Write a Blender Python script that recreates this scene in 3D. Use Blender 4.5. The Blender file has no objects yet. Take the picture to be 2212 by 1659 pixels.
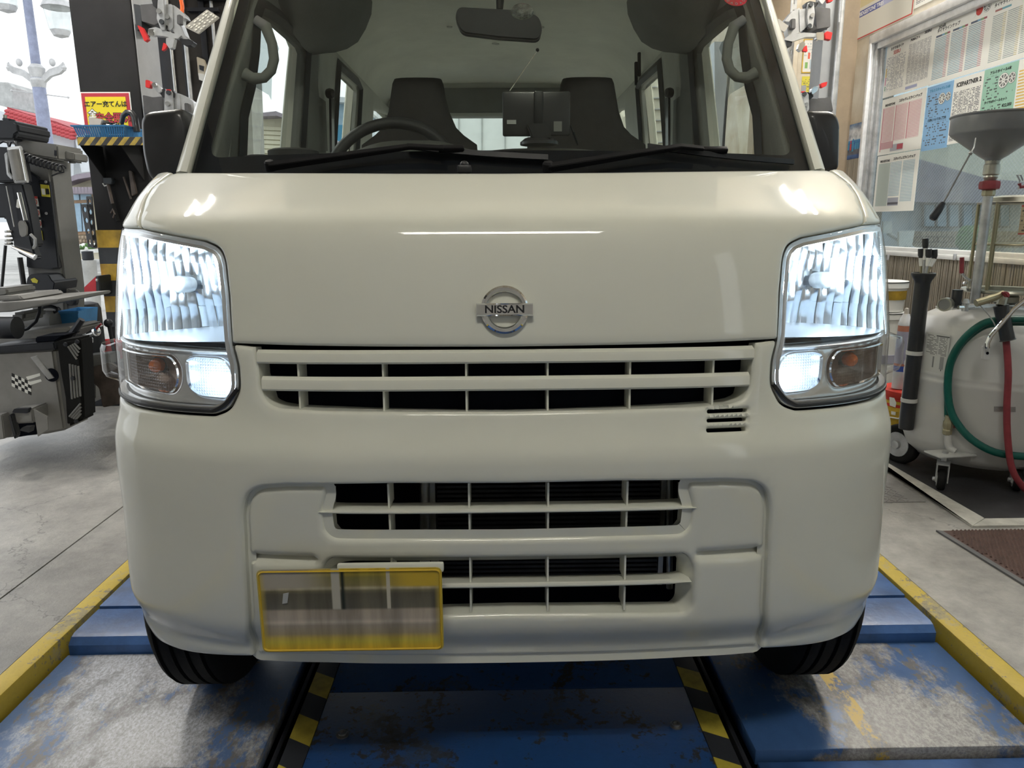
import bpy, bmesh, math, random
import numpy as np
from mathutils import Matrix, Vector
from mathutils.geometry import delaunay_2d_cdt
random.seed(7); np.random.seed(7)
R_ = math.radians
SC = bpy.context.scene
COL = SC.collection
W_, H_ = 2212, 1659

# ------------------------------------------------------------------ camera
F_ = 1580.0
_p, _y, _r = R_(12.3), R_(1.0), R_(-0.3)
CAM = np.array([-0.012, -1.1, 1.02])
FWD = np.array([math.sin(_y)*math.cos(_p), math.cos(_y)*math.cos(_p), -math.sin(_p)])
_right = np.array([math.cos(_y), -math.sin(_y), 0.0]); _up = np.cross(_right, FWD)
RGT = _right*math.cos(_r) + _up*math.sin(_r)
UPV = -_right*math.sin(_r) + _up*math.cos(_r)
cd = bpy.data.cameras.new('camera'); cam = bpy.data.objects.new('camera', cd); COL.objects.link(cam)
cd.sensor_width = 36.0; cd.lens = F_/W_*36.0; cd.clip_start = 0.02; cd.clip_end = 400
cam.matrix_world = Matrix(((RGT[0], UPV[0], -FWD[0], CAM[0]), (RGT[1], UPV[1], -FWD[1], CAM[1]),
                           (RGT[2], UPV[2], -FWD[2], CAM[2]), (0, 0, 0, 1)))
SC.camera = cam
# ------------------------------------------------------------------ world, exposure
wd = bpy.data.worlds.new('overcast_sky'); SC.world = wd; wd.use_nodes = True
_bg = wd.node_tree.nodes['Background']
_bg.inputs[0].default_value = (0.93, 0.97, 1.0, 1); _bg.inputs[1].default_value = 1.3
SC.view_settings.view_transform = 'Standard'; SC.view_settings.look = 'None'
SC.view_settings.exposure = 0.46; SC.view_settings.gamma = 1.0; SC.view_settings.use_curve_mapping = False
SC.cycles.use_denoising = True
SC.cycles.max_bounces = 10; SC.cycles.transparent_max_bounces = 24
SC.cycles.glossy_bounces = 5; SC.cycles.diffuse_bounces = 4
SC.cycles.caustics_refractive = False
SC.cycles.sample_clamp_indirect = 6.0

# ------------------------------------------------------------------ pixel helpers (photo pixels -> real points)
def ray(px, py):
    d = FWD + RGT*(px-W_/2)/F_ - UPV*(py-H_/2)/F_
    return d/np.linalg.norm(d)
def at(px, py, Y):
    d = ray(px, py); return CAM + d*(Y-CAM[1])/d[1]
def onZ(px, py, Z):
    d = ray(px, py); return CAM + d*(Z-CAM[2])/d[2]
def onX(px, py, X):
    d = ray(px, py); return CAM + d*(X-CAM[0])/d[0]

# ------------------------------------------------------------------ materials
MATS = {}
def newmat(name):
    m = bpy.data.materials.new(name); m.use_nodes = True
    nt = m.node_tree; b = nt.nodes['Principled BSDF']
    MATS[name] = m
    return m, nt, b
def nd(nt, t, **kw):
    n = nt.nodes.new(t)
    for k, v in kw.items():
        if k.startswith('i_'): n.inputs[int(k[2:])].default_value = v
        else: setattr(n, k, v)
    return n
def c4(c): return (c[0], c[1], c[2], 1.0)
def pm(name, col, rough=.5, metal=0., coat=0., var=.12, vs=6., bump=0., bs=60., spec=.5, col2=None, stretch=None, trans=0., ior=1.45):
    """a principled material whose colour and roughness drift with noise"""
    m, nt, b = newmat(name); L = nt.links
    b.inputs['Roughness'].default_value = rough; b.inputs['Metallic'].default_value = metal
    b.inputs['Coat Weight'].default_value = coat; b.inputs['Coat Roughness'].default_value = .04
    b.inputs['Specular IOR Level'].default_value = spec; b.inputs['IOR'].default_value = ior
    b.inputs['Transmission Weight'].default_value = trans
    tc = nd(nt, 'ShaderNodeTexCoord'); mp = nd(nt, 'ShaderNodeMapping'); L.new(tc.outputs['Object'], mp.inputs[0])
    if stretch: mp.inputs['Scale'].default_value = stretch
    n1 = nd(nt, 'ShaderNodeTexNoise'); n1.inputs['Scale'].default_value = vs; n1.inputs['Detail'].default_value = 6; n1.inputs['Roughness'].default_value = .62
    L.new(mp.outputs[0], n1.inputs['Vector'])
    cr = nd(nt, 'ShaderNodeValToRGB'); L.new(n1.outputs[0], cr.inputs[0])
    a = np.array(col); d = np.array(col2) if col2 else np.clip(a*(1-2*var), 0, 1); e = a if col2 else np.clip(a*(1+var), 0, 1)
    cr.color_ramp.elements[0].position = .32; cr.color_ramp.elements[1].position = .68
    cr.color_ramp.elements[0].color = c4(d); cr.color_ramp.elements[1].color = c4(e)
    L.new(cr.outputs[0], b.inputs['Base Color'])
    mr = nd(nt, 'ShaderNodeMapRange'); L.new(n1.outputs[0], mr.inputs[0])
    mr.inputs[3].default_value = max(0, rough*(1-var)); mr.inputs[4].default_value = min(1, rough*(1+var))
    L.new(mr.outputs[0], b.inputs['Roughness'])
    if bump:
        n2 = nd(nt, 'ShaderNodeTexNoise'); n2.inputs['Scale'].default_value = bs; n2.inputs['Detail'].default_value = 4
        L.new(mp.outputs[0], n2.inputs['Vector'])
        bp = nd(nt, 'ShaderNodeBump'); bp.inputs['Strength'].default_value = bump; bp.inputs['Distance'].default_value = .004
        L.new(n2.outputs[0], bp.inputs['Height']); L.new(bp.outputs[0], b.inputs['Normal'])
    return m
def emat(name, col, strength):
    m, nt, b = newmat(name)
    b.inputs['Base Color'].default_value = c4(col); b.inputs['Emission Color'].default_value = c4(col); b.inputs['Emission Strength'].default_value = strength
    return m
def clear(name, tint, refl=.06, rough=.01, dirt=0.):
    """thin clear sheet: transparent tint with a fresnel-weighted glossy layer and optional dust"""
    m, nt, b = newmat(name); L = nt.links; nt.nodes.remove(b); out = nt.nodes['Material Output']
    t = nd(nt, 'ShaderNodeBsdfTransparent'); t.inputs[0].default_value = c4(tint)
    g = nd(nt, 'ShaderNodeBsdfGlossy'); g.inputs['Roughness'].default_value = rough
    lw = nd(nt, 'ShaderNodeLayerWeight'); lw.inputs[0].default_value = .5
    p5 = nd(nt, 'ShaderNodeMath', operation='POWER'); L.new(lw.outputs['Facing'], p5.inputs[0]); p5.inputs[1].default_value = 5.
    fr = nd(nt, 'ShaderNodeMath', operation='MULTIPLY_ADD', use_clamp=True); L.new(p5.outputs[0], fr.inputs[0]); fr.inputs[1].default_value = .9; fr.inputs[2].default_value = refl*.8
    mx = nd(nt, 'ShaderNodeMixShader'); L.new(fr.outputs[0], mx.inputs[0]); L.new(t.outputs[0], mx.inputs[1]); L.new(g.outputs[0], mx.inputs[2])
    last = mx
    if dirt:
        df = nd(nt, 'ShaderNodeBsdfDiffuse'); df.inputs[0].default_value = (.55, .58, .55, 1)
        tc = nd(nt, 'ShaderNodeTexCoord'); n1 = nd(nt, 'ShaderNodeTexNoise'); n1.inputs['Scale'].default_value = 5; n1.inputs['Detail'].default_value = 8
        L.new(tc.outputs['Object'], n1.inputs['Vector'])
        mr = nd(nt, 'ShaderNodeMapRange'); mr.inputs[1].default_value = .35; mr.inputs[2].default_value = .8; mr.inputs[3].default_value = dirt*.3; mr.inputs[4].default_value = dirt
        L.new(n1.outputs[0], mr.inputs[0])
        m2 = nd(nt, 'ShaderNodeMixShader'); L.new(mr.outputs[0], m2.inputs[0]); L.new(mx.outputs[0], m2.inputs[1]); L.new(df.outputs[0], m2.inputs[2]); last = m2
    L.new(last.outputs[0], out.inputs[0])
    return m
def worn(name, paint, under, scuff, amount=.5, rough=.4, scale=5., streak=None, yellow=None, band=None):
    """painted steel whose paint is rubbed through to bare metal with pale scuffs"""
    m, nt, b = newmat(name); L = nt.links
    tc = nd(nt, 'ShaderNodeTexCoord'); mp = nd(nt, 'ShaderNodeMapping'); L.new(tc.outputs['Object'], mp.inputs[0])
    if streak: mp.inputs['Scale'].default_value = streak
    def noise(s, det, ro=.65):
        n = nd(nt, 'ShaderNodeTexNoise'); n.inputs['Scale'].default_value = s; n.inputs['Detail'].default_value = det; n.inputs['Roughness'].default_value = ro
        L.new(mp.outputs[0], n.inputs['Vector']); return n
    big, fine, mid = noise(scale*.45, 3, .5), noise(scale*4, 9, .72), noise(scale*1.7, 9, .75)
    bg7 = nd(nt, 'ShaderNodeMath', operation='MULTIPLY'); L.new(big.outputs[0], bg7.inputs[0]); bg7.inputs[1].default_value = .7
    grain = noise(scale*16, 4, .8)
    ad = nd(nt, 'ShaderNodeMath', operation='MULTIPLY_ADD'); L.new(fine.outputs[0], ad.inputs[0]); ad.inputs[1].default_value = 1.0; L.new(bg7.outputs[0], ad.inputs[2])
    if band:   # rubbed hardest along the wheel track at local x = band[0]
        bx = nd(nt, 'ShaderNodeSeparateXYZ'); L.new(tc.outputs['Object'], bx.inputs[0])
        b1 = nd(nt, 'ShaderNodeMath', operation='SUBTRACT'); L.new(bx.outputs[0], b1.inputs[0]); b1.inputs[1].default_value = band[0]
        b2 = nd(nt, 'ShaderNodeMath', operation='ABSOLUTE'); L.new(b1.outputs[0], b2.inputs[0])
        b3 = nd(nt, 'ShaderNodeMapRange', interpolation_type='SMOOTHSTEP'); L.new(b2.outputs[0], b3.inputs[0]); b3.inputs[1].default_value = band[1]*.25; b3.inputs[2].default_value = band[1]; b3.inputs[3].default_value = band[2]; b3.inputs[4].default_value = -band[2]
        def plus(src):
            s_ = nd(nt, 'ShaderNodeMath', operation='ADD'); L.new(src.outputs[0], s_.inputs[0]); L.new(b3.outputs[0], s_.inputs[1]); return s_
        ad = plus(ad)
    def ramp(src, lo, hi):
        r = nd(nt, 'ShaderNodeValToRGB'); r.color_ramp.elements[0].position = lo; r.color_ramp.elements[1].position = hi; L.new(src, r.inputs[0]); return r
    lo = 1.07 - amount*.42
    wear = ramp(ad.outputs[0], lo, lo+.05)
    sc_ = nd(nt, 'ShaderNodeMath', operation='MULTIPLY_ADD'); L.new(mid.outputs[0], sc_.inputs[0]); sc_.inputs[1].default_value = 1.0; L.new(bg7.outputs[0], sc_.inputs[2])
    if band: sc_ = plus(sc_)
    scr = ramp(sc_.outputs[0], lo-.01, lo+.22); gr = ramp(grain.outputs[0], .40, .60)
    gm = nd(nt, 'ShaderNodeMath', operation='MULTIPLY_ADD'); L.new(gr.outputs[0], gm.inputs[0]); gm.inputs[1].default_value = .62; gm.inputs[2].default_value = .33
    scf = nd(nt, 'ShaderNodeMath', operation='MULTIPLY'); L.new(scr.outputs[0], scf.inputs[0]); L.new(gm.outputs[0], scf.inputs[1])
    def mix(f, a, bcol):
        x = nd(nt, 'ShaderNodeMix', data_type='RGBA'); L.new(f, x.inputs[0])
        if isinstance(a, tuple): x.inputs[6].default_value = c4(a)
        else: L.new(a, x.inputs[6])
        x.inputs[7].default_value = c4(bcol); return x
    dk = mix(fine.outputs[0], tuple(np.array(paint)*.75), tuple(np.array(paint)*1.2))
    m1 = mix(wear.outputs[0], dk.outputs[2], under); m2 = mix(scf.outputs[0], m1.outputs[2], scuff)
    lastc = m2.outputs[2]
    if yellow:   # a worn yellow guide line painted along local y at x = yellow
        sx = nd(nt, 'ShaderNodeSeparateXYZ'); L.new(tc.outputs['Object'], sx.inputs[0])
        s1 = nd(nt, 'ShaderNodeMath', operation='SUBTRACT'); L.new(sx.outputs[0], s1.inputs[0]); s1.inputs[1].default_value = yellow
        s2 = nd(nt, 'ShaderNodeMath', operation='ABSOLUTE'); L.new(s1.outputs[0], s2.inputs[0])
        s3 = nd(nt, 'ShaderNodeMath', operation='LESS_THAN'); L.new(s2.outputs[0], s3.inputs[0]); s3.inputs[1].default_value = .019
        r3 = ramp(mid.outputs[0], .44, .50); s4 = nd(nt, 'ShaderNodeMath', operation='MULTIPLY'); L.new(s3.outputs[0], s4.inputs[0]); L.new(r3.outputs[0], s4.inputs[1])
        m3 = mix(s4.outputs[0], lastc, (.55, .38, .08)); lastc = m3.outputs[2]
    L.new(lastc, b.inputs['Base Color'])
    mr = nd(nt, 'ShaderNodeMapRange'); L.new(wear.outputs[0], mr.inputs[0]); mr.inputs[3].default_value = rough; mr.inputs[4].default_value = rough*1.25
    L.new(mr.outputs[0], b.inputs['Roughness'])
    bp = nd(nt, 'ShaderNodeBump'); bp.inputs['Strength'].default_value = .35; bp.inputs['Distance'].default_value = .002
    L.new(ad.outputs[0], bp.inputs['Height']); L.new(bp.outputs[0], b.inputs['Normal'])
    return m
def stripes(name, ca, cb, width, axis=(1, 0, 1), rough=.55, phase=0.):
    """two-colour hazard paint along a diagonal of object space"""
    m, nt, b = newmat(name); L = nt.links
    tc = nd(nt, 'ShaderNodeTexCoord'); dp = nd(nt, 'ShaderNodeVectorMath', operation='DOT_PRODUCT'); L.new(tc.outputs['Object'], dp.inputs[0]); dp.inputs[1].default_value = axis
    a = nd(nt, 'ShaderNodeMath', operation='DIVIDE'); L.new(dp.outputs['Value'], a.inputs[0]); a.inputs[1].default_value = width
    a2 = nd(nt, 'ShaderNodeMath', operation='ADD'); L.new(a.outputs[0], a2.inputs[0]); a2.inputs[1].default_value = phase + 100
    f = nd(nt, 'ShaderNodeMath', operation='FRACT'); L.new(a2.outputs[0], f.inputs[0])
    g = nd(nt, 'ShaderNodeMath', operation='GREATER_THAN'); L.new(f.outputs[0], g.inputs[0]); g.inputs[1].default_value = .5
    n1 = nd(nt, 'ShaderNodeTexNoise'); n1.inputs['Scale'].default_value = 30; n1.inputs['Detail'].default_value = 8; L.new(tc.outputs['Object'], n1.inputs['Vector'])
    r = nd(nt, 'ShaderNodeValToRGB'); r.color_ramp.elements[0].position = .3; r.color_ramp.elements[1].position = .6; L.new(n1.outputs[0], r.inputs[0])
    r.color_ramp.elements[0].color = c4(np.array(ca)*.6); r.color_ramp.elements[1].color = c4(ca)
    x = nd(nt, 'ShaderNodeMix', data_type='RGBA'); L.new(g.outputs[0], x.inputs[0]); L.new(r.outputs[0], x.inputs[6]); x.inputs[7].default_value = c4(cb)
    L.new(x.outputs[2], b.inputs['Base Color']); b.inputs['Roughness'].default_value = rough
    return m

# ------------------------------------------------------------------ mesh building
WL = {}
def _uv(o): pass
def thing(name, label, cat, loc=(0, 0, 0), group=None):
    o = bpy.data.objects.new(name, None); COL.objects.link(o); o.location = loc; o.empty_display_size = .05
    o['label'] = label; o['category'] = cat
    if group: o['group'] = group
    WL[o.name] = np.array(loc, float)
    return o
def tag(o, label, cat, group=None):
    o['label'] = label; o['category'] = cat
    if group: o['group'] = group
    return o
class B:
    """collects shapes and links them as one mesh object"""
    def __init__(s): s.v = []; s.f = []
    def add(s, vs, fs):
        k = len(s.v); s.v += [tuple(map(float, p)) for p in vs]; s.f += [tuple(i+k for i in f) for f in fs]; return s
    def box(s, lo, hi, bev=0., M=None):
        lo = np.array(lo, float); hi = np.array(hi, float); c = (lo+hi)/2; h = np.abs(hi-lo)/2
        if bev <= 0:
            vs = [c+h*np.array(q) for q in ((-1,-1,-1),(1,-1,-1),(1,1,-1),(-1,1,-1),(-1,-1,1),(1,-1,1),(1,1,1),(-1,1,1))]
            fs = [(0,3,2,1),(4,5,6,7),(0,1,5,4),(1,2,6,5),(2,3,7,6),(3,0,4,7)]
        else:
            bev = min(bev, h.min()*.95); bm = bmesh.new(); bmesh.ops.create_cube(bm, size=2)
            for v in bm.verts: v.co = Vector((v.co.x*h[0]+c[0], v.co.y*h[1]+c[1], v.co.z*h[2]+c[2]))
            bmesh.ops.bevel(bm, geom=list(bm.edges), offset=bev, segments=2, profile=.5, affect='EDGES')
            bm.verts.index_update(); vs = [np.array(v.co) for v in bm.verts]; fs = [tuple(v.index for v in f.verts) for f in bm.faces]; bm.free()
        if M is not None: vs = [np.array(M @ Vector(v)) for v in vs]
        return s.add(vs, fs)
    def obox(s, c, ax, ay, az, bev=0.):
        """box with half-axes given as vectors"""
        c, ax, ay, az = (np.array(q, float) for q in (c, ax, ay, az))
        if bev <= 0:
            vs = [c+ax*i+ay*j+az*k for k in (-1, 1) for i, j in ((-1,-1),(1,-1),(1,1),(-1,1))]
            return s.add(vs, [(0,3,2,1),(4,5,6,7),(0,1,5,4),(1,2,6,5),(2,3,7,6),(3,0,4,7)])
        la, lb, lc = (np.linalg.norm(q) for q in (ax, ay, az))
        M = Matrix(((ax[0]/la, ay[0]/lb, az[0]/lc, c[0]), (ax[1]/la, ay[1]/lb, az[1]/lc, c[1]), (ax[2]/la, ay[2]/lb, az[2]/lc, c[2]), (0,0,0,1)))
        return s.box((-la,-lb,-lc), (la,lb,lc), bev, M)
    def tube(s, pts, r, seg=8, closed=False):
        P = [np.array(p, float) for p in pts]; n = len(P); rr = r if hasattr(r, '__len__') else [r]*n
        vs = []; prev = None
        for i in range(n):
            a = P[i-1] if (i or closed) else P[0]; b = P[(i+1) % n] if (i < n-1 or closed) else P[-1]
            t = b-a; t = t/(np.linalg.norm(t)+1e-12)
            if prev is None:
                q = np.array([0, 0, 1.]) if abs(t[2]) < .9 else np.array([1., 0, 0]); u = np.cross(t, q)
            else: u = prev-t*(prev@t)
            u = u/(np.linalg.norm(u)+1e-12); prev = u; w = np.cross(t, u)
            for j in range(seg):
                an = 2*math.pi*j/seg; vs.append(P[i]+rr[i]*(u*math.cos(an)+w*math.sin(an)))
        fs = []
        for i in range(n if closed else n-1):
            for j in range(seg):
                a0 = i*seg; b0 = ((i+1) % n)*seg; k = (j+1) % seg
                fs.append((a0+j, a0+k, b0+k, b0+j))
        if not closed: fs += [tuple(range(seg))[::-1], tuple((n-1)*seg+j for j in range(seg))]
        return s.add(vs, fs)
    def cyl(s, a, b, r, seg=16, r2=None): return s.tube([a, b], [r, r if r2 is None else r2], seg)
    def lathe(s, o, prof, seg=24, ax=(0, 0, 1), cap=True):
        """prof: (radius, height) along axis ax from o"""
        o = np.array(o, float); ax = np.array(ax, float); ax /= np.linalg.norm(ax)
        q = np.array([1., 0, 0]) if abs(ax[0]) < .8 else np.array([0, 1., 0]); u = np.cross(ax, q); u /= np.linalg.norm(u); w = np.cross(ax, u)
        vs = [o+ax*h+r*(u*math.cos(2*math.pi*j/seg)+w*math.sin(2*math.pi*j/seg)) for r, h in prof for j in range(seg)]
        fs = [(i*seg+j, i*seg+(j+1) % seg, (i+1)*seg+(j+1) % seg, (i+1)*seg+j) for i in range(len(prof)-1) for j in range(seg)]
        if cap and prof[0][0] > 1e-5: fs.append(tuple(range(seg))[::-1])
        if cap and prof[-1][0] > 1e-5: fs.append(tuple((len(prof)-1)*seg+j for j in range(seg)))
        return s.add(vs, fs)
    def ball(s, c, r, seg=16, rings=8):
        r = np.array(r if hasattr(r, '__len__') else (r, r, r), float); c = np.array(c, float)
        vs = [c+r*np.array((math.sin(t)*math.cos(p), math.sin(t)*math.sin(p), math.cos(t))) for t in np.linspace(.001, math.pi-.001, rings+1) for p in np.linspace(0, 2*math.pi, seg, endpoint=False)]
        fs = [(i*seg+j, (i+1)*seg+j, (i+1)*seg+(j+1) % seg, i*seg+(j+1) % seg) for i in range(rings) for j in range(seg)]
        fs += [tuple(range(seg)), tuple(rings*seg+j for j in range(seg))[::-1]]
        return s.add(vs, fs)
    def loft(s, rings, close=True, cap=True):
        """rings: lists of points of equal length"""
        n = len(rings[0]); vs = [p for r in rings for p in r]; m = n if close else n-1
        fs = [(i*n+j, i*n+(j+1) % n, (i+1)*n+(j+1) % n, (i+1)*n+j) for i in range(len(rings)-1) for j in range(m)]
        if cap and close: fs += [tuple(range(n))[::-1], tuple((len(rings)-1)*n+j for j in range(n))]
        return s.add(vs, fs)
    def prism(s, poly3, d):
        """polygon of 3-D points extruded by vector d"""
        d = np.array(d, float); return s.loft([[np.array(p, float) for p in poly3], [np.array(p, float)+d for p in poly3]])
    def pprism(s, px, Y, dy):
        """outline read off the photo, standing at distance Y, dy thick"""
        return s.prism([at(x, y, Y) for x, y in px], (0, dy, 0))
    def pbox(s, x0, y0, x1, y1, Y, dy, bev=0.):
        a = at(x0, y1, Y); b = at(x1, y0, Y); return s.box((a[0], Y, a[2]), (b[0], Y+dy, b[2]), bev)
    def build(s, name, mat, parent=None, smooth=32, kind=None, label=None, bevel=0., merge=False):
        V = np.array(s.v); c = (V.min(0)+V.max(0))/2
        me = bpy.data.meshes.new(name); me.from_pydata((V-c).tolist(), [], s.f); me.validate()
        bm = bmesh.new(); bm.from_mesh(me)
        if merge: bmesh.ops.remove_doubles(bm, verts=bm.verts, dist=1e-5)
        bmesh.ops.recalc_face_normals(bm, faces=bm.faces)
        if bevel:
            bmesh.ops.bevel(bm, geom=[e for e in bm.edges if len(e.link_faces) == 2 and e.calc_face_angle(0) > .6], offset=bevel, segments=2, affect='EDGES', clamp_overlap=True)
        bm.to_mesh(me); bm.free()
        if smooth: me.shade_smooth(); me.set_sharp_from_angle(angle=R_(smooth))
        o = bpy.data.objects.new(name, me); COL.objects.link(o)
        me.materials.append(MATS[mat] if isinstance(mat, str) else mat)
        if parent is not None:
            o.parent = parent; o.location = c-WL[parent.name]
        else: o.location = c
        WL[o.name] = c
        if kind: o['kind'] = kind
        if label: o['label'] = label
        return o
def struct(name, b, mat, **kw): return b.build(name, mat, kind='structure', **kw)
def dens(poly, step, closed=True):
    out = []; n = len(poly)
    for i in range(n if closed else n-1):
        a = np.array(poly[i], float); b = np.array(poly[(i+1) % n], float); k = max(1, int(round(np.linalg.norm(b-a)/step)))
        out += [a+(b-a)*j/k for j in range(k)]
    if not closed: out.append(np.array(poly[-1], float))
    return out
def rpoly(pts, rad, n=6):
    """polygon with rounded corners; rad is one radius or one per corner"""
    P = [np.array(p[:2], float) for p in pts]; m = len(P); out = []
    for i in range(m):
        r = rad[i] if hasattr(rad, '__len__') else rad
        a, b, c = P[i-1], P[i], P[(i+1) % m]; u = a-b; w = c-b; lu, lw = np.linalg.norm(u), np.linalg.norm(w)
        r = min(r, lu*.49, lw*.49)
        if r < 1e-6: out.append(b); continue
        p0 = b+u/lu*r; p2 = b+w/lw*r
        out += [(1-t)**2*p0+2*t*(1-t)*b+t*t*p2 for t in np.linspace(0, 1, n)]
    return out
def rrect(cx, cy, w, h, r, n=6): return rpoly([(cx-w/2, cy-h/2), (cx+w/2, cy-h/2), (cx+w/2, cy+h/2), (cx-w/2, cy+h/2)], r, n)
def inpoly(P, poly):
    P = np.asarray(P); q = np.asarray(poly); x, y = P[:, 0], P[:, 1]; ins = np.zeros(len(P), bool); n = len(q)
    for i in range(n):
        a, b = q[i], q[(i+1) % n]
        c = ((a[1] > y) != (b[1] > y))
        if a[1] != b[1]: ins ^= c & (x < (b[0]-a[0])*(y-a[1])/(b[1]-a[1])+a[0])
    return ins
def segdist(P, poly):
    P = np.asarray(P); q = np.asarray(poly); best = np.full(len(P), 1e9)
    for i in range(len(q)):
        a = q[i]; b = q[(i+1) % len(q)]; d = b-a; t = np.clip(((P-a)@d)/(d@d+1e-12), 0, 1)
        best = np.minimum(best, np.linalg.norm(P-(a+t[:, None]*d), axis=1))
    return best
def inset(poly, d):
    q = np.asarray(poly); n = len(q); A = 0.5*sum(q[i][0]*q[(i+1) % n][1]-q[(i+1) % n][0]*q[i][1] for i in range(n)); sg = 1 if A > 0 else -1
    out = []
    for i in range(n):
        a, b, c = q[i-1], q[i], q[(i+1) % n]; t = (b-a)/(np.linalg.norm(b-a)+1e-12)+(c-b)/(np.linalg.norm(c-b)+1e-12); t /= np.linalg.norm(t)+1e-12
        nr = np.array([-t[1], t[0]])*sg; u = (b-a)/(np.linalg.norm(b-a)+1e-12); cs = max(.5, abs(nr@np.array([-u[1], u[0]])))
        out.append(b+nr*d/cs)
    return np.array(out)
def panel(outline, holes, fmap, spacing=.02, r=.004, depth=.015, step=.01, offs=None, rim=True, extra=None, back=None):
    """sheet over a curved surface: outline and holes in surface coordinates, rounded lips, rims turned in.
    fmap(u, v, inward) -> point"""
    loops = [np.array(dens(outline, step))]+[np.array(dens(h, step)) for h in holes]
    pts = []; off = []; edges = []
    rs = [(0., r), (.3*r, r-math.sqrt(max(0, r*r-(.7*r)**2))), (r, 0.)] if r > 0 else [(0., 0.)]
    for li, lp in enumerate(loops):
        for d, o in rs:
            q = inset(lp, d if li == 0 else -d) if d > 0 else lp
            k = len(pts); n = len(q)
            pts += [tuple(p) for p in q]; off += [o]*n
            if d == 0: edges += [(k+i, k+(i+1) % n) for i in range(n)]
    lo = loops[0].min(0); hi = loops[0].max(0)
    gx = np.arange(lo[0]+spacing/2, hi[0], spacing); gy = np.arange(lo[1]+spacing/2, hi[1], spacing)
    G = np.array([(x, y) for x in gx for y in gy]) if len(gx)*len(gy) else np.zeros((0, 2))
    if extra is not None: G = np.vstack([G, np.array(extra)])
    if len(G):
        k = inpoly(G, loops[0])
        for h in loops[1:]: k &= ~inpoly(G, h)
        G = G[k]
        if len(G):
            d = np.min([segdist(G, l) for l in loops], axis=0); G = G[d > r+spacing*.3]
    pts += [tuple(p) for p in G]; off += [0.]*len(G)
    vs, es, fs, ov, oe, of = delaunay_2d_cdt([Vector(p) for p in pts], edges, [], 0, 1e-6)
    o2 = [off[q[0]] if q else 0. for q in ov]
    V2 = np.array([tuple(v) for v in vs]); cen = np.array([V2[list(f)].mean(0) for f in fs])
    keep = inpoly(cen, loops[0])
    for h in loops[1:]: keep &= ~inpoly(cen, h)
    P3 = [fmap(u, v, o+(offs(u, v) if offs else 0)) for (u, v), o in zip(V2, o2)]
    b = B(); b.add(P3, [tuple(f) for f, k in zip(fs, keep) if k])
    if rim:
        for lp in loops:
            b.add([fmap(u, v, r+(offs(u, v) if offs else 0)) for u, v in lp]+[fmap(u, v, r+depth+(offs(u, v) if offs else 0)) for u, v in lp],
                  [(i, (i+1) % len(lp), len(lp)+(i+1) % len(lp), len(lp)+i) for i in range(len(lp))])
    return b
def text(s, size, mat, parent, M, name='lettering', extrude=.0004, align='CENTER', bold=0., xs=1.):
    cu = bpy.data.curves.new(name, 'FONT'); cu.body = s; cu.size = size; cu.extrude = extrude; cu.align_x = align; cu.align_y = 'CENTER'; cu.offset = bold; cu.resolution_u = 3
    ob = bpy.data.objects.new(name, cu); COL.objects.link(ob)
    dg = bpy.context.evaluated_depsgraph_get(); me = bpy.data.meshes.new_from_object(ob.evaluated_get(dg))
    bpy.data.objects.remove(ob); bpy.data.curves.remove(cu)
    if not len(me.vertices): return None
    V = np.zeros(len(me.vertices)*3); me.vertices.foreach_get('co', V); V = V.reshape(-1, 3); V[:, 0] *= xs
    V = np.array([M @ Vector(p) for p in V]); fs = [tuple(p.vertices) for p in me.polygons]; bpy.data.meshes.remove(me)
    b = B(); b.add(V, fs); return b.build(name, mat, parent, smooth=0)
def frame(o, x, y):
    """matrix with local x, y axes along given vectors, z = x cross y"""
    x = np.array(x, float); x /= np.linalg.norm(x); y = np.array(y, float); y -= x*(x@y); y /= np.linalg.norm(y); z = np.cross(x, y)
    return Matrix(((x[0], y[0], z[0], o[0]), (x[1], y[1], z[1], o[1]), (x[2], y[2], z[2], o[2]), (0, 0, 0, 1)))
def copytree(root, delta, label=None):
    """copy a thing with its parts and sub-parts, moved by delta"""
    r = root.copy(); COL.objects.link(r); r.location = root.location+Vector(delta)
    if label: r['label'] = label
    for ch in list(root.children):
        c = ch.copy(); COL.objects.link(c); c.parent = r
        for g in ch.children:
            d = g.copy(); COL.objects.link(d); d.parent = c
    return r
# ------------------------------------------------------------------ palette
pm('paint_white', (.69, .695, .612), .55, coat=.75, var=.015, vs=3, spec=.25)
pm('black_plastic', (.012, .013, .015), .45, var=.15)
pm('satin_black', (.024, .025, .028), .35, coat=.2, var=.1)
pm('void_black', (.004, .005, .009), .8, var=.1, spec=.08)
pm('rubber', (.009, .009, .009), .75, var=.15, bump=.2, bs=90, spec=.2)
pm('chrome', (.86, .87, .88), .05, 1., var=.02)
pm('mirror_reflector', (.86, .92, 1.0), .15, 1., var=.05, vs=40)
pm('silver_bezel', (.76, .76, .75), .25, .85, var=.05)
pm('headlamp_grey', (.66, .68, .69), .22, .6, var=.06)
pm('steel', (.42, .42, .41), .35, .9, var=.15, vs=20)
pm('galvanised', (.50, .51, .52), .42, .6, var=.15, vs=15)
pm('amber', (.85, .20, .02), .2, var=.1)
pm('headliner', (.84, .84, .77), .9, var=.05, vs=4, bump=.25, bs=250)
pm('trim_grey', (.19, .195, .185), .7, var=.08, bump=.15, bs=200)
pm('trim_light', (.55, .56, .52), .65, var=.06, bump=.1, bs=200)
pm('trim_dark', (.022, .023, .025), .6, var=.1, bump=.1, bs=200)
pm('seat_fabric', (.030, .028, .027), .85, var=.15, vs=40, bump=.2, bs=300)
pm('dash', (.09, .095, .09), .7, var=.1, bump=.15, bs=300)
clear('lens_clear', (.97, .98, .99), .1)
clear('windshield_glass', (.91, .95, .91), .03, dirt=.014)
clear('side_glass', (.93, .97, .95), .06)
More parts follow.
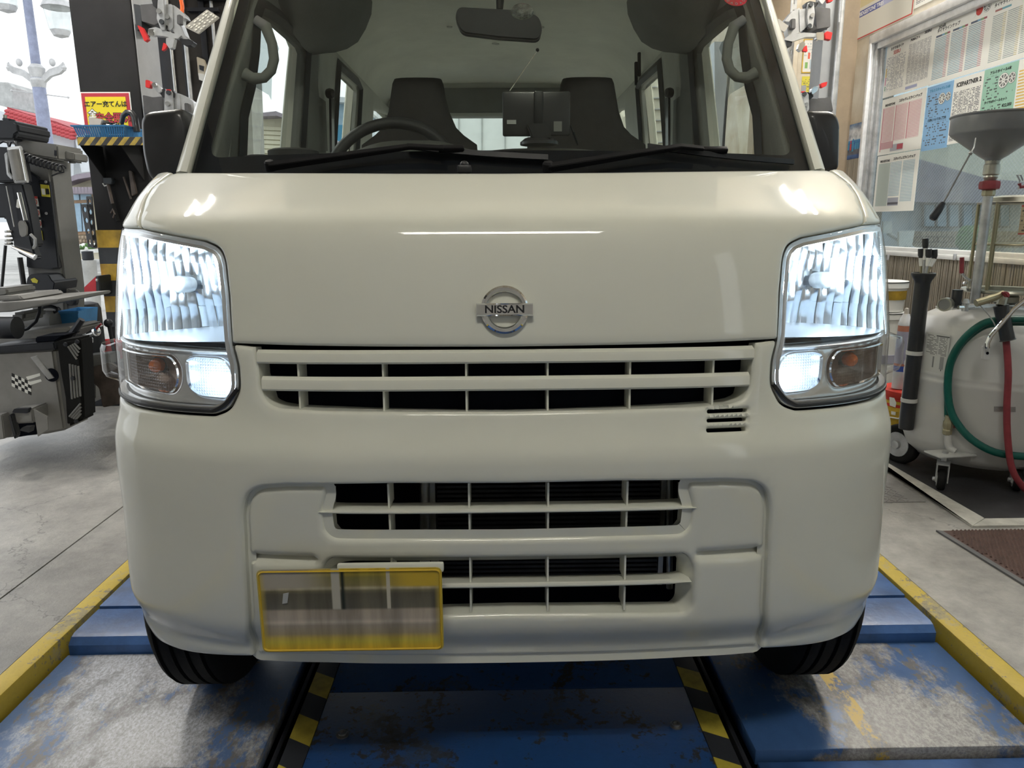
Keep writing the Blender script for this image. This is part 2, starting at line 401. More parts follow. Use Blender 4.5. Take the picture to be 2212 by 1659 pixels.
clear('visor_smoke', (.52, .56, .58), .06)
emat('bulb_white', (.70, .86, 1.0), 1300.)
emat('position_glow', (.72, .86, 1.0), 40.)

# ------------------------------------------------------------------ the van's nose as one surface: y = profile(z) + plan(s)
PZ = np.array([.299, .335, .356, .50, .655, .672, .70, .729, .835, .95, 1.0, 1.022, 1.036, 1.06, 1.09, 1.12, 1.2])
PY = np.array([.044, .021, .014, .006, .000, .0055, .0185, .027, .039, .058, .072, .084, .102, .155, .228, .305, .54])
def _pchip(x, y):
    h = np.diff(x); dl = np.diff(y)/h; m = np.zeros(len(x)); m[0], m[-1] = dl[0], dl[-1]
    for i in range(1, len(x)-1):
        if dl[i-1]*dl[i] > 0:
            w1 = 2*h[i]+h[i-1]; w2 = h[i]+2*h[i-1]; m[i] = (w1+w2)/(w1/dl[i-1]+w2/dl[i])
    zz = np.linspace(x[0], x[-1], 1500); k = np.clip(np.searchsorted(x, zz)-1, 0, len(h)-1); t = (zz-x[k])/h[k]
    return zz, (2*t**3-3*t**2+1)*y[k]+(t**3-2*t**2+t)*h[k]*m[k]+(-2*t**3+3*t**2)*y[k+1]+(t**3-t**2)*h[k]*m[k+1]
_ZZ, _YY = _pchip(PZ, PY)
def prof(z): return float(np.interp(z, _ZZ, _YY))
VA, VB, VN = .742, .42, 3.3
_t = np.linspace(0, math.pi/2, 4000); _px_ = VA*np.sin(_t)**(2/VN); _py_ = VB*(1-np.cos(_t)**(2/VN))
_ss = np.concatenate([[0], np.cumsum(np.hypot(np.diff(_px_), np.diff(_py_)))]); SEND = _ss[-1]
def kz(z): return float(np.interp(z, [.24, .26, .29, .336, .425, .515, .606, .66, .70, .75, .82, .9, .96, 1.02, 1.045, 1.07, 1.10, 1.13, 1.2], [.99, 1.012, 1.022, 1.021, 1.014, 1.007, 1.006, 1., .994, .997, 1., .993, .987, .979, .985, 1.003, 1.018, 1.028, 1.03]))
def S0(s, z):
    a = abs(s); x = float(np.interp(a, _ss, _px_))*kz(z); y = float(np.interp(a, _ss, _py_))+max(0, a-SEND)+prof(z)
    return np.array([math.copysign(x, s), y, z])
def SN(s, z):
    e = 2e-3; n = np.cross(S0(s+e, z)-S0(s-e, z), S0(s, z+e)-S0(s, z-e)); return n/np.linalg.norm(n)      # outward (towards -y)
def surf(s, z, d=0.):
    p = S0(s, z)
    return p if d == 0 else p-SN(s, z)*d
def toS(px, py, d=0.):
    dr = ray(px, py); last = None
    def g(t):
        p = CAM+dr*t; x = abs(p[0])/kz(p[2])
        if x >= VA: return -1.
        return p[1]-prof(p[2])-float(np.interp(x, _px_, _py_))-d
    t = .8
    while t < 2.4:
        if g(t) > 0:
            lo, hi = t-.01, t
            for _ in range(28):
                m = (lo+hi)/2
                if g(m) > 0: hi = m
                else: lo = m
            p = CAM+dr*hi; x = abs(p[0])/kz(p[2])
            return (math.copysign(float(np.interp(x, _px_, _ss)), p[0]), float(p[2]))
        t += .01
    raise ValueError('off the nose: %s %s' % (px, py))
def tS(L): return [toS(*p) for p in L]
def mir(L): return [(-s, z) for s, z in L]
_dxdy = np.gradient(_px_, _py_+1e-9*np.arange(4000)); S_SIL = float(_ss[np.argmin(np.abs(_dxdy-.53))])
S_OUT = S_SIL+.085

VAN = thing('van', 'white kei van with its headlights on, parked nose-on over the blue lift plates', 'van', (0, 1.5, 0.0))

# ---- outlines, read on the image-left half and mirrored
HL_top = tS([(304, 494), (345, 503), (440, 521)])
HL_in = tS([(471, 534), (484, 562), (492, 640), (499, 742)])
HL_low = tS([(511, 790), (514, 842)]); HL_cor = tS([(493, 884)]); HL_bot = tS([(460, 894), (360, 887), (295, 876)])
zt, zb = HL_top[0][1]+.004, HL_bot[-1][1]+.004
HL = rpoly([(-S_OUT, zt)]+HL_top+HL_in[:1]+HL_in[1:]+HL_low+HL_cor+HL_bot+[(-S_OUT, zb)],
           [0]+[.005]*3+[.022]+[.01]*3+[.01, .012]+[.03]+[.005]*3+[0])
gap = .0025
hood_l = tS([(374, 371.5), (328, 406), (311, 440)])+[(tS([(304, 486)])[0][0], HL_top[0][1]+gap)]
hood_top = tS([(480, 371), (640, 371), (860, 372)]); z0 = toS(1085, 372)[1]
hood_bot = tS([(500.5, 741), (640, 746), (800, 748.5), (950, 749)]); zg = toS(1085, 749)[1]
left = [(s+gap, z+gap) for s, z in HL_top[1:]]+[(s+gap*1.2, z+gap*.5) for s, z in HL_in[:1]]+[(s+gap, z) for s, z in HL_in[1:3]]
half = hood_top[::-1]+hood_l+left+hood_bot          # centre top -> centre bottom, image left
hood_out = rpoly([(0, z0)]+half+[(0, zg)]+mir(half)[::-1], [0]+[.0, 0, 0, .02, .01, .01, .004]+[.003]*2+[.022, .012, .006]+[.004, 0, 0, 0]+[0]+[0, 0, 0, .004]+[.006, .012, .022]+[.003]*2+[.004, .01, .01, .02]+[0, 0, 0])
panel(hood_out, [], surf, .013, .005, .02, step=.009).build('hood', 'paint_white', VAN, smooth=50)

# fenders: strip between hood seam, headlight and the belt, running back to the doors
for sg in (-1, 1):
    seam = [(s-.0035, z) for s, z in hood_l]
    fo = seam+[(-S_OUT, HL_top[0][1]+gap), (-S_OUT-.001, .78), (-S_OUT-.04, .78), (-SEND-.30, .78), (-SEND-.30, 1.13), (-SEND-.05, 1.135), (hood_l[0][0]-.03, hood_l[0][1]+.004)]
    if sg > 0: fo = mir(fo)
    panel(fo, [], surf, .016, .004, .015).build('fender', 'paint_white', VAN, smooth=50)

# ---- front bumper
G_l = tS([(548, 750), (553, 779), (560, 832), (565, 853), (577, 872), (600, 882), (690, 888), (907, 890)])
GR = tS([(1640, 1415)])
groove = tS([(546, 1419), (534, 1330), (526, 1200), (521, 1110), (530, 1070), (556, 1052), (620, 1048), (860, 1046)])
bot = [(-S_OUT+.01, .265), (-S_SIL+.035, .245)]+tS([(400, 1408)])
bump_half = [(0, toS(1088, 890)[1])]+G_l[::-1]+tS([(503.5, 745)])+[(s+.003, z) for s, z in HL_low]+[(HL_cor[0][0]+.002, HL_cor[0][1]-.003)]+[(s, z-.004) for s, z in HL_bot]+[(-S_OUT, zb-.004), (-S_OUT-.30, zb-.004), (-S_OUT-.30, .30)]+bot+groove
rad = [0]+[0, .01, .02, .02, .01, 0, 0, 0]+[.004]+[.01, .012]+[.032]+[.005]*3+[0, 0, .02]+[.02, .05, .02]+[.004, .02, .02, .02, .03, .03, .01, 0]
bump_out = rpoly(bump_half+[(0, toS(1088, 1046)[1])]+mir(bump_half[1:])[::-1], rad+[0]+rad[1:][::-1])
vents = []
for (x0, y0, x1, y1) in ((1530, 883, 1617, 895), (1529.5, 902, 1615, 914), (1529, 922, 1613, 935)):
    sa, za = toS(x0, y1); sb, zb_ = toS(x1, y0); vents.append(rrect((sa+sb)/2, (za+zb_)/2+.001, sb-sa, abs(zb_-za)*.93, .003))
BUMPER = panel(bump_out, vents, surf, .014, .006, .02, step=.008).build('front_bumper', 'paint_white', VAN, smooth=50)
vb = B()
for v in vents: vb.loft([[surf(s, z, .02) for s, z in v], [surf(s, z, .028) for s, z in v]])
vb.build('vent_recess', 'void_black', BUMPER)

def throat(outer, inner, d0, d1, n=120):
    """sloping wall joining an opening's lip to its smaller inner edge, deeper in"""
    def rs(poly):
        P = np.array(list(poly)+[poly[0]]); c = np.concatenate([[0], np.cumsum(np.linalg.norm(np.diff(P, axis=0), axis=1))]); t = np.linspace(0, c[-1], n, endpoint=False)
        return np.stack([np.interp(t, c, P[:, 0]), np.interp(t, c, P[:, 1])], 1)
    return rs(outer), rs(inner)
def strip(a, b, da, db, k=3):
    bb = B(); rows = []
    for i in range(k+1):
        f = i/k; rows.append([surf(p[0]+(q[0]-p[0])*f, p[1]+(q[1]-p[1])*f, da+(db-da)*f) for p, q in zip(a, b)])
    return bb.loft(rows, close=False, cap=False)
def bar(s0, s1, sect, n=60, taper=None):
    """bar following the nose from s0 to s1; sect: (z, inward) closed section"""
    rows = []
    for s in np.linspace(s0, s1, n):
        rows.append([surf(s, z, d) for z, d in (taper(s, sect) if taper else sect)])
    return B().loft(rows)

# ---- upper grille: dark recess, lip, two slats, six dividers
def resamp(L, n):
    P = np.array(L); c = np.concatenate([[0], np.cumsum(np.linalg.norm(np.diff(P, axis=0), axis=1))]); t = np.linspace(0, c[-1], n)
    return np.stack([np.interp(t, c, P[:, 0]), np.interp(t, c, P[:, 1])], 1)
lip_o = G_l+[(0, toS(1088, 890)[1])]; lip_o = rpoly(lip_o+[(0, 2)], [0, .01, .02, .02, .01, 0, 0, 0, 0, 0])[:-1]
lip_o = resamp(lip_o+[(-p[0], p[1]) for p in lip_o[::-1][1:]], 160)
lip_i = [toS(x, y, .045) for x, y in ((572, 762), (575, 800), (586, 832), (593, 853), (612, 860), (641, 864.5), (825, 871), (1004, 874))]+[(0, toS(1088, 874, .045)[1])]
lip_i = resamp(lip_i+[(-p[0], p[1]) for p in lip_i[::-1][1:]], 160)
GRILLE = strip(lip_o, lip_i, .006, .045, 6).build('upper_grille', 'paint_white', VAN, smooth=50)
zs = [toS(1004, y)[1] for y in (757, 763, 786, 814, 821, 845)]
sl = abs(toS(553, 765)[0]); sm = abs(toS(564, 820)[0])
bar(-sl, sl, [(zs[0], .03), (zs[0]+.001, .008), (zs[1], .001), (zs[1]-.004, 0), (zs[2]+.003, 0), (zs[2], .003), (zs[2]+.002, .034)], 70).build('slat', 'paint_white', GRILLE, smooth=25)
bar(-sm, sm, [(toS(1004, 808, .034)[1], .034), (zs[3], .006), (zs[4], .001), (zs[4]-.004, 0), (zs[5]+.003, 0), (zs[5], .003), (zs[5]+.002, .034)], 70).build('slat', 'paint_white', GRILLE, smooth=25)
for x in (638, 824, 1006):
    for sg in (-1, 1):
        s = toS(x, 800)[0]*-sg*-1
        for za, zb2 in ((zs[2]+.006, toS(1004, 812, .025)[1]-.003), (zs[5]+.006, toS(1004, 876, .025)[1]-.004)):
            q = B().loft([[surf(s+dx, z, d) for dx, d in ((-.0016, .012), (.0016, .012), (.0022, .045), (-.0022, .045))] for z in (zb2, za)])
            q.build('grille_divider', 'paint_white', GRILLE)
q = B(); q.loft([[surf(s, z, .047) for s in np.linspace(-.46, .46, 50)] for z in np.linspace(.70, .86, 12)], close=False, cap=False)
q.build('grille_backing', 'void_black', GRILLE)

# ---- lower grille panel
ED = .010
def poffs(s, z):
    """recess between the upper and lower pads at both ends"""
    a = abs(s); w = max(0, min(1, (a-s_cheek)/.012)); zc = (z_g0+z_g1)/2; hw = (z_g0-z_g1)/2
    t = abs(z-zc)/hw
    return ED+w*.014*max(0, min(1, (1.9-t)/.9))
s_cheek = abs(toS(1505, 1202)[0]); z_g0, z_g1 = toS(1580, 1197)[1], toS(1580, 1209)[1]
pg = [(s+.004, z) for s, z in groove[:4]]+[(groove[4][0]+.006, groove[4][1]-.004), (groove[5][0]+.002, groove[5][1]-.008)]+tS([(620, 1058), (698, 1058), (700, 1075), (690, 1108), (697, 1155), (716, 1171), (760, 1172), (900, 1172)])
zc_ = toS(1088, 1171.5)[1]
pbot = tS([(555, 1416), (650, 1421)])
pnl_half = [(0, zc_)]+pg[::-1]+tS([(562, 1419), (700, 1423)])
pr = [0]+[0, 0, .02, .012, .02, .01, .012, 0]+[.03, .03, .02, .02, .01, .004]+[.01, 0]
pnl = rpoly(pnl_half+[(0, toS(1088, 1424)[1])]+mir(pnl_half[1:])[::-1], pr+[0]+pr[1:][::-1])
lo_o = tS([(1088, 1206), (1488, 1203), (1505, 1235), (1499, 1320), (1484, 1334), (1300, 1336)])+[(0, toS(1088, 1337)[1])]
lo_out = rpoly(lo_o[1:]+mir(lo_o[1:])[::-1][1:], [.012, .02, .012, .02, 0, 0, 0, .02, .012, .02, .012])
LOW = panel(pnl, [lo_out], surf, .009, .007, .03, step=.008, offs=poffs).build('lower_grille_panel', 'paint_white', VAN, smooth=50)
_pl = np.array(dens(pnl, .01)); _gi, _go = inset(_pl, .010), inset(_pl, -.016)
B().loft([[surf(s, z, .016) for s, z in list(_gi)+[_gi[0]]], [surf(s, z, .014) for s, z in list(_go)+[_go[0]]]], close=False, cap=False).build('groove_flange', 'paint_white', LOW, smooth=60)
up_o = resamp(tS([(1495, 1056), (1493, 1075), (1505, 1106), (1498, 1150), (1486, 1166), (1440, 1169), (1300, 1171)])+[(0, zc_)], 60)
up_i = resamp([toS(x, y, .055) for x, y in ((1469, 1044), (1469, 1075), (1469, 1100), (1467, 1125), (1450, 1146), (1400, 1148), (1300, 1149))]+[(0, toS(1088, 1151, .055)[1])], 60)
for nm, o_, i_ in (('upper_lip', up_o, up_i),):
    o2 = np.vstack([o_, np.array(mir(o_))[::-1][1:]]); i2 = np.vstack([i_, np.array(mir(i_))[::-1][1:]])
    strip(o2, i2, ED+.006, .055, 6).build('opening_lip', 'paint_white', LOW, smooth=50)
lo_i = [toS(x, y, .055) for x, y in ((1466, 1203), (1464, 1240), (1461, 1294), (1444, 1309), (1300, 1310))]+[(0, toS(1088, 1311, .055)[1])]
lo_in = rpoly(lo_i[:-1]+[(0, lo_i[-1][1])]+mir(lo_i[:-1])[::-1], [.002, 0, .012, .012, 0, 0, 0, .012, .012, 0, .002])
a_, b_ = throat(lo_out, lo_in, 0, 0, 260)
k = int(np.argmin(np.linalg.norm(a_-np.array([lo_o[2][0], lo_o[2][1]]), axis=1))); a_ = np.roll(a_, -k, 0)
k = int(np.argmin(np.linalg.norm(b_-np.array([lo_i[1][0], lo_i[1][1]]), axis=1))); b_ = np.roll(b_, -k, 0)
if (np.roll(a_, -1, 0)-a_)[0] @ (np.roll(b_, -1, 0)-b_)[0] < 0: b_ = np.roll(b_[::-1], 1, 0)
strip(list(a_)+[a_[0]], list(b_)+[b_[0]], ED+.006, .055, 6).build('opening_lip', 'paint_white', LOW, smooth=50)
for (yt, yn, yb, xt, xi) in ((1087, 1101, 1111, 1509, 1462), (1247, 1262, 1272, 1498, 1456)):
    za, zn, zbb = toS(1088, yt, .052)[1], toS(1088, yn, .01)[1], toS(1088, yb, .01)[1]
    se = abs(toS(xt, yn)[0]); si = abs(toS(xi, yn)[0])
    def tp(s, sect, se=se, si=si, zn=zn):
        a = abs(s); f = 1 if a < si else max(.03, (se-a)/(se-si)); return [(zn-.004+(z-zn+.004)*f, d) for z, d in sect]
    bar(-se, se, [(za, .052), (zn+.0005, .014), (zn-.0005, .010), (zn-.004, .009), (zbb+.002, .010), (zbb, .014), (zbb-.006, .052)], 121, tp).build('slat', 'paint_white', LOW, smooth=25)
for x in (835, 1012, 1186, 1360):
    s = toS(x, 1080)[0]
    for (ya, yb) in ((1044, 1088), (1110, 1153), (1203, 1249), (1271, 1313)):
        z1, z2 = toS(1088, ya, .03)[1]+.004, toS(1088, yb, .03)[1]-.003
        q = B().loft([[surf(s+dx, z, d) for dx, d in ((-.0016, .018), (.0016, .018), (.0022, .056), (-.0022, .056))] for z in (z1, z2)])
        q.build('grille_divider', 'paint_white', LOW)
# radiator, fan duct and pipe behind the lower openings
rp = lambda x, y, Y=.12: at(x, y, Y)
a = rp(700, 1330); c = rp(1500, 1030)
B().box((a[0]-.05, .17, a[2]-.05), (c[0]+.05, .19, c[2]+.05)).build('grille_backing', 'void_black', LOW)
pm('radiator_fin', (.03, .032, .036), .5, .4, var=.15)
q = B(); xa, xb = rp(948, 1200)[0], rp(1420, 1200)[0]; zt_, zl_ = rp(1088, 1030)[2], rp(1088, 1262)[2]
zz = zt_
while zz > zl_: q.box((xa, .118, zz-.0022), (xb, .15, zz+.0022)); zz -= .0085
q.build('radiator', 'radiator_fin', LOW, kind='stuff')
B().cyl(rp(918, 1030, .11), rp(918, 1270, .11), .009).build('coolant_pipe', 'steel', LOW); B().cyl(rp(1446, 1030, .11), rp(1446, 1270, .11), .006).build('coolant_pipe', 'steel', LOW)
B().box((rp(932, 1200)[0], .11, zl_), (rp(945, 1200)[0], .15, zt_)).build('radiator_tank', 'steel', LOW); B().box((rp(1420, 1200)[0], .11, zl_), (rp(1430, 1200)[0], .15, zt_)).build('radiator_tank', 'steel', LOW)

# ---- emblem
EC = toS(1090, 669.5); EP = surf(EC[0], EC[1], -.004); en = SN(*EC); er = np.array([1., 0, 0]); eu = np.cross(en*-1, er)*-1
eu = np.cross(er, -en); eu = eu/np.linalg.norm(eu)
if eu[2] < 0: eu = -eu
EM = B(); N = 64
rows = []
for i in range(N):
    t = 2*math.pi*i/N; dr = er*math.cos(t)+eu*math.sin(t)
    rows.append([EP+dr*r_+en*h for r_, h in ((.0375, -.002), (.0375, .002), (.0345, .0045), (.0300, .0045), (.0272, .001), (.0272, -.002))])
EM.loft(rows+[rows[0]], cap=False)
EMB = EM.build('emblem', 'chrome', VAN, smooth=30)
hw, hh = .0445, .0098
B().loft([[EP+er*sx*hw*f+eu*sz*hh*g_+en*d for sx, sz in ((-1, -1), (1, -1), (1, 1), (-1, 1))] for f, g_, d in ((1., 1., -.001), (1., 1., .006), (.985, .8, .0085))]).build('emblem_bar', 'chrome', EMB, smooth=20)
text('NISSAN', .0165, 'black_plastic', EMB, frame(EP+en*.0086, er, eu), extrude=.0004, bold=.0004, xs=1.12)

# ---- headlights
def headlight(sg):
    m = (lambda L: L) if sg < 0 else mir
    def fm(s, z, d=0.): return surf(s, z, d)
    base = m(HL)
    # dark gasket tray behind everything, then the silver housing lip
    HLO = panel(base, [], lambda s, z, d: surf(s, z)+np.array([0, .21, 0]), .03, 0, 0, rim=False).build('headlight', 'headlamp_grey', VAN, smooth=50)
    lp = np.array(dens(base, .01)); q = B(); q.loft([[surf(s, z, d)+np.array([0, dy_, 0]) for s, z in list(lp)+[lp[0]]] for d, dy_ in ((.003, 0), (.012, 0), (.012, .10), (.012, .21))], close=False, cap=False)
    q.build('housing', 'silver_bezel', HLO, smooth=50)
    ins = inset(lp, .0062); q = B(); q.loft([[surf(s, z, .0035) for s, z in list(lp)+[lp[0]]], [surf(s, z, .0045) for s, z in list(ins)+[ins[0]]]], close=False, cap=False)
    q.build('lens_edge', 'headlamp_grey', HLO, smooth=50)
    lowp = m([(s+.001, z) for s, z in HL_low[1:]]+[(HL_cor[0][0]-.004, HL_cor[0][1]+.004)]+[(s, z+.001) for s, z in HL_bot]+[(-S_SIL-.03, zb+.001)]); lowp = rpoly(lowp, [0, .026]+[.005]*3+[0])
    lowp = resamp(lowp, 60); n2 = np.zeros_like(lowp); tn = np.gradient(lowp, axis=0); tn /= np.linalg.norm(tn, axis=1)[:, None]; n2[:, 0], n2[:, 1] = tn[:, 1], -tn[:, 0]
    if (n2[40, 1] < 0): n2 = -n2
    q = B(); q.loft([[surf(*p, .004) for p in lowp], [surf(*p, -.0015) for p in lowp+n2*.001], [surf(*p, -.0015) for p in lowp+n2*.005], [surf(*p, .004) for p in lowp+n2*.0065]], close=False, cap=False); q.build('gasket', 'black_plastic', HLO, smooth=50)
    # fine moulded ribs inside the lens along its outer edge
    q = B(); zz0 = HL_top[0][1]-.012; zz1 = toS(300, 735)[1]
    for k_ in range(46):
        z_ = zz0+(zz1-zz0)*k_/45; wv_ = .030+.022*math.sin(math.pi*(k_/45))
        q.tube([surf((S_SIL+.005-wv_*f) if sg > 0 else -(S_SIL+.005-wv_*f), z_-.010*f*f, .005) for f in (0, .35, .7, 1)], .0011, 4)
    q.build('lens_ribs', 'silver_bezel', HLO, kind='stuff')
    q = B(); in2 = inset(lp, .012); q.loft([[surf(s, z, .004) for s, z in list(ins)+[ins[0]]], [surf(s, z, .002) for s, z in list(in2)+[in2[0]]], [surf(s, z, .012) for s, z in list(in2)+[in2[0]]]], close=False, cap=False)
    q.build('lens_rim', 'silver_bezel', HLO, smooth=30)
    panel(base, [], surf, .02, .005, .0, rim=False).build('lens', 'lens_clear', HLO, smooth=50)
    # main reflector: fluted bowl
    c = tS([(300, 503), (470, 541), (496, 738), (300, 741)]); TL, TR, BR, BL = [np.array(p) for p in c]
    TL[0] = BL[0] = -S_SIL+.03
    def q2(u, v):
        p = (TL*(1-u)+TR*u)*(1-v)+(BL*(1-u)+BR*u)*v; return (p[0], p[1]) if sg < 0 else (-p[0], p[1])
    cu, cv = .50, .46
    rnd = random.Random(5+sg)
    NU, NV = 17, 4
    jit = {}
    c0_ = surf(*q2(cu, cv)); FL_ = .075; yv = c0_[1]+.145
    def rpt(u, v, add, lo_=.6, hi_=.13):
        p = surf(*q2(u, v)); r2 = (p[0]-c0_[0])**2+(p[2]-c0_[2])**2
        return np.array([p[0], max(p[1]+.014, yv-r2/(4*FL_)-(p[0]-c0_[0])*.14*sg+max(0, v-lo_)*.085+max(0, hi_-v)*.10+add), p[2]])
    q = B()
    vlo = [.55+.16*rnd.random() for _ in range(NU)]; vhi = [.06+.16*rnd.random() for _ in range(NU)]
    for i in range(NU):
        for j in range(NV):
            u0, u1, v0, v1 = i/NU, (i+1)/NU, j/NV, (j+1)/NV; tl = rnd.uniform(-.0016, .0016); tv = rnd.uniform(-.0026, .0026)
            kk = 4; g_ = []
            for b_i in range(kk+1):
                for a_i in range(kk+1):
                    fu, fv = a_i/kk, b_i/kk
                    g_.append(rpt(u0+(u1-u0)*fu, v0+(v1-v0)*fv, .0013*(1-(2*fu-1)**2)+.0005*(1-(2*fv-1)**2)+tl*(fu-.5)+tv*(fv-.5), vlo[i], vhi[i]))
            q.add(g_, [(r*(kk+1)+k2, r*(kk+1)+k2+1, (r+1)*(kk+1)+k2+1, (r+1)*(kk+1)+k2) for r in range(kk) for k2 in range(kk)])
    q.build('reflector', 'mirror_reflector', HLO, smooth=50)
    # bulb: socket, glowing capsule and its shield
    bc = np.array([c0_[0], yv-FL_, c0_[2]]); ax = np.array([0, -1., .08]); ax /= np.linalg.norm(ax)
    B().lathe(bc+ax*-.07, [(.015, 0), (.015, .045), (.010, .055), (.006, .06)], 16, ax).build('bulb_socket', 'steel', HLO)
    B().lathe(bc+ax*-.008, [(.001, 0), (.0075, .002), (.0085, .012), (.0085, .03), (.006, .037), (.001, .039)], 16, ax).build('bulb', 'bulb_white', HLO)
    q = B(); q.loft([[rpt(u, 1, 0) for u in np.linspace(0, 1, 20)], [surf(*q2(u, 1), .013) for u in np.linspace(0, 1, 20)]], close=False, cap=False); q.build('lower_wall', 'lamp_floor', HLO, smooth=60)
    # ridge between the two chambers
    ra = tS([(300, 745), (350, 750), (420, 755), (500, 758)]); rb = tS([(300, 757), (350, 762), (420, 767), (503, 769)])
    ra[0] = (-S_SIL-.02, ra[0][1]+.002); rb[0] = (-S_SIL-.02, rb[0][1]+.002)
    ra, rb = [resamp(m(L), 24) for L in (ra, rb)]
    q = B(); q.loft([[surf(*p, .07) for p in ra], [surf(*p, .014) for p in ra], [surf(*p, .009) for p in (ra+rb)/2], [surf(*p, .014) for p in rb], [surf(*p, .05) for p in rb]], close=False, cap=False)
    q.build('divider_ridge', 'silver_bezel', HLO, smooth=60)
    # lower bezel with two lamp pods
    lower = [(-S_OUT+.02, rb[0][1])]+[((p[0], p[1]) if sg < 0 else (-p[0], p[1])) for p in rb]+[(s-.008, z) for s, z in HL_low]+[(HL_cor[0][0]-.012, HL_cor[0][1]+.012)]+[(s, z+.009) for s, z in HL_bot]+[(-S_OUT+.02, zb+.01)]
    p1 = rpoly(tS([(318, 768), (352, 766), (374, 792), (376, 828), (362, 852), (340, 853), (318, 846)]), [.002, .012, .015, .012, .012, .012, .002])
    p1 = rpoly([(-S_SIL+.012, toS(318, 770)[1])]+tS([(356, 769), (374, 795), (375, 830), (360, 853)])+[(-S_SIL+.012, toS(318, 846)[1])], [.01, .016, .014, .012, .014, .012])
    p2 = rpoly(tS([(388, 778), (408, 769), (470, 773), (492, 795), (500, 845), (482, 864), (420, 858), (394, 838)]), .014)
    panel(m(lower), [m(p1), m(p2)], lambda s, z, d: surf(s, z, d+.016), .014, .004, .012).build('bezel', 'silver_bezel', HLO, smooth=50)
    for pod, nm, mt in ((m(p1), 'turn_signal', 'indicator_bowl'), (m(p2), 'position_lamp', 'mirror_reflector')):
        L = np.array(dens(pod, .006)); cen = L.mean(0); rows = []
        for f, d in ((1., .020), (.95, .03), (.8, .042), (.5, .052), (.12, .055)):
            rows.append([surf(*(cen+(p-cen)*f), d) for p in list(L)+[L[0]]])
        q = B(); q.loft(rows, close=False, cap=False); q.build(nm+'_bowl', mt, HLO, smooth=50)
        I = inset(L, .004); q = B(); q.loft([[surf(*p, .012) for p in list(L)+[L[0]]], [surf(*p, .0095) for p in list((L+I)/2)+[(L[0]+I[0])/2]], [surf(*p, .014) for p in list(I)+[I[0]]]], close=False, cap=False)
        q.build(nm+'_rim', 'chrome', HLO, smooth=60)
        panel(pod, [], lambda s, z, d: surf(s, z, d+.017), .006, 0, 0, rim=False).build(nm+'_lens', 'prism_lens' if nm[0] == 'p' else 'turn_lens', HLO, smooth=50)
        bp = surf(cen[0]-(.012 if sg < 0 else -.012)*(-1 if nm[0] == 'p' else .3), cen[1]-(.008 if nm[0] == 'p' else -.006), .042)
        if nm[0] == 'p': B().ball(bp, (.010, .012, .010), 12, 8).build('position_bulb', 'position_glow', HLO)
        else:
            B().lathe(bp+np.array([0, .01, 0]), [(.010, 0), (.013, .008), (.011, .020), (.001, .027)], 14, (0, -1, 0)).build('indicator_bulb', 'amber', HLO)
            B().lathe(bp+np.array([0, .02, 0]), [(.015, -.004), (.015, .012), (.011, .018)], 14, (0, -1, 0)).build('indicator_socket', 'satin_black', HLO)
    # clear side bulge of the indicator lens
    e = [(-S_SIL+.045, toS(318, 756)[1]), (-S_SIL-.05, toS(318, 754)[1]), (-S_SIL-.05, toS(318, 838)[1]), (-S_SIL+.045, toS(318, 842)[1])]
    zc1, zc2 = e[0][1], e[3][1]
    rows = []
    for f in np.linspace(0, 1, 14):
        s = -S_SIL+.045-.125*f; o = .024*(math.sin(math.pi*min(1, f*1.25))**.5 if f < .8 else 0)
        ss = s if sg < 0 else -s
        rows.append([surf(ss, zc1, -.001), surf(ss, zc1-.004, -o*.85-.001), surf(ss, zc1-.012, -o-.001), surf(ss, zc2+.016, -o-.001), surf(ss, zc2+.006, -o*.8-.001), surf(ss, zc2, -.001)])
    q = B(); q.loft(rows, close=False, cap=False); q.build('side_lens', 'lens_clear', HLO, smooth=40)
def prism_mat():
    m = clear('prism_lens', (.93, .95, .97), .1, rough=.12); nt = m.node_tree; L = nt.links
    tc = nd(nt, 'ShaderNodeTexCoord'); mp = nd(nt, 'ShaderNodeMapping'); mp.inputs['Scale'].default_value = (220, 1, 220); L.new(tc.outputs['Object'], mp.inputs[0])
    v = nd(nt, 'ShaderNodeTexVoronoi', feature='F1', distance='CHEBYCHEV'); v.inputs['Scale'].default_value = 1; v.inputs['Randomness'].default_value = 0; L.new(mp.outputs[0], v.inputs['Vector'])
    bp = nd(nt, 'ShaderNodeBump'); bp.inputs['Strength'].default_value = 1; bp.inputs['Distance'].default_value = .004; L.new(v.outputs['Distance'], bp.inputs['Height'])
    g = [n for n in nt.nodes if n.type == 'BSDF_GLOSSY'][0]; L.new(bp.outputs[0], g.inputs['Normal'])
    mx = [n for n in nt.nodes if n.type == 'MIX_SHADER'][0]
    for l in list(mx.inputs[0].links): L.remove(l)
    tl = nd(nt, 'ShaderNodeBsdfTranslucent'); tl.inputs[0].default_value = (.9, .93, .95, 1); L.new(bp.outputs[0], tl.inputs['Normal'])
    m2 = nd(nt, 'ShaderNodeMixShader'); m2.inputs[0].default_value = .30; L.new(mx.outputs[0], m2.inputs[1]); L.new(tl.outputs[0], m2.inputs[2]); L.new(m2.outputs[0], nt.nodes['Material Output'].inputs[0])
    mx.inputs[0].default_value = .12
prism_mat()
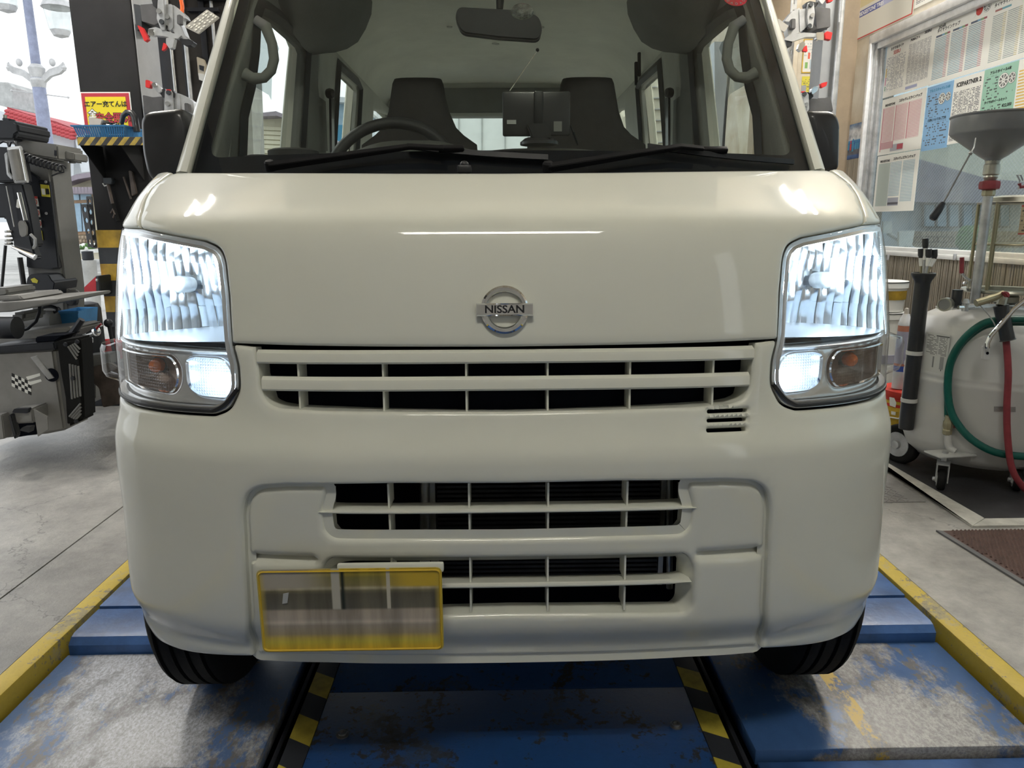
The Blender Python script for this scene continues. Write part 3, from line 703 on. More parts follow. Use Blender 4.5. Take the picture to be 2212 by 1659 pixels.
def turn_mat():
    m = clear('turn_lens', (.80, .74, .68), .1, rough=.08); nt = m.node_tree; L = nt.links
    tc = nd(nt, 'ShaderNodeTexCoord'); mp = nd(nt, 'ShaderNodeMapping'); mp.inputs['Scale'].default_value = (190, 1, 190); L.new(tc.outputs['Object'], mp.inputs[0])
    v = nd(nt, 'ShaderNodeTexVoronoi', feature='F1', distance='CHEBYCHEV'); v.inputs['Scale'].default_value = 1; v.inputs['Randomness'].default_value = 0; L.new(mp.outputs[0], v.inputs['Vector'])
    bp = nd(nt, 'ShaderNodeBump'); bp.inputs['Strength'].default_value = 1; bp.inputs['Distance'].default_value = .005; L.new(v.outputs['Distance'], bp.inputs['Height'])
    g = [n for n in nt.nodes if n.type == 'BSDF_GLOSSY'][0]; L.new(bp.outputs[0], g.inputs['Normal'])
    mx = [n for n in nt.nodes if n.type == 'MIX_SHADER'][0]
    for l in list(mx.inputs[0].links): L.remove(l)
    mx.inputs[0].default_value = .10
turn_mat()
pm('lamp_floor', (.05, .055, .06), .3, .4, var=.05)
pm('indicator_bowl', (.30, .24, .20), .3, .6, var=.1)
headlight(-1); headlight(1)
# ------------------------------------------------------------------ windshield surface: y over (x, z)
TW = math.tan(R_(53))
def fW(x, z, d=0.): return np.array([x, .40+(z-1.10)/TW+.35*x*x+d*.8, z-d*.6])
def hitW(px, py, d=0.):
    dr = ray(px, py); t = 1.0
    g = lambda t: (lambda p: p[1]-(.40+(p[2]-1.10)/TW+.35*p[0]**2)-d)(CAM+dr*t)
    while g(t) < 0 and t < 4: t += .02
    lo, hi = t-.02, t
    for _ in range(30):
        m = (lo+hi)/2
        if g(m) > 0: hi = m
        else: lo = m
    return CAM+dr*hi
def lineW(pa, pb, ztop):
    a, b = hitW(*pa), hitW(*pb); f = (ztop-a[2])/(b[2]-a[2]); return (a[0], a[2]), (a[0]+(b[0]-a[0])*f, ztop)
(xa, za), (xb, zb1) = lineW((414, 363), (514, 0), 1.82)
glass = rpoly([(xa, 1.085), (xa, za), (xb, zb1), (-xb, zb1), (-xa, za), (-xa, 1.085)], [.01, .01, .04, .04, .01, .01])
WIND = panel(glass, [], fW, .05, 0, .0, step=.03, rim=False).build('windshield', 'windshield_glass', VAN, smooth=60)
(xc, zc3), (xd, zd) = lineW((448, 338), (536, 0), 1.76)
clearp = rpoly([(xc, zc3), (xd, zd), (-xd, zd), (-xc, zc3)], [.035, .05, .05, .035], 8)
panel(glass, [clearp], lambda x, z, d: fW(x, z, .005), .04, 0, 0, step=.02, rim=False).build('frit_border', 'void_black', WIND, smooth=60)
q = B(); q.loft([[fW(x, 1.11, -.005) for x in np.linspace(-.72, .72, 40)], [fW(x, 1.092, -.006) for x in np.linspace(-.72, .72, 40)],
    [np.array([x, min(fW(x, 1.09)[1]-.01, .42+.2*abs(x)**2+.0), 1.075]) for x in np.linspace(-.72, .72, 40)],
    [np.array([x, .31+.16*(abs(x)/.7)**3, 1.085]) for x in np.linspace(-.72, .72, 40)]], close=False, cap=False)
q.build('cowl', 'void_black', VAN)
# A-pillars, roof
for sg in (-1, 1):
    rows = []
    for f in np.linspace(-.03, 1.42, 16):
        po = (384+(493-384)*f, 366-366*f); pi = (414+(511-414)*f, 366-366*f)
        i_ = hitW(*pi) if f <= 1.01 else None
        if i_ is None:
            i0, i1 = hitW(414, 366), hitW(511, 0); i_ = i0+(i1-i0)*f
            o0, o1 = at(384, 366, i0[1]+.035), at(493, 0, i1[1]+.035); o_ = o0+(o1-o0)*f
        else: o_ = at(po[0], po[1], i_[1]+.035)
        n = np.array([-.45, -.75, .5]); n /= np.linalg.norm(n)
        row = [i_+n*.001, i_+n*.010, i_*.62+o_*.38+n*.014, i_*.25+o_*.75+n*.010, o_, o_+np.array([.01, .05, -.02]), i_+np.array([-.012, .04, -.02])]
        rows.append([p*np.array([-sg, 1, 1]) for p in row])
    B().loft(rows).build('windshield_pillar', 'paint_white', VAN, smooth=60)
rows = []
for y in np.linspace(.94, 3.36, 12):
    z = 1.815+.06*min(1, (y-.94)/.5)**.6; rows.append([np.array([x, y+.2*x*x*(1 if y < 1 else 0), z-.10*abs(x/.66)**4]) for x in np.linspace(-.665, .665, 25)])
B().loft(rows, close=False, cap=False).build('roof', 'paint_white', VAN, smooth=60)

# ---- side bodies with their windows
def win(pts, X=-.655): return [tuple(onX(x, y, X)[1:]) for x, y in pts]
w1 = win([(519, 340), (520, 262), (530, 200), (533, 120), (530, 48), (534, 33), (550, 39), (578, 57), (612, 86), (631, 103), (637, 116), (637, 340)])
w1 = [(y, max(z, 1.0)) for y, z in w1]; w1[0] = (w1[0][0], 1.13); w1[-1] = (w1[-1][0], 1.13)
w2 = win([(709, 306), (709, 150), (728, 166), (752, 186), (757, 196), (757, 300)]); w2[0] = (w2[0][0], 1.15); w2[-1] = (w2[-1][0], 1.15)
w3 = win([(792, 272), (792, 236), (804, 240), (838, 252), (842, 268)]); w3[0] = (w3[0][0], 1.2); w3[-1] = (w3[-1][0], 1.2)
arch = [(2.9+.33*math.cos(t), .33+.30*math.sin(t)) for t in np.linspace(0, math.pi, 14)]
side = [(.80, .42), (.80, 1.10), (.68, 1.135), (.93, 1.575), (1.07, 1.80), (3.34, 1.80), (3.36, 1.2), (3.36, .36)]+arch+[(.80, .36)]
def fside(sg, X0, tumble):
    def f(y, z, d=0.): return np.array([sg*(X0-tumble*max(0, (z-1.12)/.7)**1.2-d), y, z])
    return f
def fins(sg, X0):
    def f(y, z, d=0.): return np.array([sg*(X0-.06*max(0, (z-1.12)/.7)**1.2+d), y, z])
    return f
for sg in (-1, 1):
    BS = panel(side, [list(inset(np.array(dens(w_, .03)), -.045)) for w_ in (w1, w2, w3)], fside(sg, .735, .075), .09, .006, .03, step=.05).build('body_side', 'paint_white', VAN, smooth=50)
    for w, nm in ((w1, 'door_window'), (w2, 'sliding_window'), (w3, 'quarter_window')):
        panel(list(inset(np.array(dens(w, .03)), -.04)), [], fside(sg, .71, .06), .2, 0, 0, step=.1, rim=False).build(nm, 'side_glass', BS, smooth=60)
    # rain visors outside the two door windows
    for w, hgt in ((w1, .14), (w2, .11)):
        top = [p for p in w[1:-1] if p[1] > max(q_[1] for q_ in w)-.17][-5:]
        top = sorted(top); n_ = len(top)
        q = B(); f0 = fside(sg, .745, .07); f1 = fside(sg, .765, .07)
        q.loft([[f0(y, z+.015) for y, z in top], [f1(y, z-hgt*.3) for y, z in top], [f1(y, z-hgt) for y, z in top]], close=False, cap=False)
        q.build('rain_visor', 'visor_smoke', BS)
    # inside trims
    fr = [(.60, 1.02), (.63, 1.16), (.745, 1.33), (.96, 1.60), (1.04, 1.66), (1.60, 1.66), (1.60, 1.02)]
    panel(fr, [w1], fins(sg, .655), .08, .012, .015, step=.03).build('door_trim', 'trim_grey', VAN, smooth=60)
    for w in (w1, w2):
        L = np.array(w); I = inset(L, -.040 if w is w1 else -.035); q = B(); fi = fside(sg, .652, .06)
        q.loft([[fi(*p, .0) for p in list(L)+[L[0]]], [fi(*p, .012) for p in list(L*.6+I*.4)+[L[0]*.6+I[0]*.4]], [fi(*p, .0) for p in list(I)+[I[0]]]], close=False, cap=False)
        q.build('window_seal', 'black_plastic', BS, smooth=50)
    rr = [(1.60, 1.0), (1.60, 1.66), (3.28, 1.66), (3.28, 1.0)]
    panel(rr, [w2, w3], fins(sg, .655), .1, .01, .015, step=.05).build('rear_side_trim', 'trim_light', VAN, smooth=60)
    # B-pillar cover with belt anchor
    bp = [onX(x, y, -.63) for x, y in ((664, 330), (664, 112), (700, 112), (709, 330))]
    q = B(); q.prism([np.array([-sg*p[0] if sg > 0 else p[0], p[1], p[2]]) for p in bp], (sg*.02, 0, 0)); q.build('pillar_trim', 'trim_grey', VAN, bevel=.006)
    e = onX(713, 202, -.60); e[0] = sg*.60; q = B().lathe(e, [(.016, -.01), (.018, 0), (.014, .012), (.002, .015)], 14, (-sg, -.4, 0)); q.build('belt_anchor', 'black_plastic', VAN)
    g = onX(718, 330, -.60); h = onX(716, 212, -.60); g[0] = h[0] = sg*.6; B().obox((g+h)/2, (0.004, 0, 0), (0, .022, 0), (h-g)/2).build('seat_belt', 'satin_black', VAN)
    # grab handle on the windshield pillar
    hp = [(552, 42), (574, 57), (588, 95), (592, 128), (586, 152), (570, 168), (548, 170), (528, 160)]
    pts = [at(x, y, .82) for x, y in hp]; pts = [np.array([-sg*p[0], p[1], p[2]]) if sg > 0 else p for p in pts]
    B().tube(pts, [.011, .014, .012, .012, .012, .012, .014, .016], 10).build('grab_handle', 'trim_grey', VAN, smooth=70)
    # windshield pillar trim, between the glass edge and the door window
    a = [(438, 345), (466, 230), (500, 100), (524, 0), (548, -80)]; b_ = [(512, 345), (512, 250), (528, 170), (534, 40), (556, 20)]
    r0, r1, r2 = [], [], []
    for (p, p2) in zip(a, b_):
        u = hitW(p[0], max(p[1], -5), .03) if p[1] > -5 else hitW(524, -3, .03)+np.array([.02, .06, .09]); v = onX(p2[0], p2[1], -.66); m_ = (u+v)/2+np.array([.02, 0, .0])
        r0.append(u); r1.append(m_); r2.append(v)
    rows = [[np.array([-sg*p[0], p[1], p[2]]) if sg > 0 else p for p in r] for r in (r0, r1, r2)]
    B().loft(rows, close=False, cap=False).build('pillar_trim', 'trim_grey', VAN, smooth=70)
    # overhead pod above the door
    pod = [(560, -14), (798, -14), (796, 14), (783, 48), (765, 78), (740, 94), (712, 102), (690, 104), (660, 108), (638, 84), (612, 62), (578, 36)]
    rings = []
    for Y, sc_, up in ((.95, 1.0, .22), (1.12, 1.0, .06), (1.24, 1.0, .015), (1.38, 1.0, 0), (1.46, .97, 0)):
        P = [at(x, y, 1.38) for x, y in pod]; c0 = np.mean(P, 0); R2 = [c0+(p-c0)*sc_ for p in P]
        rings.append([np.array([(-sg*p[0]) if sg > 0 else p[0], Y, p[2]+up]) for p in R2])
    B().loft(rings).build('overhead_pod', 'trim_grey', VAN, smooth=60)
# headliner vault and hatch
rows = []
for y in np.linspace(1.42, 3.28, 14):
    dz = -.05*max(0, (y-2.7)/.6)**2
    rows.append([np.array([.645*math.copysign(abs(math.cos(t))**.55, math.cos(t)), y, 1.60+(.245+dz)*abs(math.sin(t))**.62]) for t in np.linspace(math.pi, 0, 41)])
HLN = B().loft(rows, close=False, cap=False).build('headliner', 'headliner', VAN, smooth=70)
for px, py in ((971, 56), (1068, 92), (1170, 57), (1073, 93)):
    d = ray(px, py); p = CAM+d*((1.838-CAM[2])/d[2]); B().lathe((p[0], p[1], 1.832), [(.012, 0), (.012, .004), (.004, .006)], 12).build('liner_clip', 'trim_light', HLN)
for px, py, sg in ((775, 140, -1), (782, 160, -1)):
    for k in (-1, 1):
        p = onX(px, py, -.60); B().obox((p[0]*k*-1*-1 if k < 0 else -p[0], p[1], p[2]), (.006, 0, 0), (0, .01, 0), (0, .012, .05), .003).build('coat_hook', 'trim_dark', HLN)
hz0, hz1 = at(1078, 310, 3.28)[2], at(1078, 252, 3.28)[2]
hx = .53
panel([(-.655, .6), (-.655, 1.86), (.655, 1.86), (.655, .6)], [rpoly([(-hx, 1.20), (-hx, hz1), (hx, hz1), (hx, 1.20)], .05)], lambda x, z, d: np.array([x, 3.28+d, z]), .1, .01, .06, step=.05).build('tailgate', 'trim_light', VAN)
B().box((-hx, 3.33, 1.15), (hx, 3.335, hz1+.02)).build('rear_window', 'side_glass', VAN)
B().box((-.60, 3.262, hz1+.02), (.60, 3.278, at(1078, 190, 3.27)[2])).build('tailgate_trim', 'trim_grey', VAN, bevel=.005)
# cab floor, bulkhead and underside
B().box((-.70, .62, .40), (.70, 3.36, .46)).build('cab_floor', 'trim_light', VAN)
B().box((-.66, .22, .34), (.66, .60, .80)).box((-.69, .58, .46), (.69, .64, 1.06)).build('bulkhead', 'void_black', VAN, kind='stuff')
# dashboard
xs = np.linspace(-.66, .66, 45); rows = []
def hump(x): return .030*math.exp(-((x+.225)/.13)**4)+.010*math.exp(-((x-.10)/.14)**4)
for (y, z, h) in ((.47, 1.125, 0), (.56, 1.150, .15), (.70, 1.180, .5), (.80, 1.195, 1.), (.90, 1.195, 1.), (.955, 1.165, .6), (.97, 1.05, 0), (.95, .90, 0)):
    rows.append([np.array([x, y+.25*x*x*(1 if y < .6 else .3), z+hump(x)*h-.02*abs(x/.66)**6]) for x in xs])
DASH = B().loft(rows, close=False, cap=False).build('dashboard', 'dash', VAN, smooth=60)
p = at(634, 327, .60); B().lathe((p[0], p[1], p[2]-.012), [(.055, 0), (.055, .012), (.046, .016), (.044, .008), (.002, .007)], 28).build('demister_vent', 'trim_dark', DASH)
p = at(530, 330, .60); B().ball((p[0], .72, 1.13), (.10, .12, .055), 20, 10).build('door_top_pad', 'trim_dark', DASH)
# steering wheel
sc0 = at(850, 398, .97); t1 = np.array([1., 0, 0]); t2 = np.array([0, .35, .94]); t2 /= np.linalg.norm(t2); t3 = np.cross(t1, t2)
SW = B().tube([sc0+(t1*math.cos(a)+t2*math.sin(a))*.178 for a in np.linspace(0, 2*math.pi, 48, endpoint=False)], .0155, 12, closed=True).build('steering_wheel', 'trim_dark', VAN, smooth=80)
q = B(); q.ball(sc0+t3*.01, (.07, .04, .05), 16, 8)
q.build('wheel_hub', 'trim_dark', SW)
for a in (R_(200), R_(340), R_(270)):
    B().obox(sc0+(t1*math.cos(a)+t2*math.sin(a))*.115, (t1*math.cos(a)+t2*math.sin(a))*.06, (t1*-math.sin(a)+t2*math.cos(a))*.016, t3*.008, .004).build('spoke', 'trim_dark', SW)
# seats
def seat(pxs, Y):
    rings = []
    for (y, x0, x1, th) in pxs:
        a, b = at(x0, y, Y), at(x1, y, Y); c = (a+b)/2; w = (b[0]-a[0])/2
        rings.append([np.array([c[0]+w*ex, c[1]+th*ey+.02, c[2]]) for ex, ey in rrect(0, 0, 2, 2, .9, 6)])
    o = B().loft(rings).build('seat', 'seat_fabric', VAN, smooth=70)
    c = rings[-1]; m_ = np.mean(c, 0)
    B().box((m_[0]-.23, Y-.50, .78), (m_[0]+.23, Y+.02, .95), .05).build('seat_cushion', 'seat_fabric', o, smooth=60)
    return o
seat([(167.5, 860, 945, .02), (170, 850, 953, .04), (180, 846, 957, .05), (210, 842, 962, .055), (240, 838, 970, .06), (275, 826, 985, .065), (292, 808, 1002, .07), (312, 780, 1030, .07), (420, 770, 1040, .09)], 1.42)
seat([(166.5, 1228, 1315, .02), (169, 1216, 1324, .04), (180, 1212, 1328, .05), (210, 1208, 1333, .055), (240, 1200, 1338, .06), (275, 1186, 1350, .065), (292, 1168, 1366, .07), (312, 1140, 1396, .07), (420, 1130, 1400, .09)], 1.42)
# rear-view mirror and suction pad
RV = B(); RV.pprism(rpoly([(988, 14), (1100, 20), (1163, 32), (1172, 60), (1166, 88), (1080, 82), (996, 72), (983, 40)], [14, 5, 14, 10, 14, 5, 14, 10]), .84, .03)
RV = RV.build('interior_mirror', 'trim_dark', VAN, bevel=.004)
q = B(); q.tube([at(1079, 24, .85), at(1080, 2, .87), at(1080, -30, .90), at(1080, -90, .94)], [.008, .010, .007, .012], 10); q.build('mirror_stem', 'black_plastic', RV)
pm('gel', (.6, .65, .6), .15, var=.4, vs=60, bump=1.2, bs=60, trans=.85, ior=1.3)
c = hitW(1128, 27, .006); B().lathe(c, [(.026, -.002), (.024, -.006), (.012, -.009), (.002, -.010)], 24, (0, .8, -.6)).build('suction_pad', 'gel', WIND)
# navigation unit on the dash, its stand and aerial
NAV = B().pbox(1086, 197, 1232, 293, .66, .022, .004).build('navigation_unit', 'satin_black', VAN)
q = B(); q.pbox(1154, 196, 1174, 268, .645, .016, .003); q.build('stand_arm', 'black_plastic', NAV)
B().pprism([(1136, 266), (1186, 266), (1192, 300), (1150, 300)], .63, .03).build('stand_neck', 'black_plastic', NAV, bevel=.003)
c = at(1165, 305, .66); B().lathe((c[0], .665, c[2]-.008), [(.044, 0), (.044, .006), (.034, .014), (.012, .02), (.002, .021)], 28).build('suction_foot', 'satin_black', NAV)
B().tube([at(1101, 196, .655), at(1160, 110, .655)], .0012, 6).build('aerial', 'chrome', NAV)
B().ball(at(1161, 108, .655), .004, 8, 6).build('aerial_tip', 'black_plastic', NAV)
pm('sticker_grey', (.40, .41, .40), .6, var=.05)
B().pbox(1095, 259, 1115, 268, .6585, .001).build('type_label', 'sticker_grey', NAV)
B().pbox(1196, 262, 1214, 284, .6585, .001).build('type_label', 'trim_grey', NAV)
q = B(); q.tube([at(1232, 270, .67), at(1238, 285, .67), at(1248, 312, .70)], .003, 6); q.build('power_cable', 'black_plastic', NAV)
# red round sticker at the top of the glass
pm('sticker_red', (.55, .03, .05), .5, var=.05)
c = hitW(1590, 4, -.0005); nrm = np.array([0, -.8, .6]); STK = B().lathe(c+np.array([0, .010, .012]), [(.030, 0), (.030, .0006), (.0, .0006)], 28, nrm).build('glass_sticker', 'sticker_red', WIND)
for a in (-150, -120, -90, -60, -30):
    t = R_(a); ctr = c+np.array([0, .010, .012])+nrm*.001; ux = np.array([1., 0, 0]); uy = np.array([0, .6, .8]); pp = ctr+(ux*math.cos(t)+uy*math.sin(t))*.023
    text('GADAO'[(a+150)//30], .010, 'sticker_grey', STK, frame(pp, -ux*math.sin(t)+uy*math.cos(t), -(ux*math.cos(t)+uy*math.sin(t))))

# ---- wipers
pm('wiper_black', (.009, .009, .010), .6, var=.1, spec=.15)
def wiper(arm, blade, end):
    a0, a1, a2 = [hitW(*p, -.035) for p in arm]
    o = B(); up = np.array([0, -.6, .8]); nn = np.array([0, -.8, -.6])
    rows = []
    for p, w in ((a0, .011), (a0*.5+a1*.5, .009), (a1, .006), (a2, .005)): rows.append([p+up*w*.6+nn*.006, p-up*w*.6+nn*.006, p-up*w-nn*.004, p+up*w-nn*.004])
    W = o.loft(rows).build('wiper', 'wiper_black', VAN, bevel=.001)
    b0, b1 = hitW(*blade[0], -.014), hitW(*blade[1], -.014); k = [b0+(b1-b0)*f for f in np.linspace(0, 1, 12)]
    k = [hitW(blade[0][0]+(blade[1][0]-blade[0][0])*f, blade[0][1]+(blade[1][1]-blade[0][1])*f+3*math.sin(f*3.14), -.014) for f in np.linspace(0, 1, 12)]
    B().loft([[p+up*.007, p+nn*.008, p-up*.007, p-nn*.010] for p in k]).build('wiper_blade', 'black_plastic', W)
    c = (a2+b0*.2+b1*.0)/1.2 if False else a2
    B().obox(hitW(*end, -.022), (.026, 0, 0), up*.006, nn*.007, .003).build('blade_joint', 'wiper_black', W)
    B().lathe(a0-nn*.006, [(.011, -.01), (.011, .006), (.008, .010), (.001, .011)], 16, (0, -.4, 1)).build('wiper_pivot', 'wiper_black', W)
wiper([(582, 361), (885, 317), (958, 320)], [(880, 316), (1184, 340)], (975, 321))
wiper([(1184, 364), (1470, 317), (1520, 321)], [(1400, 316), (1714, 350)], (1545, 324))
c = at(1003, 361, .36); NZ = B().box((c[0]-.014, .352, c[2]-.012), (c[0]+.014, .372, c[2]+.004), .004).ball((c[0], .36, c[2]+.004), (.009, .007, .008), 12, 6).build('washer_nozzle', 'black_plastic', VAN)
# ---- door mirrors
def dmirror(poly, Y, dy, sg):
    P = [at(x, y, Y) for x, y in poly]; c0 = np.mean(P, 0); rings = []
    for d, sc_ in ((0, .80), (.006, .93), (.022, 1.), (.06, 1.), (dy, .97)): rings.append([c0+(p-c0)*sc_+np.array([0, d, 0]) for p in P])
    o = B().loft(rings).build('door_mirror', 'satin_black', VAN, smooth=50)
    a = c0+np.array([sg*-.02, .05, -.05]); B().obox(a+np.array([-sg*.05, 0, -.04]), (.06, 0, 0), (0, .03, 0), (0, 0, .03), .01).build('mirror_arm', 'black_plastic', o)
    g = [c0+(p-c0)*.9+np.array([0, dy+.001, 0]) for p in P]; B().prism(g, (0, .003, 0)).build('mirror_glass', 'chrome', o)
dmirror(rpoly([(298, 240), (392, 231), (402, 262), (408, 340), (388, 372), (318, 395), (303, 330)], [26, 22, 14, 10, 20, 26, 20]), .72, .09, -1)
dmirror(rpoly([(1746, 237), (1806, 237), (1818, 262), (1815, 372), (1776, 372), (1752, 330)], [14, 22, 14, 14, 10, 10]), .78, .09, 1)
# ---- wheels
for sg in (-1, 1):
    for yy in (.48, 2.9):
        prf = [(.16, -.062), (.21, -.072), (.255, -.066), (.270, -.055)]
        for g0 in (-.042, -.014, .014, .042): prf += [(.275, g0-.0045), (.267, g0-.003), (.267, g0+.003), (.275, g0+.0045)]
        prf += [(.270, .055), (.255, .066), (.21, .072), (.16, .062)]
        c = np.array([sg*.652, yy, .2755]); T = B().lathe(c, prf, 56, (1, 0, 0)).build('tyre', 'rubber', VAN, smooth=40)
        B().lathe(c, [(.17, -.06), (.165, .02*sg), (.06, .03*sg), (.05, .05*sg), (.001, .052*sg)], 28, (1, 0, 0)).build('wheel_rim', 'steel', T)
# ---- number plate, its holder and smeared characters
def plate_mat():
    m, nt, b = newmat('plate_yellow'); L = nt.links
    tc = nd(nt, 'ShaderNodeTexCoord'); sp = nd(nt, 'ShaderNodeSeparateXYZ'); L.new(tc.outputs['Generated'], sp.inputs[0])
    v = nd(nt, 'ShaderNodeValToRGB'); L.new(sp.outputs[2], v.inputs[0]); cr = v.color_ramp; cr.interpolation = 'LINEAR'
    band = [(0., (.62, .40, .03)), (.05, (.60, .40, .03)), (.12, (.52, .44, .06)), (.17, (.48, .36, .08)), (.22, (.30, .25, .16)), (.32, (.30, .26, .21)), (.36, (.48, .42, .35)), (.40, (.36, .31, .26)), (.50, (.34, .29, .23)), (.53, (.12, .11, .08)), (.70, (.10, .09, .06)), (.74, (.16, .14, .08)), (.77, (.44, .39, .26)), (.80, (.24, .20, .08)), (.90, (.22, .19, .05)), (.96, (.45, .34, .03)), (1., (.60, .42, .03))]
    while len(cr.elements) > 1: cr.elements.remove(cr.elements[0])
    cr.elements[0].position = band[0][0]; cr.elements[0].color = c4(band[0][1])
    for p, c in band[1:]:
        e = cr.elements.new(p); e.color = c4(c)
    # brighter verticals and the yellow rim left and right
    mp = nd(nt, 'ShaderNodeMapping'); mp.inputs['Scale'].default_value = (9, 1, .6); L.new(tc.outputs['Generated'], mp.inputs[0])
    n1 = nd(nt, 'ShaderNodeTexNoise'); n1.inputs['Scale'].default_value = 1.6; n1.inputs['Detail'].default_value = 5; L.new(mp.outputs[0], n1.inputs['Vector'])
    r1 = nd(nt, 'ShaderNodeValToRGB'); L.new(n1.outputs[0], r1.inputs[0]); r1.color_ramp.elements[0].position = .35; r1.color_ramp.elements[1].position = .65; r1.color_ramp.elements[0].color = (.62, .62, .60, 1); r1.color_ramp.elements[1].color = (1.25, 1.25, 1.22, 1)
    mu = nd(nt, 'ShaderNodeMix', data_type='RGBA', blend_type='MULTIPLY'); mu.inputs[0].default_value = .8; L.new(v.outputs[0], mu.inputs[6]); L.new(r1.outputs[0], mu.inputs[7])
    def rng(src, lo, hi):
        q_ = nd(nt, 'ShaderNodeMapRange', interpolation_type='SMOOTHSTEP'); L.new(src, q_.inputs[0]); q_.inputs[1].default_value = lo; q_.inputs[2].default_value = hi; return q_.outputs[0]
    def blend(prev, masks, col):
        f_ = masks[0]
        for k_ in masks[1:]:
            m_ = nd(nt, 'ShaderNodeMath', operation='MULTIPLY'); L.new(f_, m_.inputs[0]); L.new(k_, m_.inputs[1]); f_ = m_.outputs[0]
        x_ = nd(nt, 'ShaderNodeMix', data_type='RGBA'); L.new(f_, x_.inputs[0]); L.new(prev, x_.inputs[6]); x_.inputs[7].default_value = c4(col); return x_
    mu = blend(mu.outputs[2], [rng(sp.outputs[0], .62, .86), rng(sp.outputs[2], .76, .80)], (.52, .36, .03))
    mu = blend(mu.outputs[2], [rng(sp.outputs[0], .46, .18), rng(sp.outputs[2], .74, .80)], (.36, .33, .27))
    mu = blend(mu.outputs[2], [rng(sp.outputs[0], .44, .46), rng(sp.outputs[0], .48, .46), rng(sp.outputs[2], .50, .53), rng(sp.outputs[2], .99, .97)], (.01, .015, .008))
    mu = blend(mu.outputs[2], [rng(sp.outputs[0], .395, .405), rng(sp.outputs[0], .45, .44), rng(sp.outputs[2], .50, .53)], (.42, .40, .33))
    mu = blend(mu.outputs[2], [rng(sp.outputs[0], .695, .70), rng(sp.outputs[0], .72, .715), rng(sp.outputs[2], .50, .53)], (.48, .45, .36))
    ab = nd(nt, 'ShaderNodeMath', operation='SUBTRACT'); L.new(sp.outputs[0], ab.inputs[0]); ab.inputs[1].default_value = .5
    a2 = nd(nt, 'ShaderNodeMath', operation='ABSOLUTE'); L.new(ab.outputs[0], a2.inputs[0])
    mr = nd(nt, 'ShaderNodeMapRange'); L.new(a2.outputs[0], mr.inputs[0]); mr.inputs[1].default_value = .455; mr.inputs[2].default_value = .5
    mx = nd(nt, 'ShaderNodeMix', data_type='RGBA'); L.new(mr.outputs[0], mx.inputs[0]); L.new(mu.outputs[2], mx.inputs[6]); mx.inputs[7].default_value = (.50, .38, .05, 1)
    L.new(mx.outputs[2], b.inputs['Base Color']); b.inputs['Roughness'].default_value = .4
plate_mat()
Yp = -.014
a, b_ = at(568, 1409, Yp), at(954, 1226, Yp); cx, cz = (a[0]+b_[0])/2, (a[2]+b_[2])/2; w, h = b_[0]-a[0], b_[2]-a[2]
NP = B().prism([(x, Yp, z) for x, z in rrect(cx, cz, w, h, .010)], (0, .0015, 0)).build('number_plate', 'plate_yellow', VAN, label='yellow number plate with smeared, unreadable characters')
q = B(); o_ = rrect(cx, cz, w-.004, h-.004, .009); i_ = rrect(cx, cz, w-.010, h-.010, .007)
pm('plate_rim', (.60, .40, .03), .4, var=.05)
q.loft([[(x, Yp-.0005, z) for x, z in o_+o_[:1]], [(x, Yp-.003, z) for x, z in [((p[0]+r[0])/2, (p[1]+r[1])/2) for p, r in zip(o_, i_)]+[((o_[0][0]+i_[0][0])/2, (o_[0][1]+i_[0][1])/2)]], [(x, Yp-.0005, z) for x, z in i_+i_[:1]]], close=False, cap=False)
q.build('plate_bead', 'plate_rim', NP, smooth=60)
B().box((cx-.02, Yp+.002, cz+h/2-.01), (cx+w/2+.003, Yp+.012, cz+h/2+.006), .003).build('plate_holder', 'paint_white', NP)
B().prism([at(x, y, Yp-.001) for x, y in ((612, 1282), (624, 1280), (621, 1302), (610, 1304))], (0, -.001, 0)).build('screw_cap', 'sticker_grey', NP)
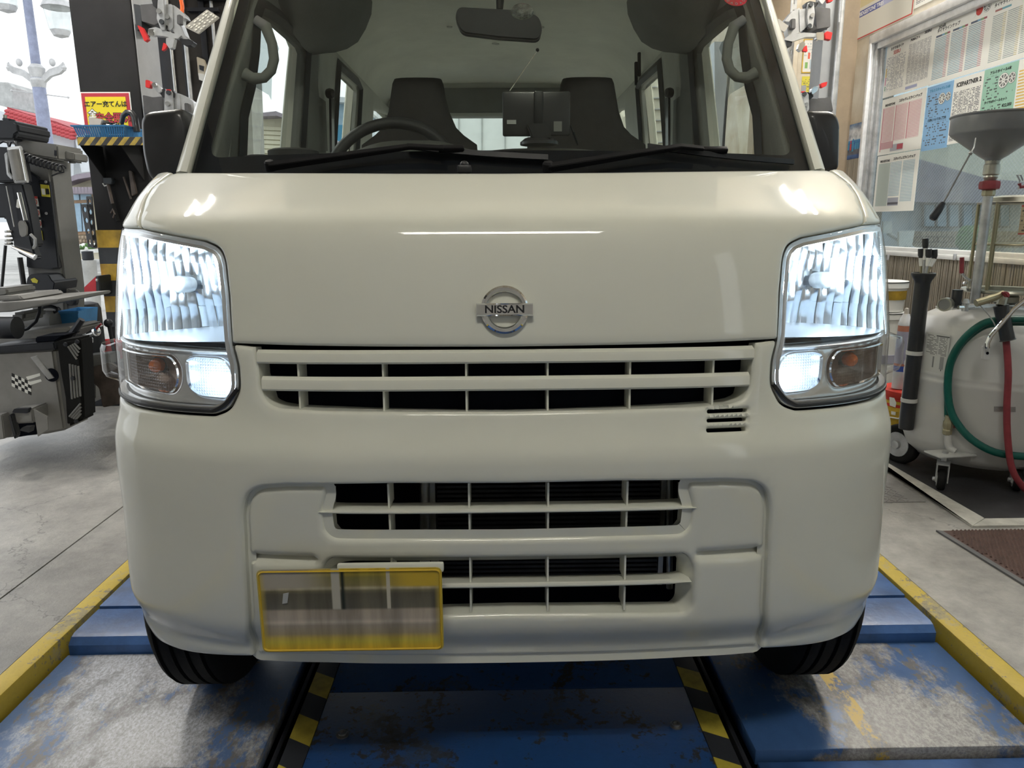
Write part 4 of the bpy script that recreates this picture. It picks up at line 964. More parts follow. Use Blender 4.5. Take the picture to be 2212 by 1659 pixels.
# ------------------------------------------------------------------ garage shell
FZ = .042
def concrete(name, ca, cb, rough, crack=True, scale=1.):
    m, nt, b = newmat(name); L = nt.links; tc = nd(nt, 'ShaderNodeTexCoord')
    def noise(s, d, r=.65, dist=0.):
        n = nd(nt, 'ShaderNodeTexNoise'); n.inputs['Scale'].default_value = s*scale; n.inputs['Detail'].default_value = d; n.inputs['Roughness'].default_value = r; n.inputs['Distortion'].default_value = dist; L.new(tc.outputs['Object'], n.inputs['Vector']); return n
    a, f, g = noise(1.3, 6, .6, .6), noise(14, 10, .75), noise(90, 6, .7)
    r = nd(nt, 'ShaderNodeValToRGB'); L.new(a.outputs[0], r.inputs[0]); r.color_ramp.elements[0].position = .33; r.color_ramp.elements[1].position = .68; r.color_ramp.elements[0].color = c4(ca); r.color_ramp.elements[1].color = c4(cb)
    r2 = nd(nt, 'ShaderNodeValToRGB'); L.new(f.outputs[0], r2.inputs[0]); r2.color_ramp.elements[0].position = .3; r2.color_ramp.elements[1].position = .7; r2.color_ramp.elements[0].color = (.62, .62, .62, 1); r2.color_ramp.elements[1].color = (1.15, 1.15, 1.15, 1)
    mu = nd(nt, 'ShaderNodeMix', data_type='RGBA', blend_type='MULTIPLY'); mu.inputs[0].default_value = 1; L.new(r.outputs[0], mu.inputs[6]); L.new(r2.outputs[0], mu.inputs[7])
    last = mu.outputs[2]
    if crack:
        w = nd(nt, 'ShaderNodeVectorMath', operation='MULTIPLY_ADD'); n5 = noise(3, 5); L.new(n5.outputs['Color'], w.inputs[0]); w.inputs[1].default_value = (.5, .5, .5); L.new(tc.outputs['Object'], w.inputs[2])
        v = nd(nt, 'ShaderNodeTexVoronoi', feature='DISTANCE_TO_EDGE'); v.inputs['Scale'].default_value = .9; L.new(w.outputs[0], v.inputs['Vector'])
        cr = nd(nt, 'ShaderNodeValToRGB'); L.new(v.outputs['Distance'], cr.inputs[0]); cr.color_ramp.elements[0].position = 0; cr.color_ramp.elements[1].position = .004; cr.color_ramp.elements[0].color = (.35, .35, .35, 1); cr.color_ramp.elements[1].color = (1, 1, 1, 1)
        m2 = nd(nt, 'ShaderNodeMix', data_type='RGBA', blend_type='MULTIPLY'); m2.inputs[0].default_value = .8; L.new(last, m2.inputs[6]); L.new(cr.outputs[0], m2.inputs[7]); last = m2.outputs[2]
    L.new(last, b.inputs['Base Color'])
    mr = nd(nt, 'ShaderNodeMapRange'); L.new(f.outputs[0], mr.inputs[0]); mr.inputs[3].default_value = rough*.75; mr.inputs[4].default_value = rough*1.2; L.new(mr.outputs[0], b.inputs['Roughness'])
    ad = nd(nt, 'ShaderNodeMath', operation='MULTIPLY_ADD'); L.new(g.outputs[0], ad.inputs[0]); ad.inputs[1].default_value = .4; L.new(f.outputs[0], ad.inputs[2])
    bp = nd(nt, 'ShaderNodeBump'); bp.inputs['Strength'].default_value = .55; bp.inputs['Distance'].default_value = .006; L.new(ad.outputs[0], bp.inputs['Height']); L.new(bp.outputs[0], b.inputs['Normal'])
    return m
concrete('concrete_floor', (.215, .205, .192), (.43, .415, .388), .42)
concrete('asphalt', (.40, .40, .38), (.55, .54, .52), .9, crack=False)
worn('plate_blue_left_glare', (.10, .17, .34), (.17, .16, .155), (.60, .62, .67), .60, .33, 11., (1, .55, 1), band=(-.03, .30, .13))  # wear, with paint and scuffs paled bluish to carry the daylight glare
worn('plate_blue_right', (.04, .10, .25), (.12, .112, .108), (.44, .43, .425), .53, .36, 9., (1, .6, 1), yellow=-.04, band=(.02, .30, .11))
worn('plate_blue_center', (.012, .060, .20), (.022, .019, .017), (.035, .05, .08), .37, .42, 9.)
pm('deck_blue', (.035, .095, .26), .36, var=.25, vs=9, bump=.15, bs=60)
worn('curb_yellow', (.52, .38, .045), (.22, .20, .15), (.40, .34, .18), .30, .6, 15.)
pm('pit_dark', (.012, .013, .018), .6, var=.3)
stripes('pit_stripes', (.50, .40, .05), (.022, .024, .03), .15, axis=(.55, 1, 0), rough=.5, phase=.35)

cxi, cxo = 1.083, 1.135
xj = float(np.mean([onZ(x, y, FZ)[0] for x, y in ((0, 1295), (257, 1100))]))
Y0, Y1 = -6., 8.
FL = B()
FL.box((-9, Y0, -.2), (xj-.003, Y1, FZ)).box((xj+.003, Y0, -.2), (-cxo, Y1, FZ)).box((cxo, Y0, -.2), (9, Y1, FZ)).box((-cxo, 5.2, -.2), (cxo, Y1, FZ)).box((-cxo, Y0, -.2), (cxo, -3, FZ)).box((xj-.003, Y0, -.2), (xj+.003, Y1, FZ-.008))
FLO = struct('floor', FL, 'concrete_floor', smooth=0)
B().box((-cxo, -3, -.2), (cxo, 5.2, -.075)).build('pit_bottom', 'pit_dark', FLO, smooth=0)

# lift: one thing whose plates, beams and curbs are parts
LIFT = thing('vehicle_lift', 'blue drive-on lift with worn runway plates between yellow curbs, under the van', 'vehicle lift', (0, .8, -.075))
for sg, nm in ((-1, 'image-left'), (1, 'image-right')):
    B().box((sg*cxi, -3, -.075), (sg*cxo, 5.2, FZ+.002), .006).build('curb_beam', 'curb_yellow', LIFT)
yl0 = onZ(300, 1655, 0)[1]; yr0 = onZ(1650, 1620, 0)[1]; yfar = float(onZ(300, 1412, 0)[1])
xin = abs(float(onZ(656, 1425, 0)[0]))
B().box((-cxi+.012, yl0-.005, -.035), (-xin, yfar, 0), .003).build('runway_plate', 'plate_blue_left_glare', LIFT, label='runway plate scuffed and paled by painted daylight glare, on the image-left side')
B().box((xin, yr0, -.035), (cxi-.012, yfar, 0), .003).build('runway_plate', 'plate_blue_right', LIFT, label='runway plate rubbed to grey metal with a worn yellow line')
for sg in (-1, 1):
    y_ = yl0-.012 if sg < 0 else yr0-.010
    B().box((sg*xin, -3, -.05), (sg*(cxi-.012), y_, -.018), .004).build('approach_plate', 'deck_blue', LIFT)
    # bevelled block and decks behind the main plate
    yb0 = yfar+.004; yg = float(onZ(260, 1315, .04)[1])
    prof_ = [(yb0, -.03), (yb0, .022), (yb0+.016, .036), (yb0+.03, .040), (yg, .040), (yg, -.03)]
    xo = .785; q = B(); q.prism([np.array([sg*xo, y, z]) for y, z in prof_], (sg*(cxi-.014-xo), 0, 0)); q.build('stop_block', 'deck_blue', LIFT, smooth=25)
    B().box((sg*xin, yfar+.003, -.035), (sg*(xo-.004), 4.4, -.001), .003).build('runway_plate', 'deck_blue', LIFT)
    B().box((sg*xo, yg+.016, -.03), (sg*(cxi-.006), 4.4, .040), .004).build('deck_plate', 'deck_blue', LIFT)
xc_ = abs(float(onZ(735, 1430, 0)[0])); ys = float(onZ(1088, 1489, 0)[1])
ysn = -.25
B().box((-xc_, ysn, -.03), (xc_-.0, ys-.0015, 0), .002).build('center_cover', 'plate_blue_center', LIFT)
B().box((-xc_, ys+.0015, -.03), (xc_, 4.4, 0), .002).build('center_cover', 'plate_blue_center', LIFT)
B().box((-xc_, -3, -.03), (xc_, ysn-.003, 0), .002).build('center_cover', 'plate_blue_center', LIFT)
for sg in (-1, 1):
    B().box((sg*(xc_+.0005), -3, -.028), (sg*(xc_+.048), 4.4, .0008), .001).build('hazard_strip', 'pit_stripes', LIFT)
    B().box((sg*(xin-.028), -3, -.07), (sg*(xin-.018), 4.4, -.012), .002).build('guide_rail', 'pit_dark', LIFT)
for px, py in ((740, 1588), (1460, 1568)):
    p = onZ(px, py, 0); o = B().lathe((p[0], p[1], 0), [(.013, 0), (.013, .002), (.0085, .004), (.0085, .007), (.005, .007), (.005, .004), (.0, .004)], 20).build('cover_bolt', 'steel', LIFT)

# ------------------------------------------------------------------ right-hand wall (towards the street window), turned a little
WA = R_(2.4); WD = np.array([-math.sin(WA), math.cos(WA), 0]); WN = np.array([-math.cos(WA), -math.sin(WA), 0])   # along, into the room
W0 = np.array([2.62, 2.3, 0.])
def wall(px, py, off=0.):
    d = ray(px, py); o = W0+WN*off; t = ((o-CAM)@WN)/(d@WN); return CAM+d*t
def wu(p): return float((p-W0)@WD)
def wpt(u, z, off=0.): return W0+WD*u+WN*off+np.array([0, 0, z])
def wbox(b, u0, u1, z0, z1, o0, o1, bev=0.):
    c = wpt((u0+u1)/2, (z0+z1)/2, (o0+o1)/2); return b.obox(c, WD*abs(u1-u0)/2, WN*abs(o1-o0)/2, (0, 0, abs(z1-z0)/2), bev)
pm('wall_cream', (.66, .62, .53), .8, vs=2.5, bump=.25, bs=18, col2=(.42, .34, .23))
pm('wainscot', (.36, .315, .25), .75, var=.15, vs=3, stretch=(8, 8, .6))
pm('sill_white', (.70, .70, .69), .5, var=.05)
pm('aluminium', (.80, .81, .82), .40, .35, var=.08, vs=20)
ul = wu(wall(1889, 80)); ztop = float(wall(1889, 78)[2]); zsill = float(wall(1915, 532)[2]); zsb = float(wall(1915, 550)[2])
uR = -3.6      # towards and past the camera
uF = wu(wall(1806, 300))
zwn = float(wall(1840, 345)[2])
w = B(); wbox(w, ul, 6, zsb, 3.6, -.08, 0); wbox(w, uR, ul, ztop, 3.6, -.08, 0); wbox(w, -6, uR, 0, 3.6, -.08, 0); wbox(w, uR, 6, -.1, zsb, -.08, -.012)
WALL = struct('wall_right', w, 'wall_cream', smooth=0)
# ribbed wainscot: individual ribs are fine battens
q = B(); u = -2.2
while u < 2.9:
    top = zsb-.004 if u < ul+.05 else zwn
    wd = .010+.006*random.random(); wbox(q, u, u+wd, .0, top, -.012, .002+.004*random.random()); u += wd+.005
q.build('wainscot', 'wainscot', WALL, kind='stuff', smooth=0)
# window: outer frame, track, inner rail, glass
WIN = thing('window_1', 'wide aluminium-framed wired-glass window papered with price charts, on the right wall', 'window', tuple(wpt(ul-1, zsill)))
WIN['kind'] = 'structure'
fw = .055
for nm, (u0, u1, z0, z1, o0, o1) in {'frame_top': (uR, ul, ztop-fw, ztop, -.02, .035), 'frame_side': (ul-fw*.55, ul, zsill, ztop, -.02, .035)}.items():
    q = B(); wbox(q, u0, u1, z0, z1, o0, o1, .004); q.build(nm, 'aluminium', WIN)
q = B(); wbox(q, uR, ul-fw*.55, ztop-fw*1.75, ztop-fw, -.03, .010, .003); q.build('track_top', 'aluminium', WIN)
q = B(); wbox(q, ul-fw*1.35, ul-fw*.55, zsill, ztop-fw, -.03, .010, .003); q.build('sash_stile', 'galvanised', WIN)
q = B(); wbox(q, ul-fw*2.0, ul-fw*1.35, zsill, ztop-fw*1.75, -.04, -.008, .003); q.build('sash_stile', 'galvanised', WIN)
q = B(); wbox(q, uR, ul+.12, zsb, zsill-.026, -.02, .05, .004); q.build('window_sill', 'sill_white', WIN)
q = B(); wbox(q, uR, ul+.02, zsill-.026, zsill, -.02, .035, .004); q.build('sill_rail', 'sill_white', WIN)
def wired():
    m = clear('wired_glass', (.66, .74, .76), .06, dirt=.16); nt = m.node_tree; L = nt.links; out = nt.nodes['Material Output']; src = out.inputs[0].links[0].from_socket
    tc = nd(nt, 'ShaderNodeTexCoord'); last = None
    for ax in ((0, 1., 1.15), (0, 1., -1.15)):
        dp = nd(nt, 'ShaderNodeVectorMath', operation='DOT_PRODUCT'); L.new(tc.outputs['Object'], dp.inputs[0]); dp.inputs[1].default_value = tuple(np.array(ax)*38)
        f = nd(nt, 'ShaderNodeMath', operation='FRACT'); L.new(dp.outputs['Value'], f.inputs[0])
        g = nd(nt, 'ShaderNodeMath', operation='LESS_THAN'); L.new(f.outputs[0], g.inputs[0]); g.inputs[1].default_value = .07 if ax[2] > 0 else .025
        if last is None: last = g
        else:
            mx_ = nd(nt, 'ShaderNodeMath', operation='MAXIMUM'); L.new(last.outputs[0], mx_.inputs[0]); L.new(g.outputs[0], mx_.inputs[1]); last = mx_
    df = nd(nt, 'ShaderNodeBsdfDiffuse'); df.inputs[0].default_value = (.5, .53, .55, 1)
    tl = nd(nt, 'ShaderNodeBsdfTranslucent'); tl.inputs[0].default_value = (.5, .53, .55, 1); ads = nd(nt, 'ShaderNodeMixShader'); L.new(df.outputs[0], ads.inputs[1]); L.new(tl.outputs[0], ads.inputs[2])
    mx2 = nd(nt, 'ShaderNodeMixShader'); L.new(last.outputs[0], mx2.inputs[0]); L.new(src, mx2.inputs[1]); L.new(ads.outputs[0], mx2.inputs[2]); L.new(mx2.outputs[0], out.inputs[0])
wired()
q = B(); wbox(q, uR, ul-fw, zsill, ztop-fw, -.045, -.040); q.build('pane', 'wired_glass', WIN)
# clips along the sill
for px, lab in ((1918, 'small metal clip on the white window sill, close behind the headlight'), (2062, 'small metal clip on the white window sill, left of the red valve handle'), (2098, 'small metal clip on the white window sill, beside the drainer standpipe')):
    p = wall(px, 560, .055); q = B(); q.obox(p+np.array([0, 0, .012]), WD*.012, WN*.004, (0, 0, .018), .002); tag(q.build('sill_clip', 'galvanised'), lab, 'clip', 'clips along the window sill')

# ------------------------------------------------------------------ left side: dark rear-left wall, ceiling, lamps
pm('wall_dark', (.050, .045, .042), .8, var=.25, vs=3)
yb = 4.6
xl0, xl1 = float(at(286, 200, yb)[0]), float(at(500, 100, yb)[0])
w = B().box((xl0-.2, yb, FZ), (xl1, yb+.12, 3.6)); WB = struct('wall_rear_left', w, 'wall_dark', smooth=0)
for x0, x1, Yo in ((346, 372, .02), (440, 452, .03)):
    p0, p1 = at(x0, 120, yb)[0], at(x1, 120, yb)[0]; B().box((p0, yb-Yo, FZ), (p1, yb, 3.6), .004).build('wall_panel', 'pit_dark', WB)
for px, r_, mt in ((372, .012, 'steel'), (404, .016, 'galvanised'), (398, .009, 'pit_dark'), (466, .012, 'galvanised')):
    x = float(at(px, 150, yb-.05)[0]); B().cyl((x, yb-.03, FZ+.01), (x, yb-.03, 3.55), r_, 10).build('conduit', mt, WB)
q = B(); q.pbox(422, -20, 500, -2, yb-.08, .06); q.pbox(404, 16, 470, 24, yb-.06, .05); q.build('cross_rail', 'pit_dark', WB, kind='stuff')
CEIL = struct('ceiling', B().box((-3.2, -5, 3.6), (3.2, 4.9, 3.75)), 'wall_cream', smooth=0)
pm('wall_back', (.34, .33, .31), .8, var=.1)
struct('wall_front', B().box((-3.2, -5.2, FZ), (3.2, -5, 3.6)), 'wall_back', smooth=0)
struct('light_block_left', B().box((-3.35, -5, FZ), (-3.2, .4, 3.6)), 'wall_back', smooth=0)  # unseen wall, added to keep street light off the van's lower front
struct('trim_1', B().box((-3.2, yb, 2.75), (3.2, yb+.12, 3.6)), 'wall_dark', smooth=0)     # beam over the rear opening
struct('trim_2', B().box((-3.25, -5, 2.9), (-3.05, 5, 3.6)), 'wall_dark', smooth=0)       # beam over the open street side
emat('tube_light', (1., .975, .88), 78.); emat('tube_bright', (1., .97, .90), 165.)
pm('lamp_white', (.75, .75, .74), .4, var=.03)
def ceiling_lamp(x, y, ln, lab, across=False, mt='tube_bright'):
    t = thing('ceiling_lamp', lab, 'lamp', (x, y, 3.45), 'ceiling tube lamps'); h = ln/2+.04
    if across: B().box((x-h, y-.16, 3.48), (x+h, y+.16, 3.60), .02).build('lamp_body', 'lamp_white', t)
    else: B().box((x-.16, y-h, 3.48), (x+.16, y+h, 3.60), .02).build('lamp_body', 'lamp_white', t)
    for e in (-.10, .10):
        p, q = ((x-ln/2, y+e, 3.45), (x+ln/2, y+e, 3.45)) if across else ((x+e, y-ln/2, 3.45), (x+e, y+ln/2, 3.45))
        B().cyl(p, q, .018, 12).build('tube', mt, t)
ceiling_lamp(-2.35, 2.5, 1.25, 'twin tube ceiling lamp over the open street side, beside the van')
ceiling_lamp(2.35, 2.5, 1.6, 'twin tube ceiling lamp near the right wall, beside the van')
ceiling_lamp(0, -1.8, 1.3, 'twin tube ceiling lamp set crosswise in front of the van', True, 'tube_light')
# ------------------------------------------------------------------ left: steel pillar with its sign, shelf and tools
pm('pillar_grey', (.020, .020, .021), .8, var=.12, vs=3, bump=.1, bs=40, spec=.15)
pm('pillar_lit_grey', (.44, .45, .47), .5, var=.06, vs=5); pm('band_yellow', (.42, .27, .03), .6, var=.25, vs=8)
pm('band_black', (.025, .03, .035), .6, var=.2, vs=8)
pm('sign_red', (.42, .03, .045), .5, var=.05); pm('sign_yellow', (.75, .60, .02), .5, var=.05); pm('sign_white', (.80, .80, .76), .5, var=.03)
pm('ink', (.012, .012, .012), .6, var=.05)
pm('bin_blue', (.06, .26, .55), .4, var=.1, vs=10)
pm('rusty', (.09, .07, .06), .6, var=.3, vs=12); pm('red_paint', (.42, .02, .03), .45, var=.15, vs=10)
stripes('shelf_stripes', (.46, .33, .06), (.03, .03, .03), .060, axis=(1, 0, -.9), rough=.6, phase=.1)
YP = 3.3
px0, px1 = float(at(149, 20, YP)[0]), float(at(283, 20, YP)[0])
PIL = thing('steel_pillar', 'dark grey steel pillar with yellow and black bands at its foot, left of the van', 'pillar', ((px0+px1)/2, YP+.15, FZ))
B().box((px0, YP, FZ), (px1, YP+.30, 3.6), .012).build('column', 'pillar_grey', PIL, label='plain grey shaft')
B().box((px1, YP+.012, 1.62), (px1+.006, YP+.29, 3.6), .002).build('lit_side', 'pillar_lit_grey', PIL, label='side of the shaft coloured pale grey as if lamplit')  # lamplight on the column's right face, put in as a paler grey skin
ysb = [(497, 535, 'band_yellow'), (535, 570, 'band_black'), (570, 606, 'band_yellow'), (606, 640, 'band_black'), (640, 674, 'band_yellow'), (674, 706, 'band_black')]
for a, b_, mt in ysb:
    za, zb_ = at(230, b_, YP)[2], at(230, a, YP)[2]; B().box((px0-.002, YP-.002, max(za, FZ)), (px1+.002, YP+.302, zb_)).build('paint_band', mt, PIL, smooth=0)
def flat(b, pts, Y, dy): return b.pprism(pts, Y, dy)
SIGN = thing('warning_sign', 'yellow Japanese warning sign with a red border on the grey pillar', 'sign', tuple(at(228, 240, YP-.006)))
zt0_sign = at(228, 292, YP)[2]
sx0, sx1, sz1 = px0+.006, float(at(281, 200, YP)[0]), float(at(228, 199, YP)[2]); sz0 = float(zt0_sign)
for nm, i, mt, d in (('sign_board', 0, 'sign_white', .004), ('sign_border', .006, 'sign_red', .006), ('sign_face', .026, 'sign_yellow', .0075)):
    B().box((sx0+i, YP-d, sz0+i), (sx1-i, YP-.0005, sz1-i)).build(nm, mt, SIGN, smooth=0)
sw = sx1-sx0; cx_ = (sx0+sx1)/2; Ms = lambda x, z, d=.0085: frame((x, YP-d, z), (1, 0, 0), (0, 0, 1))
text('エアー充てんは', sw*.124, 'ink', SIGN, Ms(cx_-.002, sz1-.066), bold=.0008)
text('全', sw*.17, 'ink', SIGN, Ms(sx0+.058, sz1-.118, .0082), bold=.004); text('全', sw*.17, 'sign_white', SIGN, Ms(sx0+.058, sz1-.118), bold=.0012)
text('数', sw*.17, 'ink', SIGN, Ms(sx0+.058, sz1-.168, .0082), bold=.004); text('数', sw*.17, 'sign_white', SIGN, Ms(sx0+.058, sz1-.168), bold=.0012)
text('安全囲い!!', sw*.205, 'ink', SIGN, Ms(cx_+.046, sz1-.142, .0082), bold=.004, xs=.86); text('安全囲い!!', sw*.205, 'sign_red', SIGN, Ms(cx_+.046, sz1-.142), bold=.0012, xs=.86)
# shelf with hazard edge, two gussets
YS = 3.03
s0, s1 = at(168, 305, YS), at(312, 305, YS); zt_s, zb_s = float(at(230, 297, YS)[2]), float(at(230, 314, YS)[2])
SH = thing('wall_shelf', 'steel shelf with a black and yellow striped edge on the pillar', 'shelf', (float(s0[0]+s1[0])/2, YP, zb_s))
B().box((s0[0], YS, zt_s-.004), (s1[0], YP, zt_s)).build('shelf_plate', 'pillar_grey', SH)
B().box((s0[0], YS-.004, zb_s), (s1[0], YS, zt_s+.002)).build('shelf_edge', 'shelf_stripes', SH, smooth=0)
for x in (px0+.09, px1-.03):
    B().prism([(x, YS+.02, zb_s+.02), (x, YP, zb_s+.02), (x, YP, zb_s-.17)], (.004, 0, 0)).build('gusset', 'pillar_grey', SH)
# blue basket and what lies in it
b0, b1 = at(154, 270, YS+.01), at(268, 270, YS+.01); zt_b = float(b0[2]); dpt = .25
def ring(f, z, w): 
    cx = (b0[0]+b1[0])/2; h = (b1[0]-b0[0])/2*f; return [np.array(p) for p in ((cx-h, YS+.015+(1-f)*.2, z), (cx+h, YS+.015+(1-f)*.2, z), (cx+h, YS+.015+dpt-(1-f)*.2, z), (cx-h, YS+.015+dpt-(1-f)*.2, z))]
cxb = float((b0[0]+b1[0])/2)
BK = thing('basket', 'shallow blue plastic basket with slotted sides on the striped shelf', 'basket', (cxb, YS+.14, zt_s))
B().loft([ring(.88, zt_s+.0005, 0), ring(.88, zt_s+.004, 0)]).build('basket_base', 'bin_blue', BK)
q = B(); q.loft([ring(1.03, zt_b-.008, 0), ring(1.04, zt_b, 0), ring(.97, zt_b, 0), ring(.965, zt_b-.008, 0)], cap=False); q.build('basket_rim', 'bin_blue', BK, smooth=0)
lo_, hi_ = ring(.885, zt_s+.003, 0), ring(.985, zt_b-.006, 0)
for e in range(4):
    a0, a1, c0, c1 = lo_[e], lo_[(e+1) % 4], hi_[e], hi_[(e+1) % 4]
    n_ = 22 if e % 2 == 0 else 16
    for k in range(n_):
        f0, f1 = (k+.10)/n_, (k+.82)/n_; nn = np.cross(a1-a0, c0-a0); nn = nn/np.linalg.norm(nn)*.0015
        p = [a0+(a1-a0)*f0, a0+(a1-a0)*f1, c0+(c1-c0)*f1, c0+(c1-c0)*f0]
        if e in (0, 1): B().loft([[v-nn for v in p], [v+nn for v in p]]).build('slat', 'bin_blue', BK, smooth=0)
pm('clear_plastic', (.62, .56, .50), .3, var=.1, trans=.2)
def tub(px_, Y, dy, name, mt, lab, cat):
    P = [at(x, y, Y) for x, y in px_]; c = np.mean(P, 0); q = B(); q.loft([P, [p+np.array([0, dy, 0]) for p in P]]); return tag(q.build(name, mt, bevel=.004), lab, cat)
tub([(194, 297), (217, 297), (219, 268), (222, 258), (190, 252), (192, 268)], YS+.06, .08, 'plastic_tub', 'clear_plastic', 'pale plastic tub standing in the blue basket', 'tub')
q = B(); rn = random.Random(3); cw = at(242, 272, YS+.14)
for k in range(26):
    p = np.array([rn.uniform(-.045, .045), rn.uniform(-.05, .05), 0]); L = []
    for j in range(7):
        L.append(cw+p*np.array([1, 1, 1])+np.array([rn.uniform(-.03, .03), rn.uniform(-.03, .03), rn.uniform(-.045, .022)*(1-abs(p[0])*4)]))
    q.tube([p_*np.array([1, 1, 1]) if p_[2] > zt_s+.012 else np.array([p_[0], p_[1], zt_s+.012]) for p_ in L], .0035, 5)
tag(q.build('wire_tangle', 'satin_black'), 'tangle of dark green and black wire in the blue basket', 'wire')
q = B(); q.tube([at(x, y, YS+.10) for x, y in ((262, 268), (266, 250), (274, 243), (284, 244), (291, 254), (296, 285))], [.012, .014, .016, .017, .018, .018], 10)
tag(q.build('hose_elbow', 'satin_black', smooth=80), 'bent black hose end sticking out of the blue basket', 'hose')
# tools hung on the pillar
HM = thing('hammer', 'worn hammer with a dark head and taped handle hung on the pillar', 'hammer', tuple(at(240, 400, YP-.02)))
q = B(); q.pprism(rpoly([(222, 384), (240, 384), (243, 390), (241, 398), (223, 397)], 2), YP-.04, .035); q.build('hammer_head', 'band_black', HM, bevel=.003)
B().tube([at(233, 396, YP-.02), at(243, 440, YP-.02)], [.010, .009], 8).build('handle', 'rusty', HM)
B().tube([at(243, 440, YP-.02), at(255, 478, YP-.02)], [.011, .013], 8).build('grip', 'rubber', HM)
B().tube([at(222, 396, YP-.02), at(226, 402, YP-.02), at(233, 400, YP-.025)], .004, 6).build('hook', 'steel', HM)
tag(B().tube([at(267, 382, YP-.015), at(283, 430, YP-.015)], .006, 8).build('steel_rod', 'rusty'), 'thin straight steel rod leaning on the pillar beside the hammer', 'rod')
tag(B().pprism(rpoly([(277, 368), (285, 370), (295, 418), (284, 424)], 3), YP-.02, .018).build('tyre_iron', 'rusty', bevel=.003), 'flat dark tyre iron hung right of the steel rod', 'tool')
tag(B().tube([at(240, 460, YP-.015), at(244, 452, YP-.03), at(248, 462, YP-.03), at(245, 470, YP-.015)], .006, 8).build('pipe_clip', 'rusty'), 'small bent pipe clip fixed to the pillar below the hammer handle', 'clip')
def perf(c0, c1, w, Y, lab):
    a, b_ = at(*c0, Y), at(*c1, Y); L = np.linalg.norm(b_-a); ux = (b_-a)/L; vx = np.cross(ux, (0, 1, 0)); n_ = max(3, int(L/.055)); hs = []
    for k in range(n_): hs.append([(L*(k+.5)/n_+math.cos(t)*.015, math.sin(t)*.009) for t in np.linspace(0, 2*math.pi, 10, endpoint=False)])
    f = lambda u, v, d=0.: a+ux*u+vx*v+np.array([0, d, 0])
    return tag(panel(rrect(L/2, 0, L, w, .006), hs, f, .04, 0, .008, step=.03).build('perforated_bar', 'satin_black'), lab, 'bar', 'perforated bars beside the pillar')
perf((192, 424), (203, 536), .032, YP-.05, 'taller black perforated steel bar standing against the pillar edge')
perf((181, 441), (196, 534), .032, YP-.08, 'shorter black perforated steel bar, left of the taller one')
RB = thing('wall_bracket', 'red wedge-shaped steel bracket with a black clamp low on the pillar', 'bracket', tuple(at(195, 620, YP-.1)))
B().pprism([(174, 628), (207, 597), (208, 638), (177, 639)], YP-.12, .16).build('wedge', 'red_paint', RB)
B().pprism([(206, 596), (214, 596), (217, 638), (208, 639)], YP-.13, .14).build('clamp', 'band_black', RB, bevel=.004)
B().lathe(at(210, 605, YP-.135), [(.008, 0), (.008, .004), (.004, .006)], 12, (0, -1, 0)).build('bolt', 'steel', RB)

# ------------------------------------------------------------------ wheel-alignment clamps on both sides
pm('cast_white', (.62, .63, .64), .32, .55, var=.06, vs=20)
pm('clip_red', (.65, .03, .03), .4, var=.1)
pm('target_board', (.42, .40, .36), .5, var=.06); pm('target_dot', (.85, .83, .75), .5, var=.03)
pm('hanger_grey', (.075, .075, .078), .5, var=.15)
pm('orange_cable', (.75, .12, .02), .4, var=.05)
def P_(b, pts, Y, dy, name, mt, par, bev=.003): return B().pprism(pts, Y, dy).build(name, mt, par, bevel=bev)
def clampset(lab, Y, parts, loc):
    t = thing('alignment_clamp', lab, 'clamp', tuple(at(*loc, Y)), 'wheel alignment clamps')
    for nm, mt, pts, off, dy in parts:
        if nm == 'cable': B().tube([at(x, y, Y+off) for x, y in pts], .010, 8).build(nm, mt, t, smooth=80)
        elif nm == 'pivot': B().lathe(at(*pts, Y+off), [(.012, .004), (.012, -.004), (.008, -.007), (.001, -.008)][::-1], 12, (0, -1, 0)).build(nm, mt, t)
        else: B().pprism(rpoly(pts, 2.5, 4), Y+off, dy).build(nm, mt, t, bevel=.003)
    hp = [p for p in parts if p[0] == 'hanger'][0]; hc = np.mean([at(x, y, Y+hp[3]+hp[4]*.6) for x, y in hp[2]], 0)
    tgt = np.array([px1+.012, 3.42, hc[2]]) if hc[0] < 0 else np.array([x0p-.004, 3.69, hc[2]]); B().obox((hc+tgt)/2, (tgt-hc)/2, (.0, .0, .03), np.cross((tgt-hc)/np.linalg.norm(tgt-hc), (0, 0, .02)), .003).build('mount_arm', 'hanger_grey', t)
    return t
YC = 2.95
